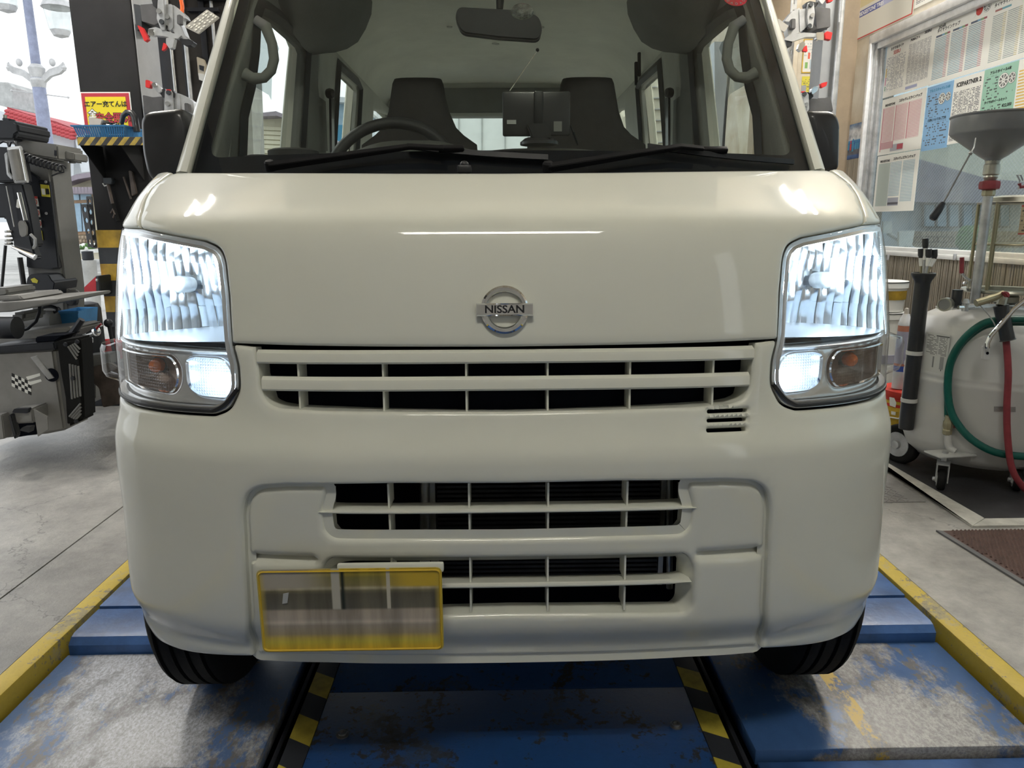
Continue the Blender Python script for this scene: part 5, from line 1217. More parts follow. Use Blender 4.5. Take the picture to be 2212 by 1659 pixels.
UL = clampset('white cast wheel clamp with red jaws and a dotted target board, upper left', YC, [
    ('hanger', 'hanger_grey', [(302, 10), (340, 7), (342, 50), (334, 54), (306, 46)], .05, .14), ('hanger_edge', 'band_black', [(288, 8), (303, 11), (307, 60), (295, 66)], .06, .12),
    ('link', 'galvanised', [(341, -12), (354, -12), (356, 40), (357, 66), (348, 66), (338, 40)], -.02, .02), ('pivot', 'steel', (343, 24), -.025, 0), ('pivot', 'band_black', (349, 47), -.025, 0), ('pivot', 'steel', (361, 36), -.012, 0),
    ('shoulder', 'satin_black', [(325, -10), (342, -12), (338, 16), (331, 14)], -.01, .05), ('knuckle', 'satin_black', [(336, 50), (345, 58), (362, 54), (361, 62), (340, 64), (335, 58)], -.01, .05),
    ('cheek', 'galvanised', [(355, 10), (368, 8), (374, 12), (375, 60), (368, 68), (356, 60)], -.005, .03),
    ('body', 'cast_white', [(374, 10), (398, 30), (402, 40), (392, 38), (390, 52), (400, 78), (410, 85), (395, 84), (378, 74), (372, 62)], .0, .06),
    ('pad', 'hanger_grey', [(382, 32), (390, 31), (391, 52), (382, 52)], -.03, .03),
    ('jaw_arm', 'cast_white', [(320, 62), (336, 58), (368, 70), (392, 76), (384, 84), (352, 78), (330, 76), (319, 76)], -.015, .04), ('jaw_tip', 'chrome', [(319, 63), (332, 62), (334, 77), (321, 76)], -.025, .03),
    ('jaw_pad', 'clip_red', [(296, 54), (306, 58), (320, 84), (312, 90)], -.03, .03), ('lower_jaw', 'cast_white', [(358, 82), (372, 78), (378, 84), (374, 104), (366, 106), (358, 94)], -.02, .03),
    ('lower_pad', 'clip_red', [(353, 91), (361, 99), (356, 107), (349, 110)], -.02, .02), ('grip', 'satin_black', [(386, 84), (412, 86), (418, 90), (413, 98), (398, 98)], -.01, .05),
    ('cable', 'orange_cable', [(386, -20), (391, 0), (394, 14), (393, 27)], .03, 0), ('board', 'target_board', [(398, 58), (447, 20), (473, 37), (428, 73)], -.03, .015)], (360, 50))
q = B(); o_, ax_, ay_ = np.array((402., 57.)), np.array((45., -36.)), np.array((26., 15.))
for i in range(7):
    for j in range(5):
        if (i*5+j*3) % 7 < 5:
            c = o_+ax_*(i+.6)/7.2+ay_*(j+.6)/5.4; d1, d2 = ax_*.045, ay_*.055
            q.pprism([tuple(c-d1-d2), tuple(c+d1-d2), tuple(c+d1+d2), tuple(c-d1+d2)], YC-.032, .002)
q.build('target_dots', 'target_dot', UL, kind='stuff', smooth=0)
clampset('white cast wheel clamp with a red jaw pad, behind the left door mirror', YC, [
    ('hanger', 'hanger_grey', [(308, 205), (330, 210), (352, 208), (354, 245), (312, 245)], .05, .14),
    ('link', 'galvanised', [(356, 196), (366, 193), (372, 200), (375, 250), (354, 250)], -.02, .02), ('pivot', 'band_black', (364, 200), -.025, 0), ('pivot', 'steel', (362, 224), -.025, 0),
    ('shoulder', 'satin_black', [(342, 196), (356, 190), (358, 205), (352, 212)], -.01, .04), ('shoulder', 'satin_black', [(371, 193), (378, 200), (377, 212), (370, 208)], -.01, .04),
    ('jaw_arm', 'cast_white', [(328, 184), (335, 178), (348, 190), (350, 198), (342, 202)], -.015, .03), ('jaw_tip', 'chrome', [(326, 180), (334, 177), (338, 184), (330, 188)], -.03, .02),
    ('jaw_pad', 'clip_red', [(314, 172), (324, 174), (324, 190), (314, 189)], -.03, .03), ('red_cap', 'clip_red', [(359, 193), (368, 193), (368, 196), (359, 196)], -.025, .01),
    ('cheek', 'galvanised', [(376, 200), (388, 202), (391, 240), (378, 240)], -.005, .03), ('body', 'cast_white', [(388, 202), (404, 210), (418, 220), (420, 260), (398, 270), (392, 240)], .0, .06),
    ('pad', 'hanger_grey', [(398, 222), (407, 223), (409, 245), (399, 245)], -.03, .03)], (360, 220))
# ------------------------------------------------------------------ tyre changer at the far left
pm('machine_grey', (.17, .17, .165), .5, var=.1, vs=4); pm('machine_light', (.24, .235, .225), .5, .1, var=.12, vs=5); pm('machine_black', (.014, .016, .022), .45, var=.15)
pm('rusty', (.09, .07, .06), .6, var=.3, vs=12); pm('tape_yellow', (.55, .50, .05), .5, var=.08); pm('print_red', (.5, .05, .04), .5, var=.05); pm('print_blue', (.05, .25, .42), .5, var=.05)
TC = thing('tyre_changer', 'grey tyre changing machine with black column and chequered flag sticker, left foreground', 'machine', tuple(onZ(60, 930, FZ)))
Yc, Yk = 1.86, 2.55
P = lambda pts, Y, dy, nm, mt, bev=.004, **k: B().pprism(pts, Y, dy).build(nm, mt, TC, bevel=bev, **k)
P([(47, 333), (108, 340), (110, 376), (141, 620), (142, 690), (70, 690), (57, 580), (52, 365)], Yk, .18, 'column', 'machine_grey', .012)
P([(50, 362), (83, 384), (128, 579), (108, 582), (57, 578)], Yk-.02, .03, 'column_cover', 'machine_black')
P([(84, 387), (106, 392), (115, 470), (126, 578), (108, 581), (96, 480)], Yk-.03, .02, 'cover_strip', 'machine_black', .003)
for x, y in ((99, 393), (100, 461)): B().lathe(at(x, y, Yk-.032), [(.001, .004), (.006, .003), (.007, 0)], 10, (0, -1, 0)).build('screw', 'galvanised', TC)
P([(33, 300), (123, 312), (125, 346), (47, 333), (36, 328)], Yk-.08, .22, 'swing_arm', 'machine_grey', .008)
P([(125, 323), (161, 331), (161, 347), (125, 344)], Yk-.02, .12, 'arm_extension', 'machine_grey', .005)
P([(117, 324), (122, 325), (122, 337), (117, 336)], Yk-.082, .004, 'arm_slot', 'machine_black', 0)
B().lathe(at(156, 347, Yk+.04), [(.014, -.012), (.016, 0), (.010, .006)], 14).build('arm_stop', 'machine_grey', TC)
P([(-30, 258), (28, 260), (38, 266), (41, 286), (33, 292), (31, 303), (-30, 303)], Yk-.14, .25, 'arm_head', 'machine_black', .01)
P([(4, 254), (20, 256), (20, 262), (4, 260)], Yk-.05, .05, 'head_cap', 'machine_black', .003); B().cyl(at(10, 256, Yk-.03), at(10, 248, Yk-.03), .010, 10).build('head_bolt', 'steel', TC)
P([(-20, 316), (18, 318), (30, 392), (-20, 394)], Yk-.20, .14, 'cylinder_bracket', 'machine_black', .006)
P([(8, 332), (14, 328), (17, 336), (19, 372), (28, 384), (24, 388), (14, 378), (9, 340)], Yk-.215, .012, 'bracket_loop', 'galvanised', .003)
B().tube([at(33, 325, Yk-.2), at(46, 390, Yk-.2)], .030, 20).build('air_cylinder', 'machine_light', TC)
for a, b_ in (((22, 323), (35, 391)), ((44, 321), (57, 390))): B().tube([at(*a, Yk-.22), at(*b_, Yk-.22)], .004, 8).build('tie_rod', 'chrome', TC)
for a, b_ in (((19, 324), (46, 321)), ((33, 391), (59, 389))):
    B().tube([at(*a, Yk-.2), at(*b_, Yk-.2)], .012, 8).build('cylinder_end', 'galvanised', TC)
P([(-20, 396), (48, 396), (62, 450), (76, 530), (70, 534), (32, 534), (10, 470), (-20, 470)], Yk-.16, .07, 'tool_post', 'machine_black', .006)
B().tube([at(41, 416, Yk-.19), at(55, 476, Yk-.19)], .009, 10).build('piston_rod', 'chrome', TC)
B().tube([at(14, 402, Yk-.18), at(31, 490, Yk-.18)], .003, 6).build('guide_rod', 'steel', TC)
P(rpoly([(38, 482), (42, 476), (52, 477), (58, 490), (58, 508), (50, 515), (42, 508)], 4), Yk-.175, .01, 'badge_plate', 'machine_light', .002)
P([(36, 432), (38, 429), (41, 432), (40, 450), (34, 448)], Yk-.175, .01, 'lever_tab', 'sign_white', .002)
P([(28, 516), (64, 508), (72, 540), (78, 556), (72, 563), (40, 548), (28, 532)], Yk-.20, .05, 'tool_head', 'machine_black', .006)
B().tube([at(25, 533, Yk-.21), at(52, 545, Yk-.22), at(68, 552, Yk-.22), at(76, 556, Yk-.22)], [.006, .008, .012, .014], 10).build('mount_tip', 'chrome', TC)
B().tube([at(66, 506, Yk-.19), at(76, 516, Yk-.19), at(76, 530, Yk-.19), at(71, 537, Yk-.19)], .007, 8).build('tip_hook', 'galvanised', TC)
for y in (500, 510, 519, 526): B().lathe(at(19, y, Yk-.16), [(.016, -.006), (.018, 0), (.016, .006)], 14).build('adjust_ring', 'steel', TC)
B().tube([at(12, 530, Yk-.1), at(2, 640, Yk-.1)], .007, 8).build('stand_leg', 'satin_black', TC)
B().tube([at(43, 556, Yk-.05), at(55, 640, Yk-.05)], .012, 8).build('stand_leg', 'satin_black', TC)
for pts, mt, rows in (([(46, 424), (80, 424), (84, 446), (51, 445)], 'sign_white', 1), ([(53, 452), (84, 452), (87, 469), (57, 468)], 'sign_white', 0), ([(58, 474), (88, 475), (90, 492), (61, 491)], 'sign_white', 0)):
    P(pts, Yk-.024, .003, 'pictogram_label', mt, 0)
    if rows: P([(46, 424), (80, 424), (81, 429), (47, 429)], Yk-.026, .002, 'label_header', 'print_red', 0)
    c = np.mean(pts, 0); 
    for dx, mt2 in ((-9, 'print_blue' if rows else 'print_red'), (9, 'print_red')):
        B().tube([at(c[0]+dx+5.6*math.cos(t), c[1]+(2 if rows else 0)+6*math.sin(t), Yk-.027) for t in np.linspace(0, 6.283, 14, endpoint=False)], .0016, 4, closed=True).build('pictogram_ring', mt2, TC)
        B().tube([at(c[0]+dx-4, c[1]-4+(2 if rows else 0), Yk-.027), at(c[0]+dx+4, c[1]+4+(2 if rows else 0), Yk-.027)], .0014, 4).build('pictogram_bar', mt2, TC)
        P([(c[0]+dx-2, c[1]-2), (c[0]+dx+2, c[1]-1), (c[0]+dx+1.5, c[1]+4), (c[0]+dx-2.5, c[1]+3)], Yk-.0265, .001, 'pictogram', 'ink', 0)
P([(64, 497), (90, 498), (93, 519), (68, 518)], Yk-.024, .003, 'notice_label', 'tape_yellow', 0)
P([(87, 398), (105, 400), (108, 426), (90, 424)], Yk-.034, .003, 'notice_label', 'tape_yellow', 0); P([(89, 407), (96, 408), (98, 421), (91, 420)], Yk-.036, .002, 'label_figure', 'sign_white', 0); P([(98, 407), (105, 408), (107, 420), (99, 420)], Yk-.036, .002, 'label_figure', 'ink', 0)
P(rpoly([(52, 645), (58, 600), (66, 592), (104, 592), (112, 606), (118, 610), (112, 645)], 5), Yk-.10, .2, 'column_boot', 'machine_black', .012)
P([(66, 603), (74, 600), (82, 606), (80, 612), (70, 610)], Yk-.103, .003, 'boot_emblem', 'tape_yellow', 0)
# coiled air line
h = []
for i in range(140):
    t = i/139; cx, cy = 52+84*t, 338+36*t-10*t*t; an = t*2*math.pi*10; h.append(at(cx+3.5*math.cos(an), cy+(9-2*t)*math.sin(an), Yk-.14)+np.array([0, .012*math.cos(an), 0]))
B().tube(h, .0042, 6).build('coiled_hose', 'machine_black', TC, smooth=80)
B().tube([at(x, y, Yk-.16) for x, y in ((-5, 312), (8, 305), (16, 308), (20, 320))], .0042, 6).build('air_hose', 'machine_black', TC, smooth=80)
B().tube([at(x, y, Yk-.17) for x, y in ((20, 318), (24, 307), (31, 306), (36, 318), (40, 324))], .0042, 6).build('air_hose', 'machine_black', TC, smooth=80)
B().tube([at(x, y, Yk-.14) for x, y in ((137, 365), (138, 372), (126, 374), (112, 380))], .0035, 6).build('air_hose', 'machine_black', TC, smooth=80)
# table and bits beneath it
P([(-30, 656), (127, 646), (126, 653), (23, 674), (-30, 676)], Yc+.10, .42, 'turntable', 'machine_light', .004)
P([(-20, 641), (40, 638), (52, 648), (-20, 652)], Yc+.16, .3, 'jaw_slide', 'machine_light', .006)
P([(-20, 622), (14, 622), (18, 636), (10, 640), (-20, 643)], Yc+.2, .2, 'jaw_clamp', 'machine_grey', .008)
B().cyl(at(-20, 708, Yc+.10), at(38, 708, Yc+.10), .046, 24).build('motor', 'machine_black', TC)
P([(24, 676), (54, 674), (52, 692), (40, 698), (24, 694)], Yc+.22, .16, 'gearbox', 'machine_grey', .01)
B().cyl(at(52, 694, Yc+.45), at(120, 694, Yc+.45), .050, 20).build('cylinder', 'machine_grey', TC)
B().tube([at(x, y, Yc+.2) for x, y in ((40, 716), (60, 710), (78, 694), (85, 675), (86, 662))], .007, 8).build('cable', 'machine_black', TC, smooth=80)
B().tube([at(105+18*math.cos(t), 669+7*math.sin(t), Yc+.45) for t in np.linspace(0, 6.283, 20, endpoint=False)], .008, 8, closed=True).build('hose_loop', 'machine_black', TC)
P([(118, 640), (130, 620), (140, 618), (148, 626), (164, 626), (171, 634), (166, 672), (112, 672)], Yk+.02, .02, 'side_bracket', 'machine_grey', .004)
for x, y, r_ in ((156, 648, .028), (129, 668, .016)):
    B().lathe(at(x, y, Yk+.015), [(r_, -.01), (r_, .012), (r_*.75, .020), (.001, .021)], 18, (0, -1, 0)).build('knob', 'machine_black', TC)
# cabinet
cab = [(-40, 762), (116, 754), (141, 930), (100, 938), (-40, 952)]
P(cab, Yc, .20, 'cabinet', 'machine_light', .01)
P([(-40, 752), (117, 738), (120, 756), (-40, 766)], Yc-.012, .22, 'cabinet_rim', 'machine_black', .006)
P([(-40, 724), (90, 712), (150, 706), (160, 712), (120, 738), (-40, 752)], Yc+.22, .24, 'cabinet_top', 'machine_light', .01)
P([(76, 728), (140, 724), (118, 738), (76, 741)], Yc-.005, .12, 'tray', 'void_black', .004)
pad = [(121, 741), (134, 735), (172, 729), (176, 790), (181, 907), (150, 921), (143, 921), (139, 860), (128, 800)]
P([(-40, 770), (70, 764), (88, 925), (-40, 945)], Yc+.19, .27, 'cabinet_rear', 'machine_grey', .01)
P(pad, Yc-.03, .10, 'rubber_pad', 'rubber', .01)
for (x0, y0, x1, y1, n_, dx, dy) in ((147, 748, 166, 776, 4, 0, -9), (150, 900, 174, 872, 4, 0, 9)):
    for k in range(n_):
        B().tube([at(x0+k*4.5, y0+dy*k*.25, Yc-.032), at(min(175, x1+k*2.2), y1+dy*k*.8, Yc-.032)], .0042, 5).build('pad_rib', 'machine_grey', TC)
for k in range(4): B().tube([at(151+k*6, 786+k*1.5, Yc-.032), at(156+k*6, 862-k*2, Yc-.032)], .0042, 5).build('pad_rib', 'machine_grey', TC)
for x, y in ((142, 744), (167, 738), (158, 817), (165, 910)): B().lathe(at(x, y, Yc-.034), [(.009, 0), (.008, .005), (.001, .006)], 12, (0, -1, 0)).build('pad_bolt', 'machine_black', TC)
B().lathe(at(112, 810, Yc-.002), [(.028, 0), (.028, .002), (.001, .002)], 20, (0, -1, 0)).build('lever_slot', 'void_black', TC)
a, b_ = at(111, 818, Yc-.01), at(73, 770, Yc-.06); d = (b_-a)/2; sd = np.cross(d/np.linalg.norm(d), (0, 1, 0))*.014; B().obox((a+b_)/2, d, sd, (0, .004, 0), .002).build('lever', 'galvanised', TC)
a, b_ = at(156, 722, Yc+.1), at(177, 690, Yc+.1); B().tube([a, b_], [.016, .013], 10).build('shift_lever', 'machine_black', TC)
for i in range(6):
    for j in range(4):
        if (i+j) % 2 == 0:
            u0 = 25+i*7; v0 = 806+j*7+i*3.3; P([(u0, v0), (u0+7, v0+3.3), (u0+7.3, v0+10.3), (u0+.3, v0+7)], Yc-.0015, .002, 'flag_square', 'ink', 0)
        else:
            u0 = 25+i*7; v0 = 806+j*7+i*3.3; P([(u0, v0), (u0+7, v0+3.3), (u0+7.3, v0+10.3), (u0+.3, v0+7)], Yc-.0015, .002, 'flag_square', 'sign_white', 0)
P([(56, 814), (86, 806), (87, 812), (60, 821)], Yc-.0012, .002, 'flag_streamer', 'sign_white', 0); P([(62, 825), (88, 819), (90, 824), (66, 832)], Yc-.0012, .002, 'flag_streamer', 'sign_white', 0)
P([(24, 886), (70, 882), (72, 914), (32, 916)], Yc-.10, .11, 'pedal_box', 'machine_light', .006); P(rpoly([(25, 892), (30, 883), (62, 882), (60, 893)], 3), Yc-.115, .02, 'pedal_plate', 'machine_black', .003)
P([(72, 883), (103, 900), (105, 928), (81, 944)], Yc-.13, .006, 'pedal_guard', 'machine_light', .002)
P([(32, 916), (76, 914), (78, 938), (40, 944)], Yc-.02, .02, 'pedal_recess', 'void_black', 0); P(rpoly([(42, 930), (48, 923), (66, 922), (63, 935)], 2), Yc-.14, .03, 'pedal', 'satin_black', .004)
P([(16, 898), (24, 894), (36, 940), (30, 950)], Yc-.12, .03, 'pedal_arm', 'satin_black', .004)
P([(-20, 898), (4, 896), (10, 948), (-20, 952)], Yc-.06, .05, 'side_box', 'machine_light', .004)
# bead breaker arm and shoe
P([(179, 770), (236, 764), (238, 786), (182, 800)], Yc+.40, .10, 'breaker_arm', 'machine_grey', .006)
P(rpoly([(189, 799), (200, 792), (236, 784), (262, 800), (262, 872), (221, 881), (213, 838), (196, 824)], 6), Yc+.36, .03, 'breaker_shoe', 'rusty', .004)
P([(176, 800), (205, 820), (206, 862), (178, 880)], Yc+.55, .2, 'breaker_base', 'machine_grey', .006)
B().tube([at(246, 758, Yc+.42), at(235, 702, Yc+.42)], .008, 8).build('breaker_handle', 'machine_black', TC)
B().ball(at(234, 698, Yc+.42), .020, 14, 8).build('handle_ball', 'machine_black', TC)
# loose things on and behind the machine
BB = thing('storage_bin', 'small blue plastic bin on the grey machine top', 'bin', tuple(at(156, 706, Yk-.15)))
def crate(t, pts_top, pts_bot, mt, wall_=.006):
    q = B(); T, Bt = [np.array(p, float) for p in pts_top], [np.array(p, float) for p in pts_bot]; c = np.mean(T, 0); Ti = [c+(p-c)*.93 for p in T]; cb = np.mean(Bt, 0); Bi = [cb+(p-cb)*.93+np.array([0, 0, .006]) for p in Bt]
    q.loft([Bt, T, Ti, Bi]); return q.build('bin_body', mt, t, bevel=.002)
z0b, z1b = float(at(150, 706, Yk-.2)[2]), float(at(150, 672, Yk-.2)[2])
x0b, x1b = float(at(127, 690, Yk-.2)[0]), float(at(166, 690, Yk-.2)[0])
crate(BB, [(x0b-.005, Yk-.2, z1b), (x1b+.008, Yk-.2, z1b), (x1b+.008, Yk-.02, z1b), (x0b-.005, Yk-.02, z1b)], [(x0b, Yk-.19, z0b), (x1b, Yk-.19, z0b), (x1b, Yk-.03, z0b), (x0b, Yk-.03, z0b)], 'bin_blue')
B().box((x0b-.010, Yk-.206, z1b-.012), (x1b+.014, Yk-.196, z1b-.002), .002).build('bin_lip', 'bin_blue', BB)
P2 = at(190, 706, Yk+.25); P1 = at(190, 652, Yk+.25); r_ = .072
AT = thing('air_tank', 'small black domed air tank behind the blue bin', 'tank', tuple(P2))
B().lathe(P2+np.array([0, 0, -.14]), [(.05, 0), (r_, .01), (r_, .14+(P1-P2)[2]-.035), (r_*.85, .14+(P1-P2)[2]-.010), (.03, .14+(P1-P2)[2]), (.001, .14+(P1-P2)[2]+.001)], 28).build('tank_shell', 'machine_black', AT)
B().lathe(P2+np.array([0, 0, .0]), [(r_+.001, 0), (r_+.003, .004), (r_+.001, .008)], 28).build('tank_band', 'steel', AT)
RG = thing('air_regulator', 'chrome air regulator with a red lever behind the machine', 'regulator', tuple(at(190, 740, Yk)))
B().lathe(at(181, 760, Yk), [(.018, 0), (.020, .02), (.014, .03), (.020, .05), (.020, .09), (.012, .10)], 14).build('regulator_body', 'galvanised', RG)
B().ball(at(208, 716, Yk), (.022, .018, .024), 14, 8).build('filter_bowl', 'chrome', RG); B().tube([at(181, 728, Yk), at(208, 718, Yk)], .010, 8).build('pipe', 'steel', RG)
B().tube([at(208, 710, Yk-.02), at(218, 699, Yk-.02)], .006, 6).build('lever', 'red_paint', RG); B().lathe(at(196, 740, Yk), [(.012, 0), (.014, .02), (.008, .03)], 10).build('drain_cap', 'galvanised', RG)
zr0, zr1 = float(at(225, 768, Yk+.45)[2]), float(at(225, 738, Yk+.45)[2]); xr = float(at(226, 750, Yk+.45)[0])
RD = thing('red_tub', 'red plastic tub on the floor beside the pillar foot', 'tub', (xr, Yk+.45, FZ))
B().lathe((xr, Yk+.45, zr0-.02), [(.085, 0), (.100, (zr1-zr0)+.01), (.110, (zr1-zr0)+.012), (.110, (zr1-zr0)+.020), (.094, (zr1-zr0)+.020), (.08, .01), (.001, .01)], 28).build('tub_body', 'red_paint', RD)
B().box((xr-.12, Yk+.35, FZ), (xr+.12, Yk+.58, zr0-.02), .006).build('tub_stand', 'machine_black', RD)
# papers and a switch box on the dark rear wall
SWB = thing('switch_box', 'small cream switch box with a paper tag on the dark rear wall', 'switch', tuple(at(433, 150, yb-.03)))
B().pprism([(424, 122), (440, 128), (444, 140), (442, 172), (428, 164)], yb-.06, .05).build('box_body', 'wall_cream', SWB, bevel=.004)
B().pprism([(428, 158), (441, 160), (440, 176), (430, 172)], yb-.065, .004).build('tag', 'sign_white', SWB); B().pprism([(430, 140), (440, 143), (439, 154), (431, 150)], yb-.068, .01).build('rocker', 'machine_black', SWB)
B().tube([at(434, 122, yb-.03), at(444, 128, yb-.03), at(446, 145, yb-.03), at(441, 160, yb-.03)], .005, 6).build('wire', 'satin_black', SWB)
# ------------------------------------------------------------------ right: rear wall with post, papers, clamps
YR = 4.4
xr0, xr1 = float(at(1640, 100, YR)[0]), float(at(1835, 100, YR)[0])+.35
pm('wall_tan', (.30, .235, .165), .8, var=.15, vs=3)
WR = struct('wall_rear_right', B().box((xr0, YR, FZ), (xr1, YR+.12, 3.6)), 'wall_tan', smooth=0)
xa_, xb_ = float(at(1724, 120, YR-.03)[0]), float(at(1778, 120, YR-.03)[0])
B().box((xa_, YR-.03, FZ), (xb_, YR, 3.6), .004).build('wall_panel', 'wall_cream', WR)
B().box((xa_-.045, YR-.045, FZ), (xa_-.005, YR, 3.6), .003).build('wall_batten', 'wall_cream', WR)
PO = thing('steel_post', 'grey steel post with a conduit beside the right wall', 'post', tuple(at(1790, 300, 3.75)))
x0p, x1p = float(at(1774, 130, 3.7)[0]), float(at(1807, 130, 3.7)[0])
pm('post_grey', (.30, .31, .32), .5, var=.08, vs=4)
B().box((x0p, 3.7, FZ), (x1p, 3.86, 3.6), .006).build('post_shaft', 'post_grey', PO)
xcd = float(at(1812, 90, 3.66)[0]); B().cyl((xcd, 3.66, FZ), (xcd, 3.66, 3.6), .018, 12).build('conduit', 'galvanised', PO)
RK = thing('slotted_rail', 'grey slotted steel rail upright beside the cream wall panel', 'rail', tuple(at(1712, 120, 3.95)))
xk = float(at(1712, 60, 3.95)[0]); hs = [[(xk+dx, zc+dz) for dx, dz in ((-.004, -.014), (.004, -.014), (.004, .014), (-.004, .014))] for zc in np.arange(.3, 3.4, .06)]
panel([(xk-.018, FZ), (xk+.018, FZ), (xk+.018, 3.5), (xk-.018, 3.5)], hs, lambda x, z, d=0.: np.array([x, 3.95+d, z]), .5, 0, .012, step=.5).build('rail_web', 'steel', RK)

# printed sheets -------------------------------------------------
def sheet_mat(name, bg, row, cols, rows, top=.80, bot=.06, kind='bars', cell=None, wordy=.55, hdr=None):
    """a printed price chart: columns of ruled rows with broken words; flat print only"""
    m, nt, b = newmat(name); L = nt.links; tc = nd(nt, 'ShaderNodeTexCoord'); sp = nd(nt, 'ShaderNodeSeparateXYZ'); L.new(tc.outputs['Generated'], sp.inputs[0])
    def M(op, a, b_=None, c=None):
        n = nd(nt, 'ShaderNodeMath', operation=op)
        for k, x in enumerate((a, b_, c)):
            if x is None: continue
            if isinstance(x, (int, float)): n.inputs[k].default_value = x
            else: L.new(x, n.inputs[k])
        return n.outputs[0]
    u, v = sp.outputs[0], sp.outputs[2]
    cu, rv = M('MULTIPLY', M('SUBTRACT', u, .05), cols/.9), M('MULTIPLY', v, float(rows))
    fu, fv = M('FRACT', cu), M('FRACT', rv)
    ins = M('MULTIPLY', M('MULTIPLY', M('GREATER_THAN', u, .05), M('LESS_THAN', u, .95)), M('MULTIPLY', M('GREATER_THAN', v, bot), M('LESS_THAN', v, top)))
    colm = M('LESS_THAN', fu, .9)
    line = M('MULTIPLY', M('LESS_THAN', fv, .52), M('MULTIPLY', ins, colm))
    cb = nd(nt, 'ShaderNodeCombineXYZ'); L.new(M('FLOOR', M('MULTIPLY', cu, 7.)), cb.inputs[0]); L.new(M('FLOOR', rv), cb.inputs[1])
    wn = nd(nt, 'ShaderNodeTexWhiteNoise', noise_dimensions='2D'); L.new(cb.outputs[0], wn.inputs['Vector'])
    word = M('GREATER_THAN', wn.outputs[0], wordy)
    f = M('MULTIPLY', line, word) if kind == 'words' else line
    x = nd(nt, 'ShaderNodeMix', data_type='RGBA'); L.new(f, x.inputs[0]); x.inputs[6].default_value = c4(bg); x.inputs[7].default_value = c4(row); last = x.outputs[2]
    if cell:   # coloured column at the right of each block, broken by rows
        g = M('MULTIPLY', M('GREATER_THAN', fu, .70), M('MULTIPLY', line, M('LESS_THAN', fv, .45)))
        y = nd(nt, 'ShaderNodeMix', data_type='RGBA'); L.new(g, y.inputs[0]); L.new(last, y.inputs[6]); y.inputs[7].default_value = c4(cell); last = y.outputs[2]
        k2 = M('MULTIPLY', line, M('MULTIPLY', word, .35)); y = nd(nt, 'ShaderNodeMix', data_type='RGBA'); L.new(k2, y.inputs[0]); L.new(last, y.inputs[6]); y.inputs[7].default_value = (.2, .22, .25, 1); last = y.outputs[2]
    if hdr:
        for u0, u1, v0, v1, col in hdr:
            g = M('MULTIPLY', M('MULTIPLY', M('GREATER_THAN', u, u0), M('LESS_THAN', u, u1)), M('MULTIPLY', M('GREATER_THAN', v, v0), M('LESS_THAN', v, v1)))
            y = nd(nt, 'ShaderNodeMix', data_type='RGBA'); L.new(g, y.inputs[0]); L.new(last, y.inputs[6]); y.inputs[7].default_value = c4(col); last = y.outputs[2]
    L.new(last, b.inputs['Base Color']); b.inputs['Roughness'].default_value = .35
    return m
PAPER = (.80, .785, .73)
hd3 = [(.06+.31*k+a, .06+.31*k+a+w_, .745, .775, c) for k in range(3) for a, w_, c in ((0, .11, (.05, .07, .12)), (.11, .05, (.15, .32, .48)), (.16, .05, (.18, .30, .14)), (.21, .05, (.30, .06, .08)))]
sheet_mat('print_list', PAPER, (.32, .32, .36), 4, 44, .70, .10, 'words', wordy=.3, hdr=[(.05, .09, .36, .52, (.65, .42, .06)), (.05, .09, .22, .36, (.55, .16, .30)), (.05, .09, .12, .2, (.10, .28, .16))])
sheet_mat('print_dense', PAPER, (.22, .22, .25), 6, 90, .80, .13, 'words', wordy=.12, hdr=[(.06, .55, .04, .09, (.32, .34, .50))])
sheet_mat('print_blue_rows', PAPER, (.22, .36, .44), 3, 38, .74, .07, 'bars', cell=(.48, .20, .22), hdr=hd3)
sheet_mat('print_mixed', PAPER, (.36, .42, .40), 3, 38, .76, .07, 'bars', cell=(.58, .50, .28), hdr=[(.08, .40, .80, .83, (.35, .14, .12)), (.22, .40, .80, .83, (.14, .34, .42))])
sheet_mat('print_pink', PAPER, (.58, .26, .30), 3, 42, .84, .22, 'bars', hdr=[(.30, .60, .04, .16, (.40, .40, .44)), (.46, .60, .06, .15, (.40, .05, .08)), (.045, .06, .06, .84, (.45, .08, .12)), (.345, .358, .10, .84, (.45, .08, .12)), (.64, .655, .22, .84, (.45, .08, .12)), (.06, .345, .10, .22, (.56, .33, .35))])
sheet_mat('print_sky', (.22, .42, .66), (.08, .09, .12), 3, 26, .88, .06, 'words', wordy=.62, hdr=[(.5, .95, .60, .88, (.22, .42, .66)), (.0, 1, .43, .51, (.22, .42, .66))])
sheet_mat('print_words', PAPER, (.12, .12, .13), 5, 42, .80, .05, 'words', wordy=.25)
sheet_mat('print_green', (.30, .52, .40), (.08, .10, .09), 3, 24, .88, .05, 'words', wordy=.6, hdr=[(.45, .96, .62, .88, (.30, .52, .40)), (0, 1, .46, .54, (.30, .52, .40)), (.62, 1, .05, .44, (.30, .52, .40))])
sheet_mat('print_orange', PAPER, (.70, .46, .12), 2, 22, .86, .05, 'bars')
sheet_mat('print_aqua', PAPER, (.26, .40, .48), 3, 40, .86, .16, 'bars', hdr=[(.05, .345, .10, .86, (.44, .50, .46)), (.36, .62, .10, .24, (.35, .36, .42)), (.36, .62, .12, .16, (.08, .08, .1)), (.36, .62, .24, .27, PAPER)])
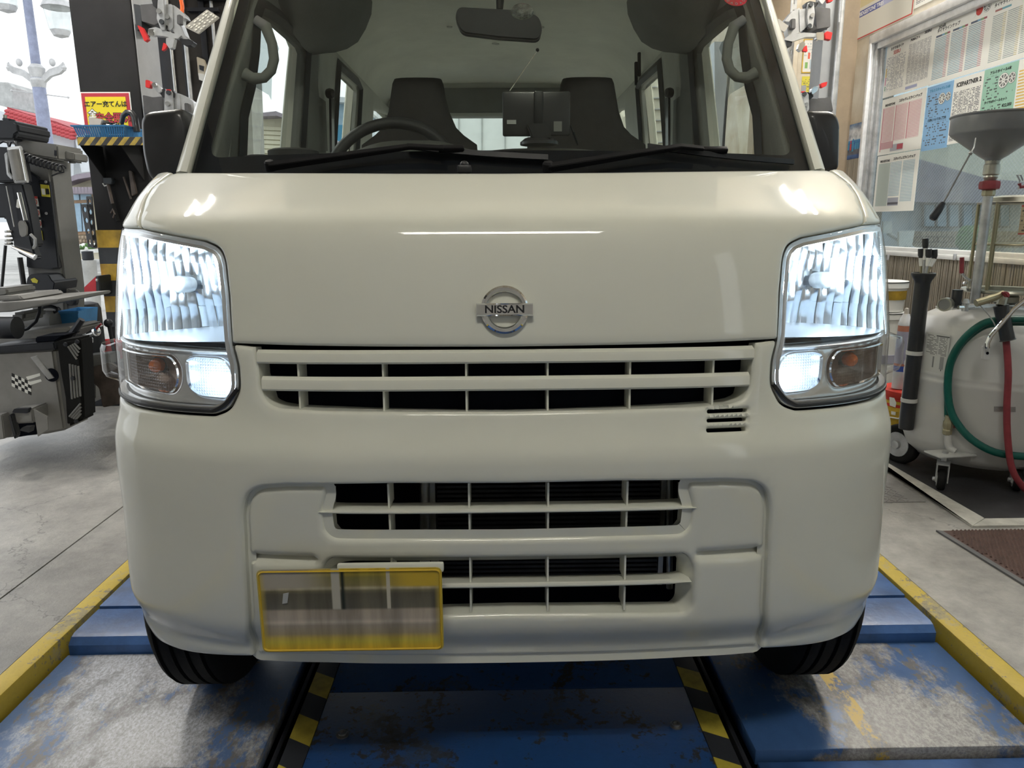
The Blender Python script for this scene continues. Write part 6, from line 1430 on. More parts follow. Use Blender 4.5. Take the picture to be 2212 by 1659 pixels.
def poster(lab, cs, mt, off, name='price_chart', grp='price charts on the window', cat='poster', thick=.0015):
    """cs: photo corners TL TR BR BL of a sheet lying on the right wall"""
    q = [wall(x, y, off) for x, y in cs]; us = [wu(p) for p in q]; zs_ = [p[2] for p in q]
    u0, u1 = (us[0]+us[3])/2, (us[1]+us[2])/2; z1, z0 = (zs_[0]+zs_[1])/2, (zs_[2]+zs_[3])/2
    w, h = abs(u1-u0), z1-z0; c = wpt((u0+u1)/2, (z0+z1)/2, off)
    me = bpy.data.meshes.new(name); b = B().box((-w/2, -thick, -h/2), (w/2, 0, h/2)); me.from_pydata(b.v, [], b.f)
    o = bpy.data.objects.new(name, me); COL.objects.link(o); me.materials.append(MATS[mt])
    o.matrix_world = Matrix(((-WD[0], -WN[0], 0, c[0]), (-WD[1], -WN[1], 0, c[1]), (0, 0, 1, c[2]), (0, 0, 0, 1)))
    tag(o, lab, cat, grp); o['w'] = w; o['h'] = h
    return o, w, h
def ptext(o, w, h, s, fx, fz, size, mt='ink', bold=.0006, xs=1.):
    """lettering printed on a sheet, in the sheet's own plane"""
    t = text(s, size, mt, None, Matrix.Identity(4), bold=bold, extrude=.0002, xs=xs)
    if t is None: return
    t.parent = o; t.matrix_parent_inverse = Matrix.Identity(4)
    t.rotation_euler = (math.pi/2, 0, 0); t.location = ((fx-.5)*w, -.0019, (fz-.5)*h)
def pdisc(o, w, h, fx, fz, r, mt, hub='galvanised', spokes=0, nm='wheel_picture'):
    q = B(); q.lathe((0, 0, 0), [(r, 0), (r, .0006), (.0, .0006)], 24, (0, -1, 0)); d = q.build(nm, mt); d.parent = o; d.location = ((fx-.5)*w, -.0022, (fz-.5)*h)
    if spokes:
        q = B()
        for k in range(spokes):
            t = 2*math.pi*k/spokes; q.obox((math.cos(t)*r*.5, -.0009, math.sin(t)*r*.5), (math.cos(t)*r*.42, 0, math.sin(t)*r*.42), (0, .0002, 0), (-math.sin(t)*r*.07, 0, math.cos(t)*r*.07))
        q.lathe((0, -.0006, 0), [(r*.95, 0), (r*.95, .0004), (r*.82, .0004), (r*.82, 0)], 24, (0, -1, 0), cap=False); e = q.build('wheel_spokes', hub, kind='stuff'); e.parent = d; e.location = (0, 0, 0)
        e.location = (0, -.0008, 0)
G = -.034
o, w, h = poster('price chart with a yellow, pink and green key, top left on the window', [(1917, 91), (1965, 70), (1952, 199), (1908, 213)], 'print_list', G); ptext(o, w, h, 'おすすめタイヤ', .5, .84, w*.085); ptext(o, w, h, 'SEIBU', .5, .76, w*.13, 'print_red')
o, w, h = poster('dense grey price chart of small print, second from the left in the top row', [(1965, 70), (2020, 48), (2005, 186), (1952, 199)], 'print_dense', G); ptext(o, w, h, 'PRIMACY 4', .28, .86, w*.075); ptext(o, w, h, 'SEIBU', .78, .90, w*.11)
o, w, h = poster('large chart with blue rows and a red tyre badge, middle of the top row', [(2020, 48), (2146, -2), (2127, 150), (2005, 186)], 'print_blue_rows', G); ptext(o, w, h, '2024年', .16, .90, w*.045); ptext(o, w, h, 'タイヤラインナップ', .28, .845, w*.046)
pdisc(o, w, h, .70, .90, w*.055, 'sign_white', nm='badge'); pdisc(o, w, h, .80, .91, w*.055, 'print_red', nm='badge'); pdisc(o, w, h, .92, .92, w*.06, 'machine_grey', 'sign_white', 9, 'tyre_picture')
o, w, h = poster('chart with teal and beige rows, at the top right of the window', [(2146, -2), (2262, -48), (2240, 116), (2127, 150)], 'print_mixed', G); ptext(o, w, h, 'タイヤラインナップ', .30, .90, w*.055)
o, w, h = poster('chart of pink rows with red rules, second row left', [(1907, 216), (2003, 189), (1989, 322), (1896, 336)], 'print_pink', G); ptext(o, w, h, 'BRIDGESTONE', .20, .885, w*.040, xs=.9); ptext(o, w, h, 'スタッドレスラインナップ', .66, .905, w*.042, bold=.001)
o, w, h = poster('sky blue price sheet with two wheel pictures', [(2004, 190), (2061, 173), (2046, 315), (1990, 330)], 'print_sky', G+.001); ptext(o, w, h, 'アルミスタッドレス4本', .5, .93, w*.075, 'print_blue'); ptext(o, w, h, '価格についてのご案内', .5, .47, w*.07)
pdisc(o, w, h, .62, .77, w*.13, 'machine_grey', 'sign_white', 8); pdisc(o, w, h, .85, .78, w*.10, 'machine_grey', 'sign_white', 6)
o, w, h = poster('white chart of black print headed by slanted capitals, right of the sky blue sheet', [(2061, 173), (2128, 152), (2110, 300), (2046, 315)], 'print_words', G); ptext(o, w, h, 'ICEPARTNER 2', .52, .90, w*.125, bold=.0012)
o, w, h = poster('pale green price sheet with two wheel pictures', [(2128, 152), (2201, 130), (2184, 280), (2110, 300)], 'print_green', G+.001); ptext(o, w, h, 'アルミホイール4本', .5, .93, w*.075); ptext(o, w, h, 'タイヤ&ホイールセット', .45, .50, w*.065)
for k, s in enumerate(('¥22,000', '¥44,000', '¥39,000', '¥64,120')): ptext(o, w, h, s, .80, .40-.09*k, w*.085)
pdisc(o, w, h, .62, .77, w*.15, 'machine_grey', 'sign_white', 8); pdisc(o, w, h, .86, .78, w*.11, 'machine_grey', 'sign_white', 6)
o, w, h = poster('white chart with orange rows at the right end of the second row', [(2201, 130), (2275, 108), (2258, 262), (2184, 280)], 'print_orange', G)
o, w, h = poster('lowest chart on the window, pale aqua columns with a small picture', [(1896, 338), (1987, 324), (1974, 455), (1886, 458)], 'print_aqua', G); ptext(o, w, h, 'BRIDGESTONE', .20, .90, w*.040, xs=.9); ptext(o, w, h, 'スタッドレスラインナップ', .66, .915, w*.042, bold=.001)
# sheets on the wall itself
sheet_mat('print_wallchart', (.62, .60, .53), (.36, .35, .34), 5, 26, .93, .40, 'words', wordy=.4, hdr=[(.03, .97, .28, .36, (.06, .08, .30)), (.45, .97, .28, .34, (.40, .42, .60)), (.03, .62, .40, .52, (.60, .52, .30))])
o, w, h = poster('large laminated notice with a red edge and navy band above the window', [(1857, -90), (1990, -160), (1975, 22), (1847, 97)], 'print_wallchart', .002, 'wall_notice', None)
q = B(); rp_ = rrect(0, 0, w*.985, h*.985, .004); ri_ = rrect(0, 0, w*.955, h*.955, .003); q.loft([[(x, -.0022, z) for x, z in rp_+rp_[:1]], [(x, -.0022, z) for x, z in ri_+ri_[:1]]], close=False, cap=False); e = q.build('notice_border', 'print_red'); e.parent = o; e.location = (0, -.0022, 0)
ptext(o, w, h, 'BRIDGESTONE TIRES', .27, .32, w*.05, 'sign_white')
o, w, h = poster('pale leaflet in a clear sleeve, right of the laminated notice', [(1990, -140), (2060, -175), (2045, -15), (1976, 20)], 'print_words', .002, 'leaflet', None)
def photo_mat():
    m, nt, b = newmat('print_photo'); L = nt.links; tc = nd(nt, 'ShaderNodeTexCoord'); sp = nd(nt, 'ShaderNodeSeparateXYZ'); L.new(tc.outputs['Generated'], sp.inputs[0])
    n = nd(nt, 'ShaderNodeTexNoise'); n.inputs['Scale'].default_value = 5; n.inputs['Detail'].default_value = 6; L.new(tc.outputs['Generated'], n.inputs['Vector'])
    r = nd(nt, 'ShaderNodeValToRGB'); L.new(sp.outputs[2], r.inputs[0]); r.color_ramp.elements[0].position = 0; r.color_ramp.elements[0].color = (.03, .07, .18, 1); r.color_ramp.elements[1].position = 1; r.color_ramp.elements[1].color = (.12, .22, .40, 1)
    for p, c in ((.10, (.05, .12, .30)), (.14, (.10, .11, .14)), (.28, (.12, .14, .18)), (.30, (.04, .16, .42)), (.52, (.06, .20, .46)), (.56, (.55, .58, .60)), (.80, (.62, .64, .65)), (.93, (.30, .40, .52))): e = r.color_ramp.elements.new(p); e.color = c4(c)
    r2 = nd(nt, 'ShaderNodeValToRGB'); L.new(n.outputs[0], r2.inputs[0]); r2.color_ramp.elements[0].position = .35; r2.color_ramp.elements[0].color = (.5, .5, .55, 1); r2.color_ramp.elements[1].position = .6; r2.color_ramp.elements[1].color = (1.15, 1.15, 1.15, 1)
    x = nd(nt, 'ShaderNodeMix', data_type='RGBA', blend_type='MULTIPLY'); x.inputs[0].default_value = 1; L.new(r.outputs[0], x.inputs[6]); L.new(r2.outputs[0], x.inputs[7]); L.new(x.outputs[2], b.inputs['Base Color']); b.inputs['Roughness'].default_value = .25
photo_mat()
o, w, h = poster('blue photo print of people by a lorry under clouds, left of the window frame', [(1822, 273), (1871, 262), (1863, 340), (1816, 348)], 'print_photo', .002, 'photo_print', None)
for k, (fx, hh_, mt) in enumerate(((.14, .26, 'print_blue'), (.24, .28, 'print_blue'), (.33, .25, 'print_blue'), (.43, .27, 'print_red'), (.53, .36, 'print_blue'), (.66, .27, 'print_blue'), (.76, .27, 'print_blue'), (.87, .27, 'print_blue'))):
    q = B(); q.box((-.011, -.0006, -hh_*h/2), (.011, 0, hh_*h/2-.02)).lathe((0, -.0003, hh_*h/2-.008), [(.009, -.0003), (.009, .0003)], 10, (0, 1, 0)); e = q.build('printed_figure', mt); e.parent = o; e.location = ((fx-.5)*w, -.0022, (.40-.5)*h)
sheet_mat('print_cartoon', (.62, .60, .56), (.30, .34, .36), 4, 12, .92, .50, 'words', wordy=.6, hdr=[(.60, .90, .62, .72, (.62, .20, .03)), (.32, .44, .42, .60, (.60, .10, .05)), (.78, .90, .48, .62, (.55, .08, .05)), (.18, .34, .14, .32, (.18, .35, .10)), (.60, .82, .30, .46, (.45, .28, .16)), (.45, .56, .12, .4, (.35, .42, .48))])
def rposter(lab, c0, c1, mt, Y, name):
    a, b_ = at(*c0, Y), at(*c1, Y); w, h = b_[0]-a[0], a[2]-b_[2]
    me = bpy.data.meshes.new(name); q = B().box((-w/2, 0, -h/2), (w/2, .002, h/2)); me.from_pydata(q.v, [], q.f); o = bpy.data.objects.new(name, me); COL.objects.link(o); me.materials.append(MATS[mt]); o.location = ((a[0]+b_[0])/2, Y, (a[2]+b_[2])/2)
    return tag(o, lab, 'poster'), w, h
o, w, h = rposter('safety poster with small red and green pictures on the cream panel', (1736, 84), (1768, 158), 'print_cartoon', YR-.034, 'safety_poster')
q = B(); rp_ = rrect(0, 0, w, h, .006); ri_ = rrect(0, 0, w-.016, h-.016, .004); q.loft([[(x, 0, z) for x, z in rp_+rp_[:1]], [(x, -.001, z) for x, z in ri_+ri_[:1]]], close=False, cap=False); e = q.build('poster_border', 'band_yellow'); e.parent = o; e.location = (0, -.0008, 0)
sheet_mat('print_yellow', (.55, .48, .05), (.10, .10, .08), 3, 10, .9, .05, 'words', wordy=.5, hdr=[(.0, .3, .0, .5, (.30, .31, .33)), (.75, 1., .3, .6, (.25, .26, .30))])
rposter('yellow notice below the safety poster on the cream panel', (1733, 165), (1764, 204), 'print_yellow', YR-.034, 'yellow_notice')

YK = 3.35
UR = clampset('white cast wheel clamp with red jaws, upper right beside the post', YK, [
    ('hanger', 'hanger_grey', [(1760, 14), (1794, 18), (1794, 58), (1764, 63)], .06, .2), ('link', 'galvanised', [(1745, 6), (1758, 5), (1761, 28), (1756, 60), (1746, 62), (1743, 36)], -.02, .02),
    ('pivot', 'steel', (1755, 33), -.025, 0), ('pivot', 'band_black', (1752, 10), -.025, 0), ('pivot', 'band_black', (1749, 56), -.025, 0),
    ('shoulder', 'satin_black', [(1740, 6), (1750, 2), (1768, 6), (1764, 14), (1742, 18)], -.005, .05), ('knuckle', 'satin_black', [(1738, 60), (1758, 52), (1767, 62), (1748, 72), (1736, 68)], -.005, .05),
    ('cheek', 'galvanised', [(1726, 20), (1742, 18), (1742, 60), (1728, 70)], -.005, .03), ('body', 'cast_white', [(1694, 46), (1712, 24), (1728, 16), (1730, 70), (1704, 78), (1700, 62), (1708, 48)], .0, .06),
    ('pad', 'hanger_grey', [(1710, 40), (1719, 40), (1719, 62), (1709, 62)], -.03, .03), ('jaw_arm', 'cast_white', [(1694, 86), (1704, 76), (1736, 70), (1766, 72), (1776, 80), (1740, 80), (1712, 90)], -.015, .04),
    ('jaw_tip', 'chrome', [(1763, 70), (1780, 69), (1780, 87), (1764, 86)], -.025, .03), ('jaw_pad', 'clip_red', [(1781, 72), (1787, 67), (1799, 70), (1795, 87), (1782, 84)], -.03, .03),
    ('lower_jaw', 'chrome', [(1727, 94), (1737, 88), (1740, 98), (1730, 112), (1723, 106)], -.02, .03), ('lower_pad', 'clip_red', [(1736, 102), (1743, 97), (1745, 112), (1734, 111)], -.02, .02),
    ('grip', 'satin_black', [(1698, 88), (1712, 88), (1710, 100), (1700, 102)], -.01, .05), ('upper_jaw', 'cast_white', [(1768, 0), (1778, -8), (1788, -6), (1776, 10)], -.02, .03), ('upper_pad', 'clip_red', [(1786, -8), (1798, -8), (1800, 2), (1790, 5)], -.03, .03),
    ('board', 'target_board', [(1670, 52), (1682, 40), (1704, 56), (1694, 70)], -.03, .015)], (1740, 50))
clampset('white cast wheel clamp with a red jaw pad, above the right door mirror', YK, [
    ('hanger', 'hanger_grey', [(1747, 212), (1774, 214), (1794, 208), (1800, 240), (1750, 240)], .06, .2), ('link', 'galvanised', [(1732, 200), (1740, 196), (1747, 204), (1748, 236), (1744, 242), (1738, 226)], -.02, .02),
    ('pivot', 'band_black', (1738, 203), -.025, 0), ('pivot', 'steel', (1742, 226), -.025, 0), ('shoulder', 'satin_black', [(1742, 198), (1754, 202), (1758, 208), (1748, 217)], -.005, .04),
    ('jaw_arm', 'cast_white', [(1752, 196), (1758, 188), (1772, 184), (1768, 194), (1756, 206)], -.015, .03), ('jaw_tip', 'chrome', [(1753, 192), (1760, 186), (1768, 188), (1764, 198), (1754, 204)], -.03, .03),
    ('jaw_pad', 'clip_red', [(1773, 180), (1788, 176), (1785, 186), (1776, 190)], -.03, .03), ('red_cap', 'clip_red', [(1731, 197), (1740, 197), (1740, 200), (1731, 200)], -.025, .01)], (1745, 215))

# ------------------------------------------------------------------ waste-oil drainer
pm('tank_grey', (.55, .55, .54), .32, coat=.3, var=.03, vs=4); pm('hose_green', (.0, .085, .065), .35, var=.1); pm('hose_red', (.24, .035, .045), .55, var=.12, vs=20)
pm('tank_steel', (.36, .35, .30), .35, .8, var=.12, vs=12); pm('funnel_grey', (.17, .175, .18), .35, .2, var=.06); pm('rod_brass', (.36, .33, .22), .4, .6, var=.1); pm('label_kraft', (.46, .38, .25), .7, var=.06)
clear('jar_plastic', (.90, .87, .80), .1, dirt=.06)
fr_ = onZ(2040, 1064, FZ); YT = float(fr_[1])+.27
cT = at(2128, 860, YT); rT = abs(float(at(1968, 860, YT)[0]-cT[0]))*.985
zt_t, zb_t = float(at(2128, 668, YT-.1)[2]), float(at(2128, 1006, YT-.15)[2])
DR = thing('oil_drainer', 'grey wheeled waste-oil drainer with a funnel on top, on the black mat', 'oil drainer', (float(cT[0]), YT, FZ))
hT = zt_t-zb_t; zs_m = float(at(2128, 832, YT-.2)[2])-zb_t
B().lathe((cT[0], YT, zb_t), [(.001, -.02), (rT*.55, -.012), (rT*.82, .008), (rT*.95, .045), (rT, .10), (rT, zs_m-.022), (rT*1.012, zs_m-.012), (rT*1.012, zs_m+.0), (rT, zs_m+.006), (rT*1.012, zs_m+.016), (rT*1.012, zs_m+.024), (rT, zs_m+.034), (rT, hT-.15), (rT*.97, hT-.10), (rT*.86, hT-.045), (rT*.65, hT-.012), (rT*.3, hT), (.001, hT+.002)], 56).build('tank', 'tank_grey', DR, smooth=50)
def onT(px, py, off=0.):
    """photo pixel onto the tank's round side"""
    d = ray(px, py); o = CAM; ax, ay = o[0]-cT[0], o[1]-YT; R2 = rT+off; A = d[0]**2+d[1]**2; Bq = ax*d[0]+ay*d[1]; C = ax*ax+ay*ay-R2*R2; D = Bq*Bq-A*C
    t = (-Bq-math.sqrt(max(0, D)))/A; return o+d*t
def ondec(pts, nx, ny, name, mt, off=.0015, lab=None):
    g = [[onT(*(np.array(pts[0])*(1-u)*(1-v)+np.array(pts[1])*u*(1-v)+np.array(pts[2])*u*v+np.array(pts[3])*(1-u)*v), off) for u in np.linspace(0, 1, nx)] for v in np.linspace(0, 1, ny)]
    return B().loft(g, close=False, cap=False).build(name, mt, DR, label=lab)
sheet_mat('print_tank', (.55, .55, .53), (.18, .18, .18), 2, 30, .95, .45, 'words', wordy=.3, hdr=[(.35, .98, .93, .96, (.08, .08, .08)), (.30, .36, .14, .42, (.2, .2, .2)), (.62, .82, .12, .44, (.28, .28, .28)), (.70, .74, .08, .12, (.02, .02, .02))])
ondec([(2001, 717), (2053, 725), (2042, 809), (1992, 800)], 10, 6, 'tank_label', 'print_tank'); ondec([(2147, 878), (2194, 879), (2194, 890), (2147, 889)], 8, 3, 'rating_plate', 'steel')
# frame ring, axle wheel at the left rear, castors in front
wv = onZ(1943, 1004, FZ); rw = .082
def wheel(c, axd, r, w, par, nm='wheel'):
    ax = np.array(axd, float); ax /= np.linalg.norm(ax)
    W = B().lathe(c-ax*w/2, [(r*.55, 0), (r*.8, -.001), (r*.94, .002), (r, .008), (r, w-.008), (r*.94, w-.002), (r*.8, w+.001), (r*.55, w)], 32, ax).build(nm, 'rubber', par, smooth=40)
    B().lathe(c-ax*(w/2+.003), [(r*.62, 0), (r*.64, .006), (r*.50, .004), (r*.46, .012), (r*.24, .012), (r*.2, -.012), (r*.1, -.014), (.001, -.014)], 24, ax).build('wheel_hub', 'galvanised', W); return W
wc = np.array([wv[0]+.012, wv[1]+.03, FZ+rw]); wheel(wc, (.86, .40, 0), rw, .042, DR)
B().cyl(wc+np.array([.02, .0, 0]), (cT[0]-rT*.75, YT+.05, FZ+rw), .009, 10).build('axle', 'galvanised', DR)
def castor(px, py):
    p = onZ(px, py, FZ); c = np.array([p[0], p[1]+.03, FZ+.040]); W = wheel(c, (.75, -.45, 0), .040, .026, DR, 'castor_wheel')
    q = B(); u = np.array([.86, -.51, 0]); 
    for s_ in (-1, 1): q.obox(c+u*.019*s_+np.array([.008, .012, .028]), (.018, .03, 0), u*.002, (0, 0, .034))
    q.obox(c+np.array([.012, .016, .062]), (.022, .03, 0), u*.021, (0, 0, .003)); q.build('castor_fork', 'galvanised', DR)
    B().cyl(c+np.array([.015, .02, .066]), c+np.array([.015, .02, .105]), .010, 12).build('castor_stem', 'galvanised', DR)
    B().obox(c+np.array([.04, .03, .092]), (.075, .01, 0), (-.008, .04, 0), (0, 0, .004), .003).build('castor_bracket', 'tank_grey', DR)
castor(2041, 1064); castor(2206, 1066)
# hoses
def T(pts, r, nm, mt, off=.03, seg=10, par=DR):
    P = [onT(x, y, off) if x < 2290 else at(x, y, YT-.2) for x, y in pts]; Q = []
    for i in range(len(P)-1):
        p0, p1, p2, p3 = P[max(0, i-1)], P[i], P[i+1], P[min(len(P)-1, i+2)]
        for t in (0, .25, .5, .75): Q.append(.5*((2*p1)+(-p0+p2)*t+(2*p0-5*p1+4*p2-p3)*t*t+(-p0+3*p1-3*p2+p3)*t**3))
    Q.append(P[-1]); return B().tube(Q, r, seg).build(nm, mt, par, smooth=80)
T([(2240, 690), (2190, 690), (2156, 692), (2122, 700), (2084, 730), (2058, 770), (2048, 816), (2050, 872), (2066, 912), (2100, 950), (2150, 977), (2212, 986), (2250, 985)], .0135, 'green_hose', 'hose_green')
T([(2230, 697), (2160, 698), (2118, 709), (2076, 745), (2053, 790), (2047, 835), (2047, 872), (2047, 900)], .0115, 'green_hose', 'hose_green', .014)
T([(2173, 730), (2178, 805), (2175, 878), (2177, 950), (2187, 1015), (2214, 1056), (2240, 1072)], .0115, 'red_hose', 'hose_red', .055)
gA, gB = onT(2162, 660, .06), onT(2177, 735, .06); B().tube([gA, gA*.5+gB*.5, gB*.97+gA*.03, gB], [.024, .022, .023, .026], 14).build('grip', 'satin_black', DR)
B().tube([onT(2168, 640, .05), gA], [.014, .016], 10).build('gun_neck', 'tank_steel', DR); B().pprism([(2168, 632), (2180, 630), (2184, 640), (2178, 644)], YT-rT-.06, .02).build('gun_lever', 'hose_red', DR, bevel=.003)
B().tube([at(x, y, YT-rT-.03) for x, y in ((2108, 655), (2130, 648), (2154, 640), (2168, 632))], [.013, .013, .012, .009], 10).build('gun_barrel', 'rod_brass', DR)
for x in (2113, 2120): B().tube([at(x-2, 660-(x-2108)*.28, YT-rT-.03), at(x+2, 650-(x-2108)*.28, YT-rT-.03)], .002, 5).build('barrel_band', 'machine_black', DR)
B().tube([at(x, y, YT-rT-.05) for x, y in ((2225, 640), (2190, 668), (2140, 726), (2133, 742), (2133, 752))], .0075, 10).build('handle_bar', 'chrome', DR)
B().pprism(rpoly([(2124, 748), (2139, 748), (2139, 778), (2123, 778)], 3), YT-rT-.035, .012).build('handle_lug', 'tank_grey', DR, bevel=.002)
B().lathe(at(2133, 763, YT-rT-.036), [(.005, 0), (.005, .001), (.0, .001)], 12, (0, -1, 0)).build('lug_hole', 'void_black', DR)
T([(2048, 938), (2048, 955), (2052, 968), (2064, 976)], .013, 'drain_pipe', 'tank_grey', .02)
vA = onT(2048, 918, .022); B().lathe(vA+np.array([0, 0, -.038]), [(.013, 0), (.017, .004), (.017, .018), (.014, .022), (.018, .030), (.018, .050), (.014, .056), (.014, .075)], 8).build('drain_valve', 'rod_brass', DR)
B().obox(vA+np.array([.026, -.008, -.002]), (.016, -.004, 0), (0, .004, 0), (0, 0, .008), .003).build('valve_handle', 'hose_red', DR)
# gauge and fittings on the dome
gc = at(2037, 658, YT-.10); B().lathe(gc+np.array([.03, .02, 0]), [(.001, .035), (.020, .035), (.021, .038), (.025, .038), (.025, .005), (.022, 0), (.001, 0)], 24, (-.75, -.66, 0)).build('gauge', 'tank_steel', DR)
B().lathe(gc+np.array([.03, .02, 0]), [(.001, .0352), (.0195, .0352)], 24, (-.75, -.66, 0)).build('gauge_dial', 'sticker_grey', DR)
B().tube([gc+np.array([.025, .02, 0]), gc+np.array([.075, .03, .0])], .019, 12).build('gauge_body', 'satin_black', DR)
c = at(2066, 650, YT-.08); B().lathe(c+np.array([0, 0, -.01]), [(.016, 0), (.018, .02), (.018, .052), (.001, .053)], 16).build('filler_cap', 'satin_black', DR)
B().tube([at(2070, 664, YT-.12), at(2098, 664, YT-.12)], .008, 8).build('coupler', 'chrome', DR); B().tube([at(2088, 664, YT-.12), at(2102, 662, YT-.12)], .011, 10).build('coupler', 'galvanised', DR)
B().lathe(at(2084, 672, YT-.12), [(.012, 0), (.010, .02), (.013, .03), (.008, .045)], 10).build('fitting', 'galvanised', DR)
B().pprism([(2055, 668), (2110, 664), (2160, 666), (2155, 682), (2070, 680)], YT-.02, .12).build('crumpled_bag', 'sign_white', DR, bevel=.005)
ch = [at(2110+22*math.sin(t*1.57)+t*18, 652+58*t-6*t*t, YT-rT-.02) for t in np.linspace(0, 1, 14)]; B().tube(ch, .0022, 5).build('chain', 'galvanised', DR)
# jar tower
zj0, zj1 = float(at(2150, 624, YT)[2]), float(at(2150, 440, YT)[2]); cj = at(2188, 530, YT); rj = abs(float(at(2188, 530, YT)[0]-at(2118, 530, YT)[0]))
B().lathe((cj[0], YT, zj0-.012), [(.001, 0), (rj*1.22, 0), (rj*1.24, .005), (rj*1.22, .012), (rj*.9, .012)], 40).build('jar_base', 'tank_steel', DR)
B().lathe((cj[0], YT, zj1), [(rj*1.05, -.002), (rj*1.08, .004), (rj*.86, .008), (rj*.84, .022), (rj*.5, .030), (.001, .031)], 40).build('jar_lid', 'tank_steel', DR)
zm = float(at(2150, 528, YT)[2])
JR = B().lathe((cj[0], YT, zj0), [(rj*.93, 0), (rj*.93, zm-zj0-.01), (rj*.97, zm-zj0), (rj*.97, zm-zj0+.008), (rj*.93, zm-zj0+.018), (rj*.93, zj1-zj0)], 48).build('sight_jar', 'jar_plastic', DR, smooth=50)
B().lathe((cj[0], YT, zm), [(rj*.975, -.003), (rj*.985, 0), (rj*.975, .004)], 48).build('jar_band', 'rod_brass', DR)
for k in range(6):
    t = R_(205+60*k); B().cyl((cj[0]+math.cos(t)*rj*1.02, YT+math.sin(t)*rj*1.02, zj0-.01), (cj[0]+math.cos(t)*rj*1.02, YT+math.sin(t)*rj*1.02, zj1+.006), .0065, 10).build('tie_rod', 'rod_brass', DR)
t0, t1 = R_(240), R_(275); lz1, lz0 = float(at(2175, 443, YT-rj)[2]), float(at(2175, 507, YT-rj)[2])
q = B(); q.loft([[(cj[0]+math.cos(t)*rj*.955, YT+math.sin(t)*rj*.955, z) for t in np.linspace(t0, t1, 8)] for z in (lz0, lz1)], close=False, cap=False)
sheet_mat('print_jar', (.46, .38, .25), (.10, .09, .07), 2, 9, .90, .08, 'words', wordy=.55, hdr=[(0, 1, .94, 1., (.40, .07, .06)), (0, 1, 0, .05, (.40, .07, .06)), (0, 1, .62, .63, (.12, .10, .08)), (0, 1, .34, .35, (.12, .10, .08))])
q.build('jar_label', 'print_jar', JR)
B().lathe((cj[0], YT, zj0-.06), [(.03, 0), (.045, .01), (.045, .03), (.03, .05)], 16).build('manifold', 'tank_steel', DR)
# standpipe, collar, funnel
xp = float(at(2134, 430, YT-.02)[0]); zp0 = float(at(2105, 600, YT)[2]); zc0, zc1 = float(at(2137, 412, YT)[2]), float(at(2137, 391, YT)[2]); Yq = YT-.06
xp = float(at(2135, 420, Yq)[0])
B().cyl((xp, Yq, zp0-.10), (xp, Yq, zc0), .0165, 18).build('standpipe', 'galvanised', DR)
B().lathe((xp, Yq, zc0-.022), [(.018, 0), (.022, .004), (.022, .020), (.018, .024)], 6).build('pipe_nut', 'rod_brass', DR)
B().lathe((xp, Yq, zc0), [(.020, 0), (.034, .004), (.036, .018), (.034, .030), (.020, .034)], 10).build('collar', 'hose_red', DR)
zf0 = float(at(2140, 345, Yq)[2]); B().lathe((xp, Yq, zc1-.002), [(.018, 0), (.024, .012), (.022, .018), (.027, .022), (.027, .055), (.023, .06), (.025, zf0-zc1)], 16).build('coupling', 'tank_steel', DR)
zr1_, zr0_ = float(at(2066, 250, Yq)[2]), float(at(2066, 291, Yq)[2]); rf = xp-float(at(2066, 270, Yq)[0])
B().lathe((xp, Yq, zf0), [(.022, -.01), (.026, 0), (rf*.30, .012), (rf*.96, zr0_-zf0), (rf*1.0, zr0_-zf0+.008), (rf*1.0, zr1_-zf0-.006), (rf*1.035, zr1_-zf0), (rf*1.02, zr1_-zf0+.004), (rf*.98, zr1_-zf0), (rf*.97, zr0_-zf0+.01), (.025, .02)], 56).build('funnel', 'funnel_grey', DR, smooth=40)
# hooked tool dangling from the funnel
c0, c1, c2 = at(2097, 330, YT-.18), at(2038, 438, YT-.18), at(2013, 474, YT-.18)
SD = thing('screwdriver', 'black-handled screwdriver dangling from the funnel on a thin shaft', 'screwdriver', tuple(c2))
B().tube([c0, c1], .0028, 6).build('shaft', 'machine_grey', SD); B().tube([c1, c1*.8+c2*.2, c1*.6+c2*.4, c1*.1+c2*.9, c2], [.008, .011, .0135, .014, .010], 10).build('handle', 'machine_black', SD)
B().tube([c0+np.array([.004, 0, -.008]), c0, at(2104, 318, YT-.18), at(2108, 298, YT-.17)], .0022, 6).build('hook_wire', 'steel', SD); B().ball(c0, (.008, .006, .006), 10, 6).build('swivel', 'steel', SD)
# side valve with a red handle
B().tube([at(2096, 606, YT-.03), at(2086, 600, YT-.03), at(2079, 592, YT-.03)], .005, 8).build('valve_lever', 'galvanised', DR); B().tube([at(2077, 590, YT-.03), at(2078, 556, YT-.03)], .008, 10).build('valve_grip', 'hose_red', DR)
B().lathe(at(2096, 618, YT-.03), [(.010, -.02), (.013, -.008), (.010, 0), (.010, .016), (.006, .02)], 12).build('side_valve', 'tank_steel', DR); B().ball(at(2084, 611, YT-.03), (.010, .008, .006), 10, 6).build('lever_nut', 'chrome', DR)
B().tube([at(2214, 403, YT-.1), at(2204, 404, YT-.1), at(2202, 396, YT-.1)], .006, 8).build('lid_tap', 'hose_red', DR); B().tube([at(2200, 410, YT-.1), at(2203, 390, YT-.1), at(2197, 378, YT-.1), at(2205, 378, YT-.1), at(2210, 390, YT-.1)], .003, 6).build('lid_clip', 'galvanised', DR)
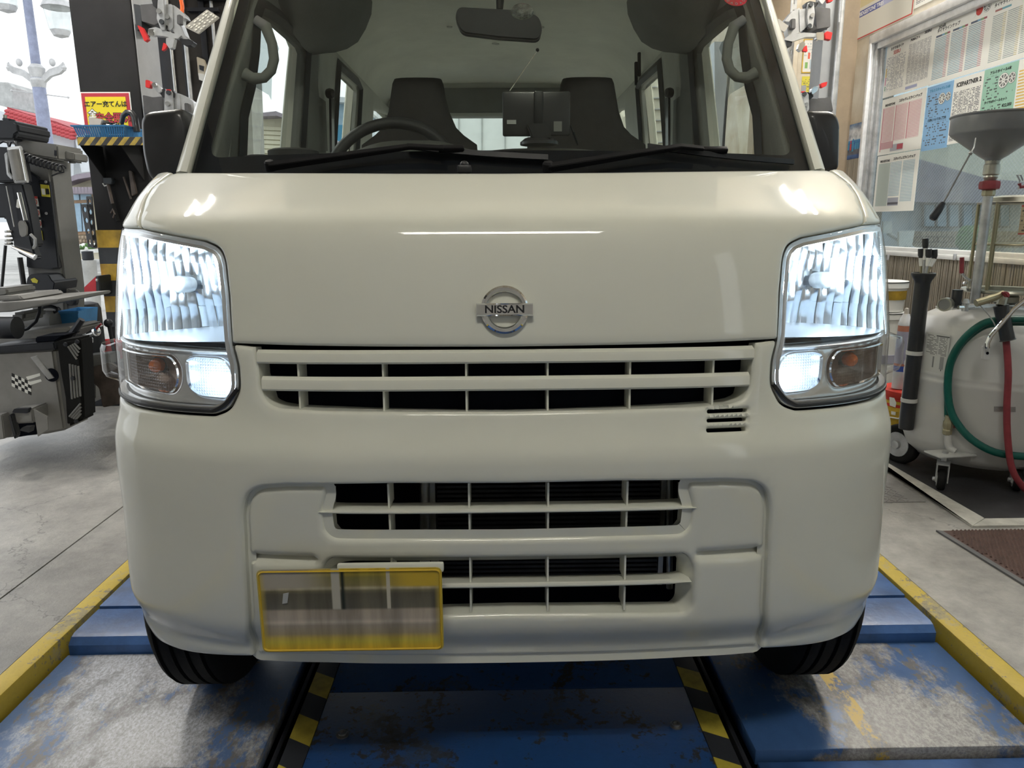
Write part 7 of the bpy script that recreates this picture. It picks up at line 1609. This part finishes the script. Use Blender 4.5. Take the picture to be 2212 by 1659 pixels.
# probe tube
tA, tB = at(1995, 592, YT+.02), at(1957, 926, YT+.02); xt = float(at(1978, 760, YT-.02)[0])
zA, zB = float(at(1994, 590, YT-.02)[2]), float(at(1958, 926, YT-.02)[2]); ct = np.array([xt-.004, YT-.02, 0])
PT = B().lathe((ct[0], ct[1], zB), [(.001, 0), (.0265, 0), (.0275, .01), (.0275, zA-zB-.04), (.030, zA-zB-.03), (.042, zA-zB-.008), (.043, zA-zB), (.038, zA-zB+.002), (.026, zA-zB-.02), (.001, zA-zB-.022)], 28).build('probe_holder', 'satin_black', DR, smooth=40)
for y in (765, 868):
    z = float(at(1970, y, YT-.05)[2]); B().lathe((ct[0], ct[1], z-.008), [(.0285, 0), (.0305, .001), (.0305, .015), (.0285, .016)], 28).build('strap', 'tank_grey', DR)
    B().box((ct[0]+.02, ct[1]-.006, z-.008), (cT[0]-rT+.03, ct[1]+.006, z+.008)).build('strap_tab', 'tank_grey', DR)
for lab, px, yt, ybp, dy in (('tallest suction probe with a black cap in the black holder tube', 1999, 515, 536, 0), ('suction probe with a black cap, leftmost in the black holder tube', 1990, 537, 557, .01), ('suction probe with a black cap, third from the left in the holder tube', 2006, 538, 557, -.01), ('leaning suction probe with a black cap, rightmost in the holder tube', 2018, 539, 559, .0)):
    p1, p2 = at(px, yt, YT-.02+dy), at(px, ybp, YT-.02+dy); base = np.array([ct[0]+(px-2003)*.0002, ct[1]+dy, zA-.03])
    t = thing('suction_probe', lab, 'probe', tuple(base), 'suction probes in the holder')
    B().tube([p1, p1*.3+p2*.7, p2], [.0115, .0115, .008], 12).build('cap', 'satin_black', t); e = p2+(base-p2)*.35
    B().tube([p2, e], [.009, .006], 10).build('collar', 'sign_white', t); B().tube([e, base], .0045, 8).build('probe_stem', 'rod_brass' if px in (1990, 2018) else 'galvanised', t)

# ------------------------------------------------------------------ cans and pails behind
pm('pail_red', (.55, .035, .02), .4, var=.08); pm('pail_yellow', (.65, .42, .04), .4, var=.1); pm('can_copper', (.50, .20, .13), .35, .3, var=.06); pm('can_white', (.60, .60, .62), .4, var=.05); pm('can_violet', (.36, .35, .45), .4, var=.08); pm('can_blue', (.04, .09, .40), .4, var=.05)
yp = 2.30; xp_ = float(at(1962, 900, yp)[0]); zp1 = float(at(1940, 838, yp)[2])
PA = thing('oil_pail', 'red and yellow oil pail standing behind the black probe tube', 'pail', (xp_, yp, FZ)); rp2 = .130
B().lathe((xp_, yp, FZ), [(rp2*.94, 0), (rp2*.95, .004), (rp2*.985, .10), (.001, .10)][:3], 40).build('pail_base', 'pail_yellow', PA)
hh = zp1-FZ
B().lathe((xp_, yp, FZ+.10), [(rp2*.985, 0), (rp2*.99, hh*.25), (rp2*1.01, hh*.26), (rp2*1.01, hh*.29), (rp2*.99, hh*.30), (rp2*1.0, hh-.14), (rp2*1.03, hh-.13), (rp2*1.03, hh-.105), (rp2*.97, hh-.10), (.001, hh-.10)], 40).build('pail_body', 'pail_red', PA)
for z0_, z1_, mt in ((.135, .15, 'pail_yellow'), (.17, .176, 'sign_white'), (.19, .195, 'sign_white'), (hh-.10, hh-.08, 'pail_yellow')): B().lathe((xp_, yp, FZ+z0_), [(rp2*1.0, 0), (rp2*1.012, .001), (rp2*1.012, z1_-z0_-.001), (rp2*1.0, z1_-z0_)], 40).build('printed_band', mt, PA)
def onpail(px, py): 
    d = ray(px, py); ax, ay = CAM[0]-xp_, CAM[1]-yp; A = d[0]**2+d[1]**2; Bq = ax*d[0]+ay*d[1]; C = ax*ax+ay*ay-(rp2*1.016)**2; D = max(0, Bq*Bq-A*C); return CAM+d*((-Bq-math.sqrt(D))/A)
for pts in ([(1921, 858), (1930, 856), (1936, 870), (1934, 880), (1922, 876)], [(1925, 888), (1935, 890), (1934, 897), (1925, 895)]): B().prism([onpail(*p) for p in pts], (.0, -.001, 0)).build('printed_mark', 'sign_white', PA)
B().tube([onpail(1920, 900)+np.array([0, -.01, 0]), onpail(1935, 902)+np.array([0, -.02, 0]), onpail(1955, 893)+np.array([0, -.02, 0])], .0035, 6).build('bail_handle', 'sign_white', PA)
xs_ = float(at(1950, 750, yp-.02)[0]); zs0 = zp1; zs1 = float(at(1952, 668, yp-.02)[2]); hs_ = zs1-zs0
def can(x, y, z0, h, r, lab, cols):
    t = thing('spray_can', lab, 'spray can', (x, y, z0), 'spray cans on the red pail')
    B().lathe((x, y, z0), [(.001, 0), (r*.96, 0), (r, .004), (r, h*.22)], 24).build('can_foot', cols[0], t); B().lathe((x, y, z0+h*.22), [(r*1.003, 0), (r*1.003, h*.07)], 24).build('can_band', cols[1], t)
    B().lathe((x, y, z0+h*.29), [(r, 0), (r, h*.50)], 24).build('can_body', cols[2], t); B().lathe((x, y, z0+h*.79), [(r, 0), (r*1.02, .002), (r*1.02, .006), (r*.82, h*.08), (r*.55, h*.12), (r*.5, h*.14)], 24).build('can_shoulder', 'can_white', t)
    B().lathe((x, y, z0+h*.92), [(r*.34, 0), (r*.36, h*.03), (r*.30, h*.08), (.001, h*.085)], 16).build('nozzle', 'clear_plastic', t)
    B().lathe((x, y, z0+h*.32), [(r*1.004, 0), (r*1.004, h*.40)], 24).build('can_print', cols[3], t)
can(xs_, yp-.02, zs0+.004, hs_, .030, 'copper and white spray can with a blue band on the red pail', ('can_white', 'can_blue', 'can_copper', 'can_violet'))
can(xs_+.066, yp+.01, zs0+.004, hs_*.98, .030, 'second spray can on the red pail, half behind the black tube', ('can_white', 'can_blue', 'can_copper', 'can_white'))
for k, (y0, y1, lab) in enumerate(((742, 672, 'lower white pail of the stack against the wainscot'), (670, 606, 'upper white pail of the stack against the wainscot'))):
    y_ = 3.05; xq = float(at(1905, 680, y_)[0]); za, zb_ = float(at(1915, y0, y_)[2]), float(at(1915, y1, y_)[2]); t = thing('white_pail', lab, 'pail', (xq, y_, za), 'white pails by the wall')
    if k == 0: za = FZ
    B().lathe((xq, y_, za), [(.001, 0), (.105, 0), (.115, zb_-za-.04), (.122, zb_-za-.036), (.122, zb_-za-.006), (.12, zb_-za)], 32).build('pail_body', 'sign_white', t); B().lathe((xq, y_, zb_-.006), [(.124, 0), (.124, .004), (.001, .005)], 32).build('pail_lid', 'machine_black', t)
    B().lathe((xq, y_, za+(zb_-za)*.4), [(.112, 0), (.114, .001), (.115, .05), (.114, .051)], 32).build('printed_band', 'band_yellow' if k else 'can_violet', t)

# ------------------------------------------------------------------ floor coverings on the right
pm('mat_black', (.035, .034, .038), .5, var=.3, vs=5, bump=.3, bs=90); pm('tape_white', (.55, .53, .48), .6, var=.15, vs=12); pm('mat_brown', (.105, .062, .052), .85, var=.2, vs=40, bump=.4, bs=300); pm('mat_edge', (.13, .13, .135), .6, var=.1)
pm('checker_plate', (.36, .35, .34), .4, .6, var=.15, vs=15)
A_, C_ = onZ(1918, 1012, FZ), onZ(2100, 1140, FZ); A2, C2 = onZ(1925, 1008, FZ), onZ(2126, 1124, FZ); D_, D2 = onZ(2330, 1137, FZ), onZ(2330, 1121, FZ)
ext = A_+(A_-C_)/np.linalg.norm(A_-C_)*1.3; ext2 = A2+(A2-C2)/np.linalg.norm(A2-C2)*1.3
up_ = np.array([0, 0, .0015])
MT = thing('floor_mat', 'black rubber mat edged with white boards under the drainer', 'mat', tuple((A_+C_)/2))
xw = 2.55
B().prism([ext2, C2, np.array([xw, C2[1], FZ]), np.array([xw-.2, ext2[1], FZ])], (0, 0, .0045)).build('mat_sheet', 'mat_black', MT)
B().prism([ext, C_, C2, ext2], (0, 0, .008)).build('edge_board', 'tape_white', MT); B().prism([C_, np.array([xw, C_[1]-.0, FZ]), np.array([xw, C2[1], FZ]), C2+np.array([.002, 0, 0])], (0, 0, .007)).build('edge_board', 'tape_white', MT)
# checker plate strip beside it
k0, k1 = onZ(2003, 1085, FZ), onZ(1900, 1087, FZ)
CP = thing('checker_plate', 'steel checker plate with raised studs beside the white mat edge', 'floor plate', tuple(k1))
yk = float(k0[1]); dirv = (ext-C_)/np.linalg.norm(ext-C_); e1 = k0-np.array([.006, 0, 0]); e2 = e1+dirv*1.4
B().prism([e1, e2, np.array([cxo+.02, e2[1], FZ]), np.array([cxo+.02, yk, FZ])], (0, 0, .003)).build('plate', 'checker_plate', CP)
q = B()
for i in range(16):
    for j in range(26):
        x, y = cxo+.03+i*.019, yk+.012+j*.019
        f = (y-e1[1])/(e2[1]-e1[1]); xm = e1[0]+(e2[0]-e1[0])*f-.012
        if x < xm and f < 1: a = R_(45 if (i+j) % 2 else -45); u = np.array([math.cos(a), math.sin(a), 0])*.0075; v = np.array([-math.sin(a), math.cos(a), 0])*.0022; q.obox((x, y, FZ+.0038), u, v, (0, 0, .0009))
q.build('stud', 'checker_plate', CP, kind='stuff', smooth=0)
# brown ribbed entrance mat
m0, m1 = onZ(2025, 1149, FZ), onZ(2230, 1276, FZ); mxr = 2.4; myt = float(m0[1])
BM = thing('entrance_mat', 'brown ribbed entrance mat at the right edge', 'mat', tuple(m1))
sl_ = (m1[0]-m0[0])/(m1[1]-m0[1]); yb_ = -.2; xl = lambda y: m0[0]+sl_*(y-myt)
B().prism([(xl(myt)+.012, myt, FZ), (xl(yb_)+.012, yb_, FZ), (mxr, yb_, FZ), (mxr, myt, FZ)], (0, 0, .004)).build('mat_base', 'mat_brown', BM)
B().prism([(xl(myt)-.004, myt+.002, FZ), (xl(yb_)-.004, yb_, FZ), (xl(yb_)+.014, yb_, FZ), (xl(myt)+.014, myt-.005, FZ)], (0, 0, .006)).build('mat_edging', 'mat_edge', BM)
q = B(); y = myt-.006; k = 0
pitch = .0125; n_r = 220
for i in range(n_r):   # ribs run diagonally, short tufted bars
    x0 = xl(yb_)-1.3+i*pitch
    L = []
    for j in range(60):
        y = yb_+(myt-yb_)*j/59; x = x0+(y-yb_)*.55+.0015*math.sin(j*2.1+i)
        if xl(y)+.016 < x < mxr: L.append((x, y, FZ+.0045))
    if len(L) > 2: q.tube(L, .0038, 4)
q.build('mat_rib', 'mat_brown', BM, kind='stuff')
# ------------------------------------------------------------------ outdoors: street on the left, yards behind
pm('house_white', (.62, .66, .70), .8, var=.06, vs=1.5); pm('house_cream', (.68, .64, .50), .8, var=.06, vs=1.5); pm('roof_red', (.45, .07, .08), .6, var=.2, vs=6); pm('roof_mauve', (.30, .26, .30), .7, var=.1)
pm('timber_trim', (.42, .28, .18), .7, var=.1); pm('pane_blue', (.30, .44, .56), .2, var=.1); pm('stone', (.42, .33, .24), .8, var=.3, vs=14, bump=.5, bs=30); pm('post_blue', (.30, .33, .46), .5, var=.12, vs=8); pm('post_pale', (.55, .55, .55), .6, var=.15)
pm('leaf', (.10, .22, .05), .6, var=.4, vs=20); pm('truck_white', (.90, .91, .90), .4, var=.03); pm('line_white', (.75, .75, .72), .7, var=.08); pm('concrete_pale', (.45, .46, .45), .8, var=.12)
pm('cloth_teal', (.05, .30, .28), .8, var=.1); pm('skin', (.55, .36, .27), .6, var=.05)
GZ = -.02
G_ = B().box((-60, 8.0, -.3), (60, 70, GZ)).box((-60, -20, -.3), (-9, 8.0, GZ)).box((9, -20, -.3), (60, 8.0, GZ)).box((-9, -20, -.3), (9, -6, GZ))
struct('ground', G_, 'asphalt', smooth=0)
a, b_ = onZ(60, 590, GZ), onZ(205, 590, GZ); tag(B().box((a[0]-20, a[1]-.08, GZ), (b_[0]+1, a[1]+.08, GZ+.004)).build('road_line', 'line_white', kind='structure'), 'white line across the street', 'road line')
def PB(t, pts, Y, dy, nm, mt, bev=0, **k): return B().pprism(pts, Y, dy).build(nm, mt, t, bevel=bev, **k)
# street lamp
LP = thing('street_lamp', 'blue-grey street lamp post with ornamental arms and lanterns, left background', 'street lamp', tuple(onZ(142, 618, GZ)))
bp_ = onZ(142, 618, GZ); Yl = float(bp_[1]); xl_ = float(bp_[0])
h0 = float(at(80, 0, Yl)[2]); zcol = float(at(130, 468, Yl)[2]); zcap = float(at(95, 150, Yl)[2])
B().cyl((xl_, Yl, GZ), (xl_, Yl, zcol), .135, 20, .125).build('lower_post', 'post_blue', LP); B().lathe((xl_, Yl, zcol-.05), [(.125, 0), (.16, .02), (.16, .06), (.115, .09)], 20).build('post_collar', 'post_blue', LP)
B().cyl((xl_, Yl, zcol), (xl_, Yl, zcap), .115, 20, .10).build('post', 'post_blue', LP); B().cyl((xl_, Yl, zcap), (xl_, Yl, h0+1.6), .075, 16, .06).build('upper_post', 'post_blue', LP)
B().lathe((xl_, Yl, float(at(126, 459, Yl)[2])), [(.119, 0), (.121, .004), (.121, .05), (.119, .054)], 20).build('pink_tape', 'print_pinktape' if False else 'clip_red', LP)
for y0_, y1_, mt in ((478, 498, 'post_pale'), (534, 548, 'post_pale')): PB(LP, [(128, y0_), (137, y0_), (138, y1_), (129, y1_)], Yl-.16, .05, 'post_label', mt)
B().box((xl_+.10, Yl-.10, float(at(145, 570, Yl)[2])), (xl_+.22, Yl+.05, float(at(145, 520, Yl)[2])), .02).build('meter_box', 'post_blue', LP)
za_ = float(at(90, 150, Yl)[2])
K = .46; kv = lambda *v: np.array([xl_, Yl, za_])+np.array(v)*K
B().lathe((xl_, Yl, za_-.30), [(.10, 0), (.115, .06), (.125, .12), (.10, .16), (.12, .24), (.13, .32), (.08, .38)], 18).build('capital', 'post_pale', LP)
for sg in (-1, 1):
    P = [kv(sg*.2, 0, -.36), kv(sg*.5, 0, -.12), kv(sg*.85, 0, -.02), kv(sg*1.0, 0, .10)]
    B().loft([[p+np.array([0, dy, dz]) for dy, dz in ((-.04, -.06), (.04, -.06), (.04, .055), (-.04, .055))] for p in P]).build('ornament_arm', 'post_pale', LP)
    B().lathe(kv(sg*.99, 0, -.05), [(.03, 0), (.05, .05), (.02, .10), (.01, .14)], 12).build('arm_end', 'post_pale', LP); B().ball(kv(sg*.60, 0, .24), (.05, .05, .065), 12, 8).build('finial', 'post_pale', LP)
    B().tube([kv(0, 0, -.85), kv(sg*1.0, 0, -.85-.12*sg)], .010, 6).build('banner_rod', 'post_pale', LP); B().ball(kv(sg*1.02, 0, -.85-.12*sg), .02, 10, 6).build('rod_end', 'post_pale', LP)
clear('lantern_glass', (.86, .88, .88), .1, dirt=.35)
for (cx, yt_, yb_) in ((128, 14, 82), (12, -40, 28)):
    zt1, zb1 = float(at(cx, yt_, Yl)[2]), float(at(cx, yb_, Yl)[2]); xx = float(at(cx, (yt_+yb_)/2, Yl)[0]); H = zt1-zb1
    B().lathe((xx, Yl, zb1+H*.22), [(.15, 0), (.17, .02), (.225, H*.72), (.24, H*.74)], 8).build('lantern', 'lantern_glass', LP); B().lathe((xx, Yl, zb1), [(.03, 0), (.12, H*.06), (.16, H*.22), (.15, H*.24)], 8).build('lantern_base', 'post_pale', LP)
    B().lathe((xx, Yl, zb1+H*.95), [(.25, 0), (.20, .10), (.06, .20), (.03, .35)], 12).build('lantern_cap', 'post_pale', LP)
    q = B().tube([(xx, Yl, zb1+H+.2), (xx, Yl, zb1+H+.55), ((xx+xl_)/2, Yl, zb1+H+.75), (xl_, Yl, zb1+H+.55)], .03, 8); q.build('lantern_arm', 'post_blue', LP, smooth=80)
# house with the red tiled roof
Yh = 18.
H1 = thing('red_roof_house', 'pale house with a red tiled roof across the street', 'house', tuple(onZ(90, 480, GZ)))
PB(H1, [(-40, 225), (30, 250), (110, 282), (160, 287), (158, 480), (-40, 480)], Yh, 5, 'wall', 'house_white')
PB(H1, [(15, 231), (16, 231), (60, 246), (120, 262), (161, 278), (161, 290), (110, 283), (60, 272), (19, 252), (16, 240)], Yh-.5, 5.5, 'roof', 'roof_red')
for r in range(3):
    for k in range(16):
        x = 18+k*9.2; y = 240+k*2.85+r*7.5-(k > 8)*0; c = at(x, y, Yh-.55); B().ball(c, (.10, .06, .05), 8, 5).build('tile', 'roof_red', H1)
PB(H1, [(-20, 176), (18, 178), (26, 188), (27, 232), (14, 232), (-20, 222)], Yh+1, 1.5, 'chimney', 'concrete_pale')
wf = PB(H1, [(48, 284), (94, 294), (94, 308), (50, 303)], Yh-.05, .1, 'window', 'house_white'); B().pprism([(51, 287), (70, 291), (70, 303), (52, 300)], Yh-.08, .04).build('pane', 'pane_blue', wf); B().pprism([(72, 292), (92, 296), (92, 306), (72, 303)], Yh-.08, .04).build('pane', 'house_cream', wf)
# cream shop house
Yj = 14.5
H2 = thing('cream_house', 'cream house with a mauve awning and timber-framed window across the street', 'house', tuple(onZ(165, 560, GZ)))
PB(H2, [(132, 398), (168, 380), (215, 376), (240, 376), (240, 560), (152, 560), (138, 420)], Yj, 4, 'wall', 'house_cream')
PB(H2, [(128, 392), (165, 376), (240, 366), (240, 375), (168, 387), (130, 400)], Yj-.4, 4.4, 'roof', 'roof_mauve')
for k in range(9): PB(H2, [(133+k*7, 404), (139+k*7, 404), (140.5+k*7, 418), (133.5+k*7, 418)], Yj-.55, .5, 'awning_slat', 'roof_mauve')
w2_ = PB(H2, [(143, 418), (196, 414), (198, 506), (152, 508)], Yj-.06, .1, 'window', 'timber_trim')
for pts in ([(147, 421), (170, 420), (171, 432), (148, 433)], [(173, 420), (195, 419), (195, 431), (174, 432)], [(149, 440), (173, 439), (177, 500), (155, 501)], [(176, 439), (196, 438), (197, 499), (180, 500)]): B().pprism(pts, Yj-.1, .05).build('pane', 'pane_blue', w2_)
for r in range(4):
    for k in range(9): PB(H2, [(152+k*7.2+(r % 2)*3, 509+r*8), (158.4+k*7.2+(r % 2)*3, 509+r*8), (158.6+k*7.2+(r % 2)*3, 516.3+r*8), (152.2+k*7.2+(r % 2)*3, 516.3+r*8)], Yj-.15+.02*((k+r) % 3), .15, 'stone', 'stone')
PB(H2, [(162, 300), (166, 292), (200, 290), (214, 370), (176, 372)], Yj+3, 1, 'gable', 'house_white')
PBX = thing('flower_box', 'planter with green and pink flowers below the shop window', 'planter', tuple(at(182, 540, Yj-.6)))
PB(PBX, [(166, 540), (204, 538), (205, 546), (168, 548)], Yj-.8, .4, 'trough', 'line_white')
rn = random.Random(11)
for k in range(16): B().ball(at(168+k*2.2, 533+rn.uniform(-4, 4), Yj-.6), (.06, .06, .05), 8, 5).build('leaf_clump' if k % 3 else 'blossom', 'leaf' if k % 3 else 'sign_white', PBX)
# wrapped bollard just outside
BO = thing('wrapped_bollard', 'grey wrapped bollard with a dark cap beyond the pillar', 'bollard', tuple(onZ(195, 628, GZ)))
yb1 = 6.2; xb1 = float(at(193, 580, yb1)[0]); zb0, zb1, zb2 = GZ, float(at(190, 562, yb1)[2]), float(at(190, 543, yb1)[2])
B().lathe((xb1, yb1, FZ), [(.055, 0), (.060, .2), (.068, .3), (.064, .5), (.070, zb1-FZ)], 18).build('wrapped_shaft', 'concrete_pale', BO); B().lathe((xb1, yb1, zb1), [(.045, 0), (.052, .01), (.052, zb2-zb1), (.001, zb2-zb1+.01)], 16).build('cap', 'machine_black', BO)
# behind the van, seen through its windows
HB = thing('gabled_house', 'cream weatherboard house with a gable, seen through the driver side window', 'house', tuple(onZ(610, 420, GZ)))
Yg = 11.
PB(HB, [(545, 262), (598, 246), (640, 262), (668, 280), (668, 627), (545, 627)], Yg, 4, 'wall', 'house_cream'); PB(HB, [(543, 246), (596, 240), (642, 258), (672, 278), (670, 284), (640, 264), (598, 250), (543, 252)], Yg-.3, 4.4, 'roof', 'roof_mauve')
for k in range(8): PB(HB, [(546, 272+k*10), (640, 276+k*10), (640, 283.5+k*10), (546, 279.5+k*10)], Yg-.03, .03, 'weatherboard', 'house_cream')
PB(HB, [(618, 292), (634, 296), (634, 330), (618, 330)], Yg-.05, .05, 'window', 'pane_blue')
tag(B().pprism([(512, 150), (540, 150), (548, 340), (548, 741), (512, 741)], 5.3, .3).build('concrete_column', 'concrete_pale'), 'pale grey column seen through the driver side window', 'column')
TRK = thing('box_truck', 'white box lorry parked behind the van, seen through its rear window', 'truck', tuple(onZ(1100, 420, GZ)))
Yt_ = 9.6; TB = B().pprism([(880, 200), (1262, 200), (1262, 345), (880, 345)], Yt_, 4).build('cargo_box', 'truck_white', TRK, bevel=.02)
for x in (930, 990, 1040, 1090, 1140, 1200): PB(TRK, [(x, 205), (x+2, 205), (x+2, 340), (x, 340)], Yt_-.02, .03, 'panel_joint', 'concrete_pale')
for x in (930, 1210): B().lathe((at(x, 372, Yt_+.4)[0], Yt_+.5, GZ+.38), [(.2, -.12), (.38, -.10), (.38, .10), (.2, .12)], 24, (1, 0, 0)).build('wheel', 'rubber', TRK)
PB(TRK, [(890, 340), (1252, 340), (1252, 620), (890, 620)], Yt_+.15, 3.6, 'chassis', 'machine_black')
HS = thing('pale_blue_shed', 'pale blue shed seen through the van sliding door window', 'shed', tuple(onZ(735, 400, GZ)))
PB(HS, [(690, 215), (778, 222), (778, 582), (690, 582)], 16.5, 3, 'wall', 'pane_blue'); PB(HS, [(686, 205), (782, 213), (782, 224), (686, 217)], 16.2, 3.4, 'roof', 'house_white'); PB(HS, [(726, 270), (752, 270), (752, 330), (726, 330)], 16.45, .05, 'door_panel', 'print_blue')
HR = thing('sided_house', 'cream house with horizontal siding seen through the passenger window', 'house', tuple(onZ(1480, 400, GZ)))
Yq2 = 9.5; PB(HR, [(1350, 120), (1548, 100), (1700, 100), (1700, 648), (1350, 648)], Yq2, 4, 'wall', 'house_cream')
for k in range(10): PB(HR, [(1352, 140+k*24), (1690, 132+k*24), (1690, 134+k*24), (1352, 142+k*24)], Yq2-.04, .04, 'siding_joint', 'concrete_pale')
PB(HR, [(1460, 197), (1542, 194), (1542, 204), (1460, 207)], Yq2-.3, .3, 'eave', 'roof_mauve')
PS = thing('porch_posts', 'white porch post with a dark chain seen through the passenger window', 'post', tuple(onZ(1555, 400, GZ))); PB(PS, [(1543, 90), (1572, 90), (1566, 330), (1566, 716), (1546, 716), (1546, 330)], 6.2, .16, 'post_shaft', 'house_white'); B().tube([at(1576, 150, 6.1), at(1569, 220, 6.1), at(1562, 320, 6.1)], .012, 6).build('chain', 'machine_black', PS)
SGN = thing('dark_shutter', 'dark roller shutter seen through the passenger window', 'shutter', tuple(onZ(1600, 400, GZ))); PB(SGN, [(1573, 120), (1660, 110), (1660, 234), (1573, 234)], 7.2, .1, 'shutter_curtain', 'machine_grey'); PB(SGN, [(1573, 232), (1660, 232), (1660, 690), (1573, 690)], 7.3, .1, 'lower_panel', 'house_white')
# street side behind the wired window
HC = thing('neighbour_house', 'grey-mauve house with a hedge seen through the wired window', 'house', (9., 8., GZ))
def wq(pts, Y, dy, nm, mt, **k): return PB(HC, pts, Y, dy, nm, mt, **k)
wq([(1960, 300), (2280, 290), (2280, 640), (1960, 640)], 9.2, 4, 'upper_wall', 'house_cream')
wq([(1960, 345), (1990, 345), (2130, 385), (2290, 400), (2290, 440), (1960, 436)], 8.4, .8, 'roof', 'roof_mauve')
wq([(1900, 438), (2290, 438), (2290, 700), (1900, 700)], 8.9, .2, 'wall', 'house_white')
for x0 in (1998, 2024, 2050, 2080, 2120, 2160): w_ = wq([(x0, 440), (x0+22, 440), (x0+22, 492), (x0, 492)], 8.8, .08, 'window', 'machine_grey'); B().pprism([(x0+2, 443), (x0+20, 443), (x0+20, 489), (x0+2, 489)], 8.77, .04).build('pane', 'pane_blue', w_)
for r in range(3):
    for k in range(20): wq([(1990+k*11+(r % 2)*5, 500+r*12), (2000+k*11+(r % 2)*5, 500+r*12), (2000+k*11+(r % 2)*5, 511+r*12), (1990+k*11+(r % 2)*5, 511+r*12)], 8.5+.02*((k*r) % 3), .3, 'stone', 'stone')
rn = random.Random(4)
for k in range(26): B().ball(at(2078+rn.uniform(0, 50), 508+rn.uniform(-10, 30), 8.2), (.10, .08, .09), 8, 5).build('leaf_clump', 'leaf', HC)
SGB = thing('notice_board', 'white notice board on a stand outside the wired window', 'board', (7., 6., GZ)); PB(SGB, [(1908, 478), (1927, 478), (1927, 504), (1908, 504)], 6.3, .03, 'board', 'line_white'); PB(SGB, [(1942, 500), (1976, 498), (1970, 532), (1942, 532)], 6.2, .03, 'board', 'line_white'); B().cyl(at(1918, 504, 6.33), onZ(1918, 640, GZ)*np.array([1, 0, 1])+np.array([0, 6.33, 0]), .02, 8).build('stand_leg', 'post_pale', SGB); B().cyl(at(1958, 532, 6.23), at(1958, 660, 6.23), .02, 8).build('stand_leg', 'post_pale', SGB)
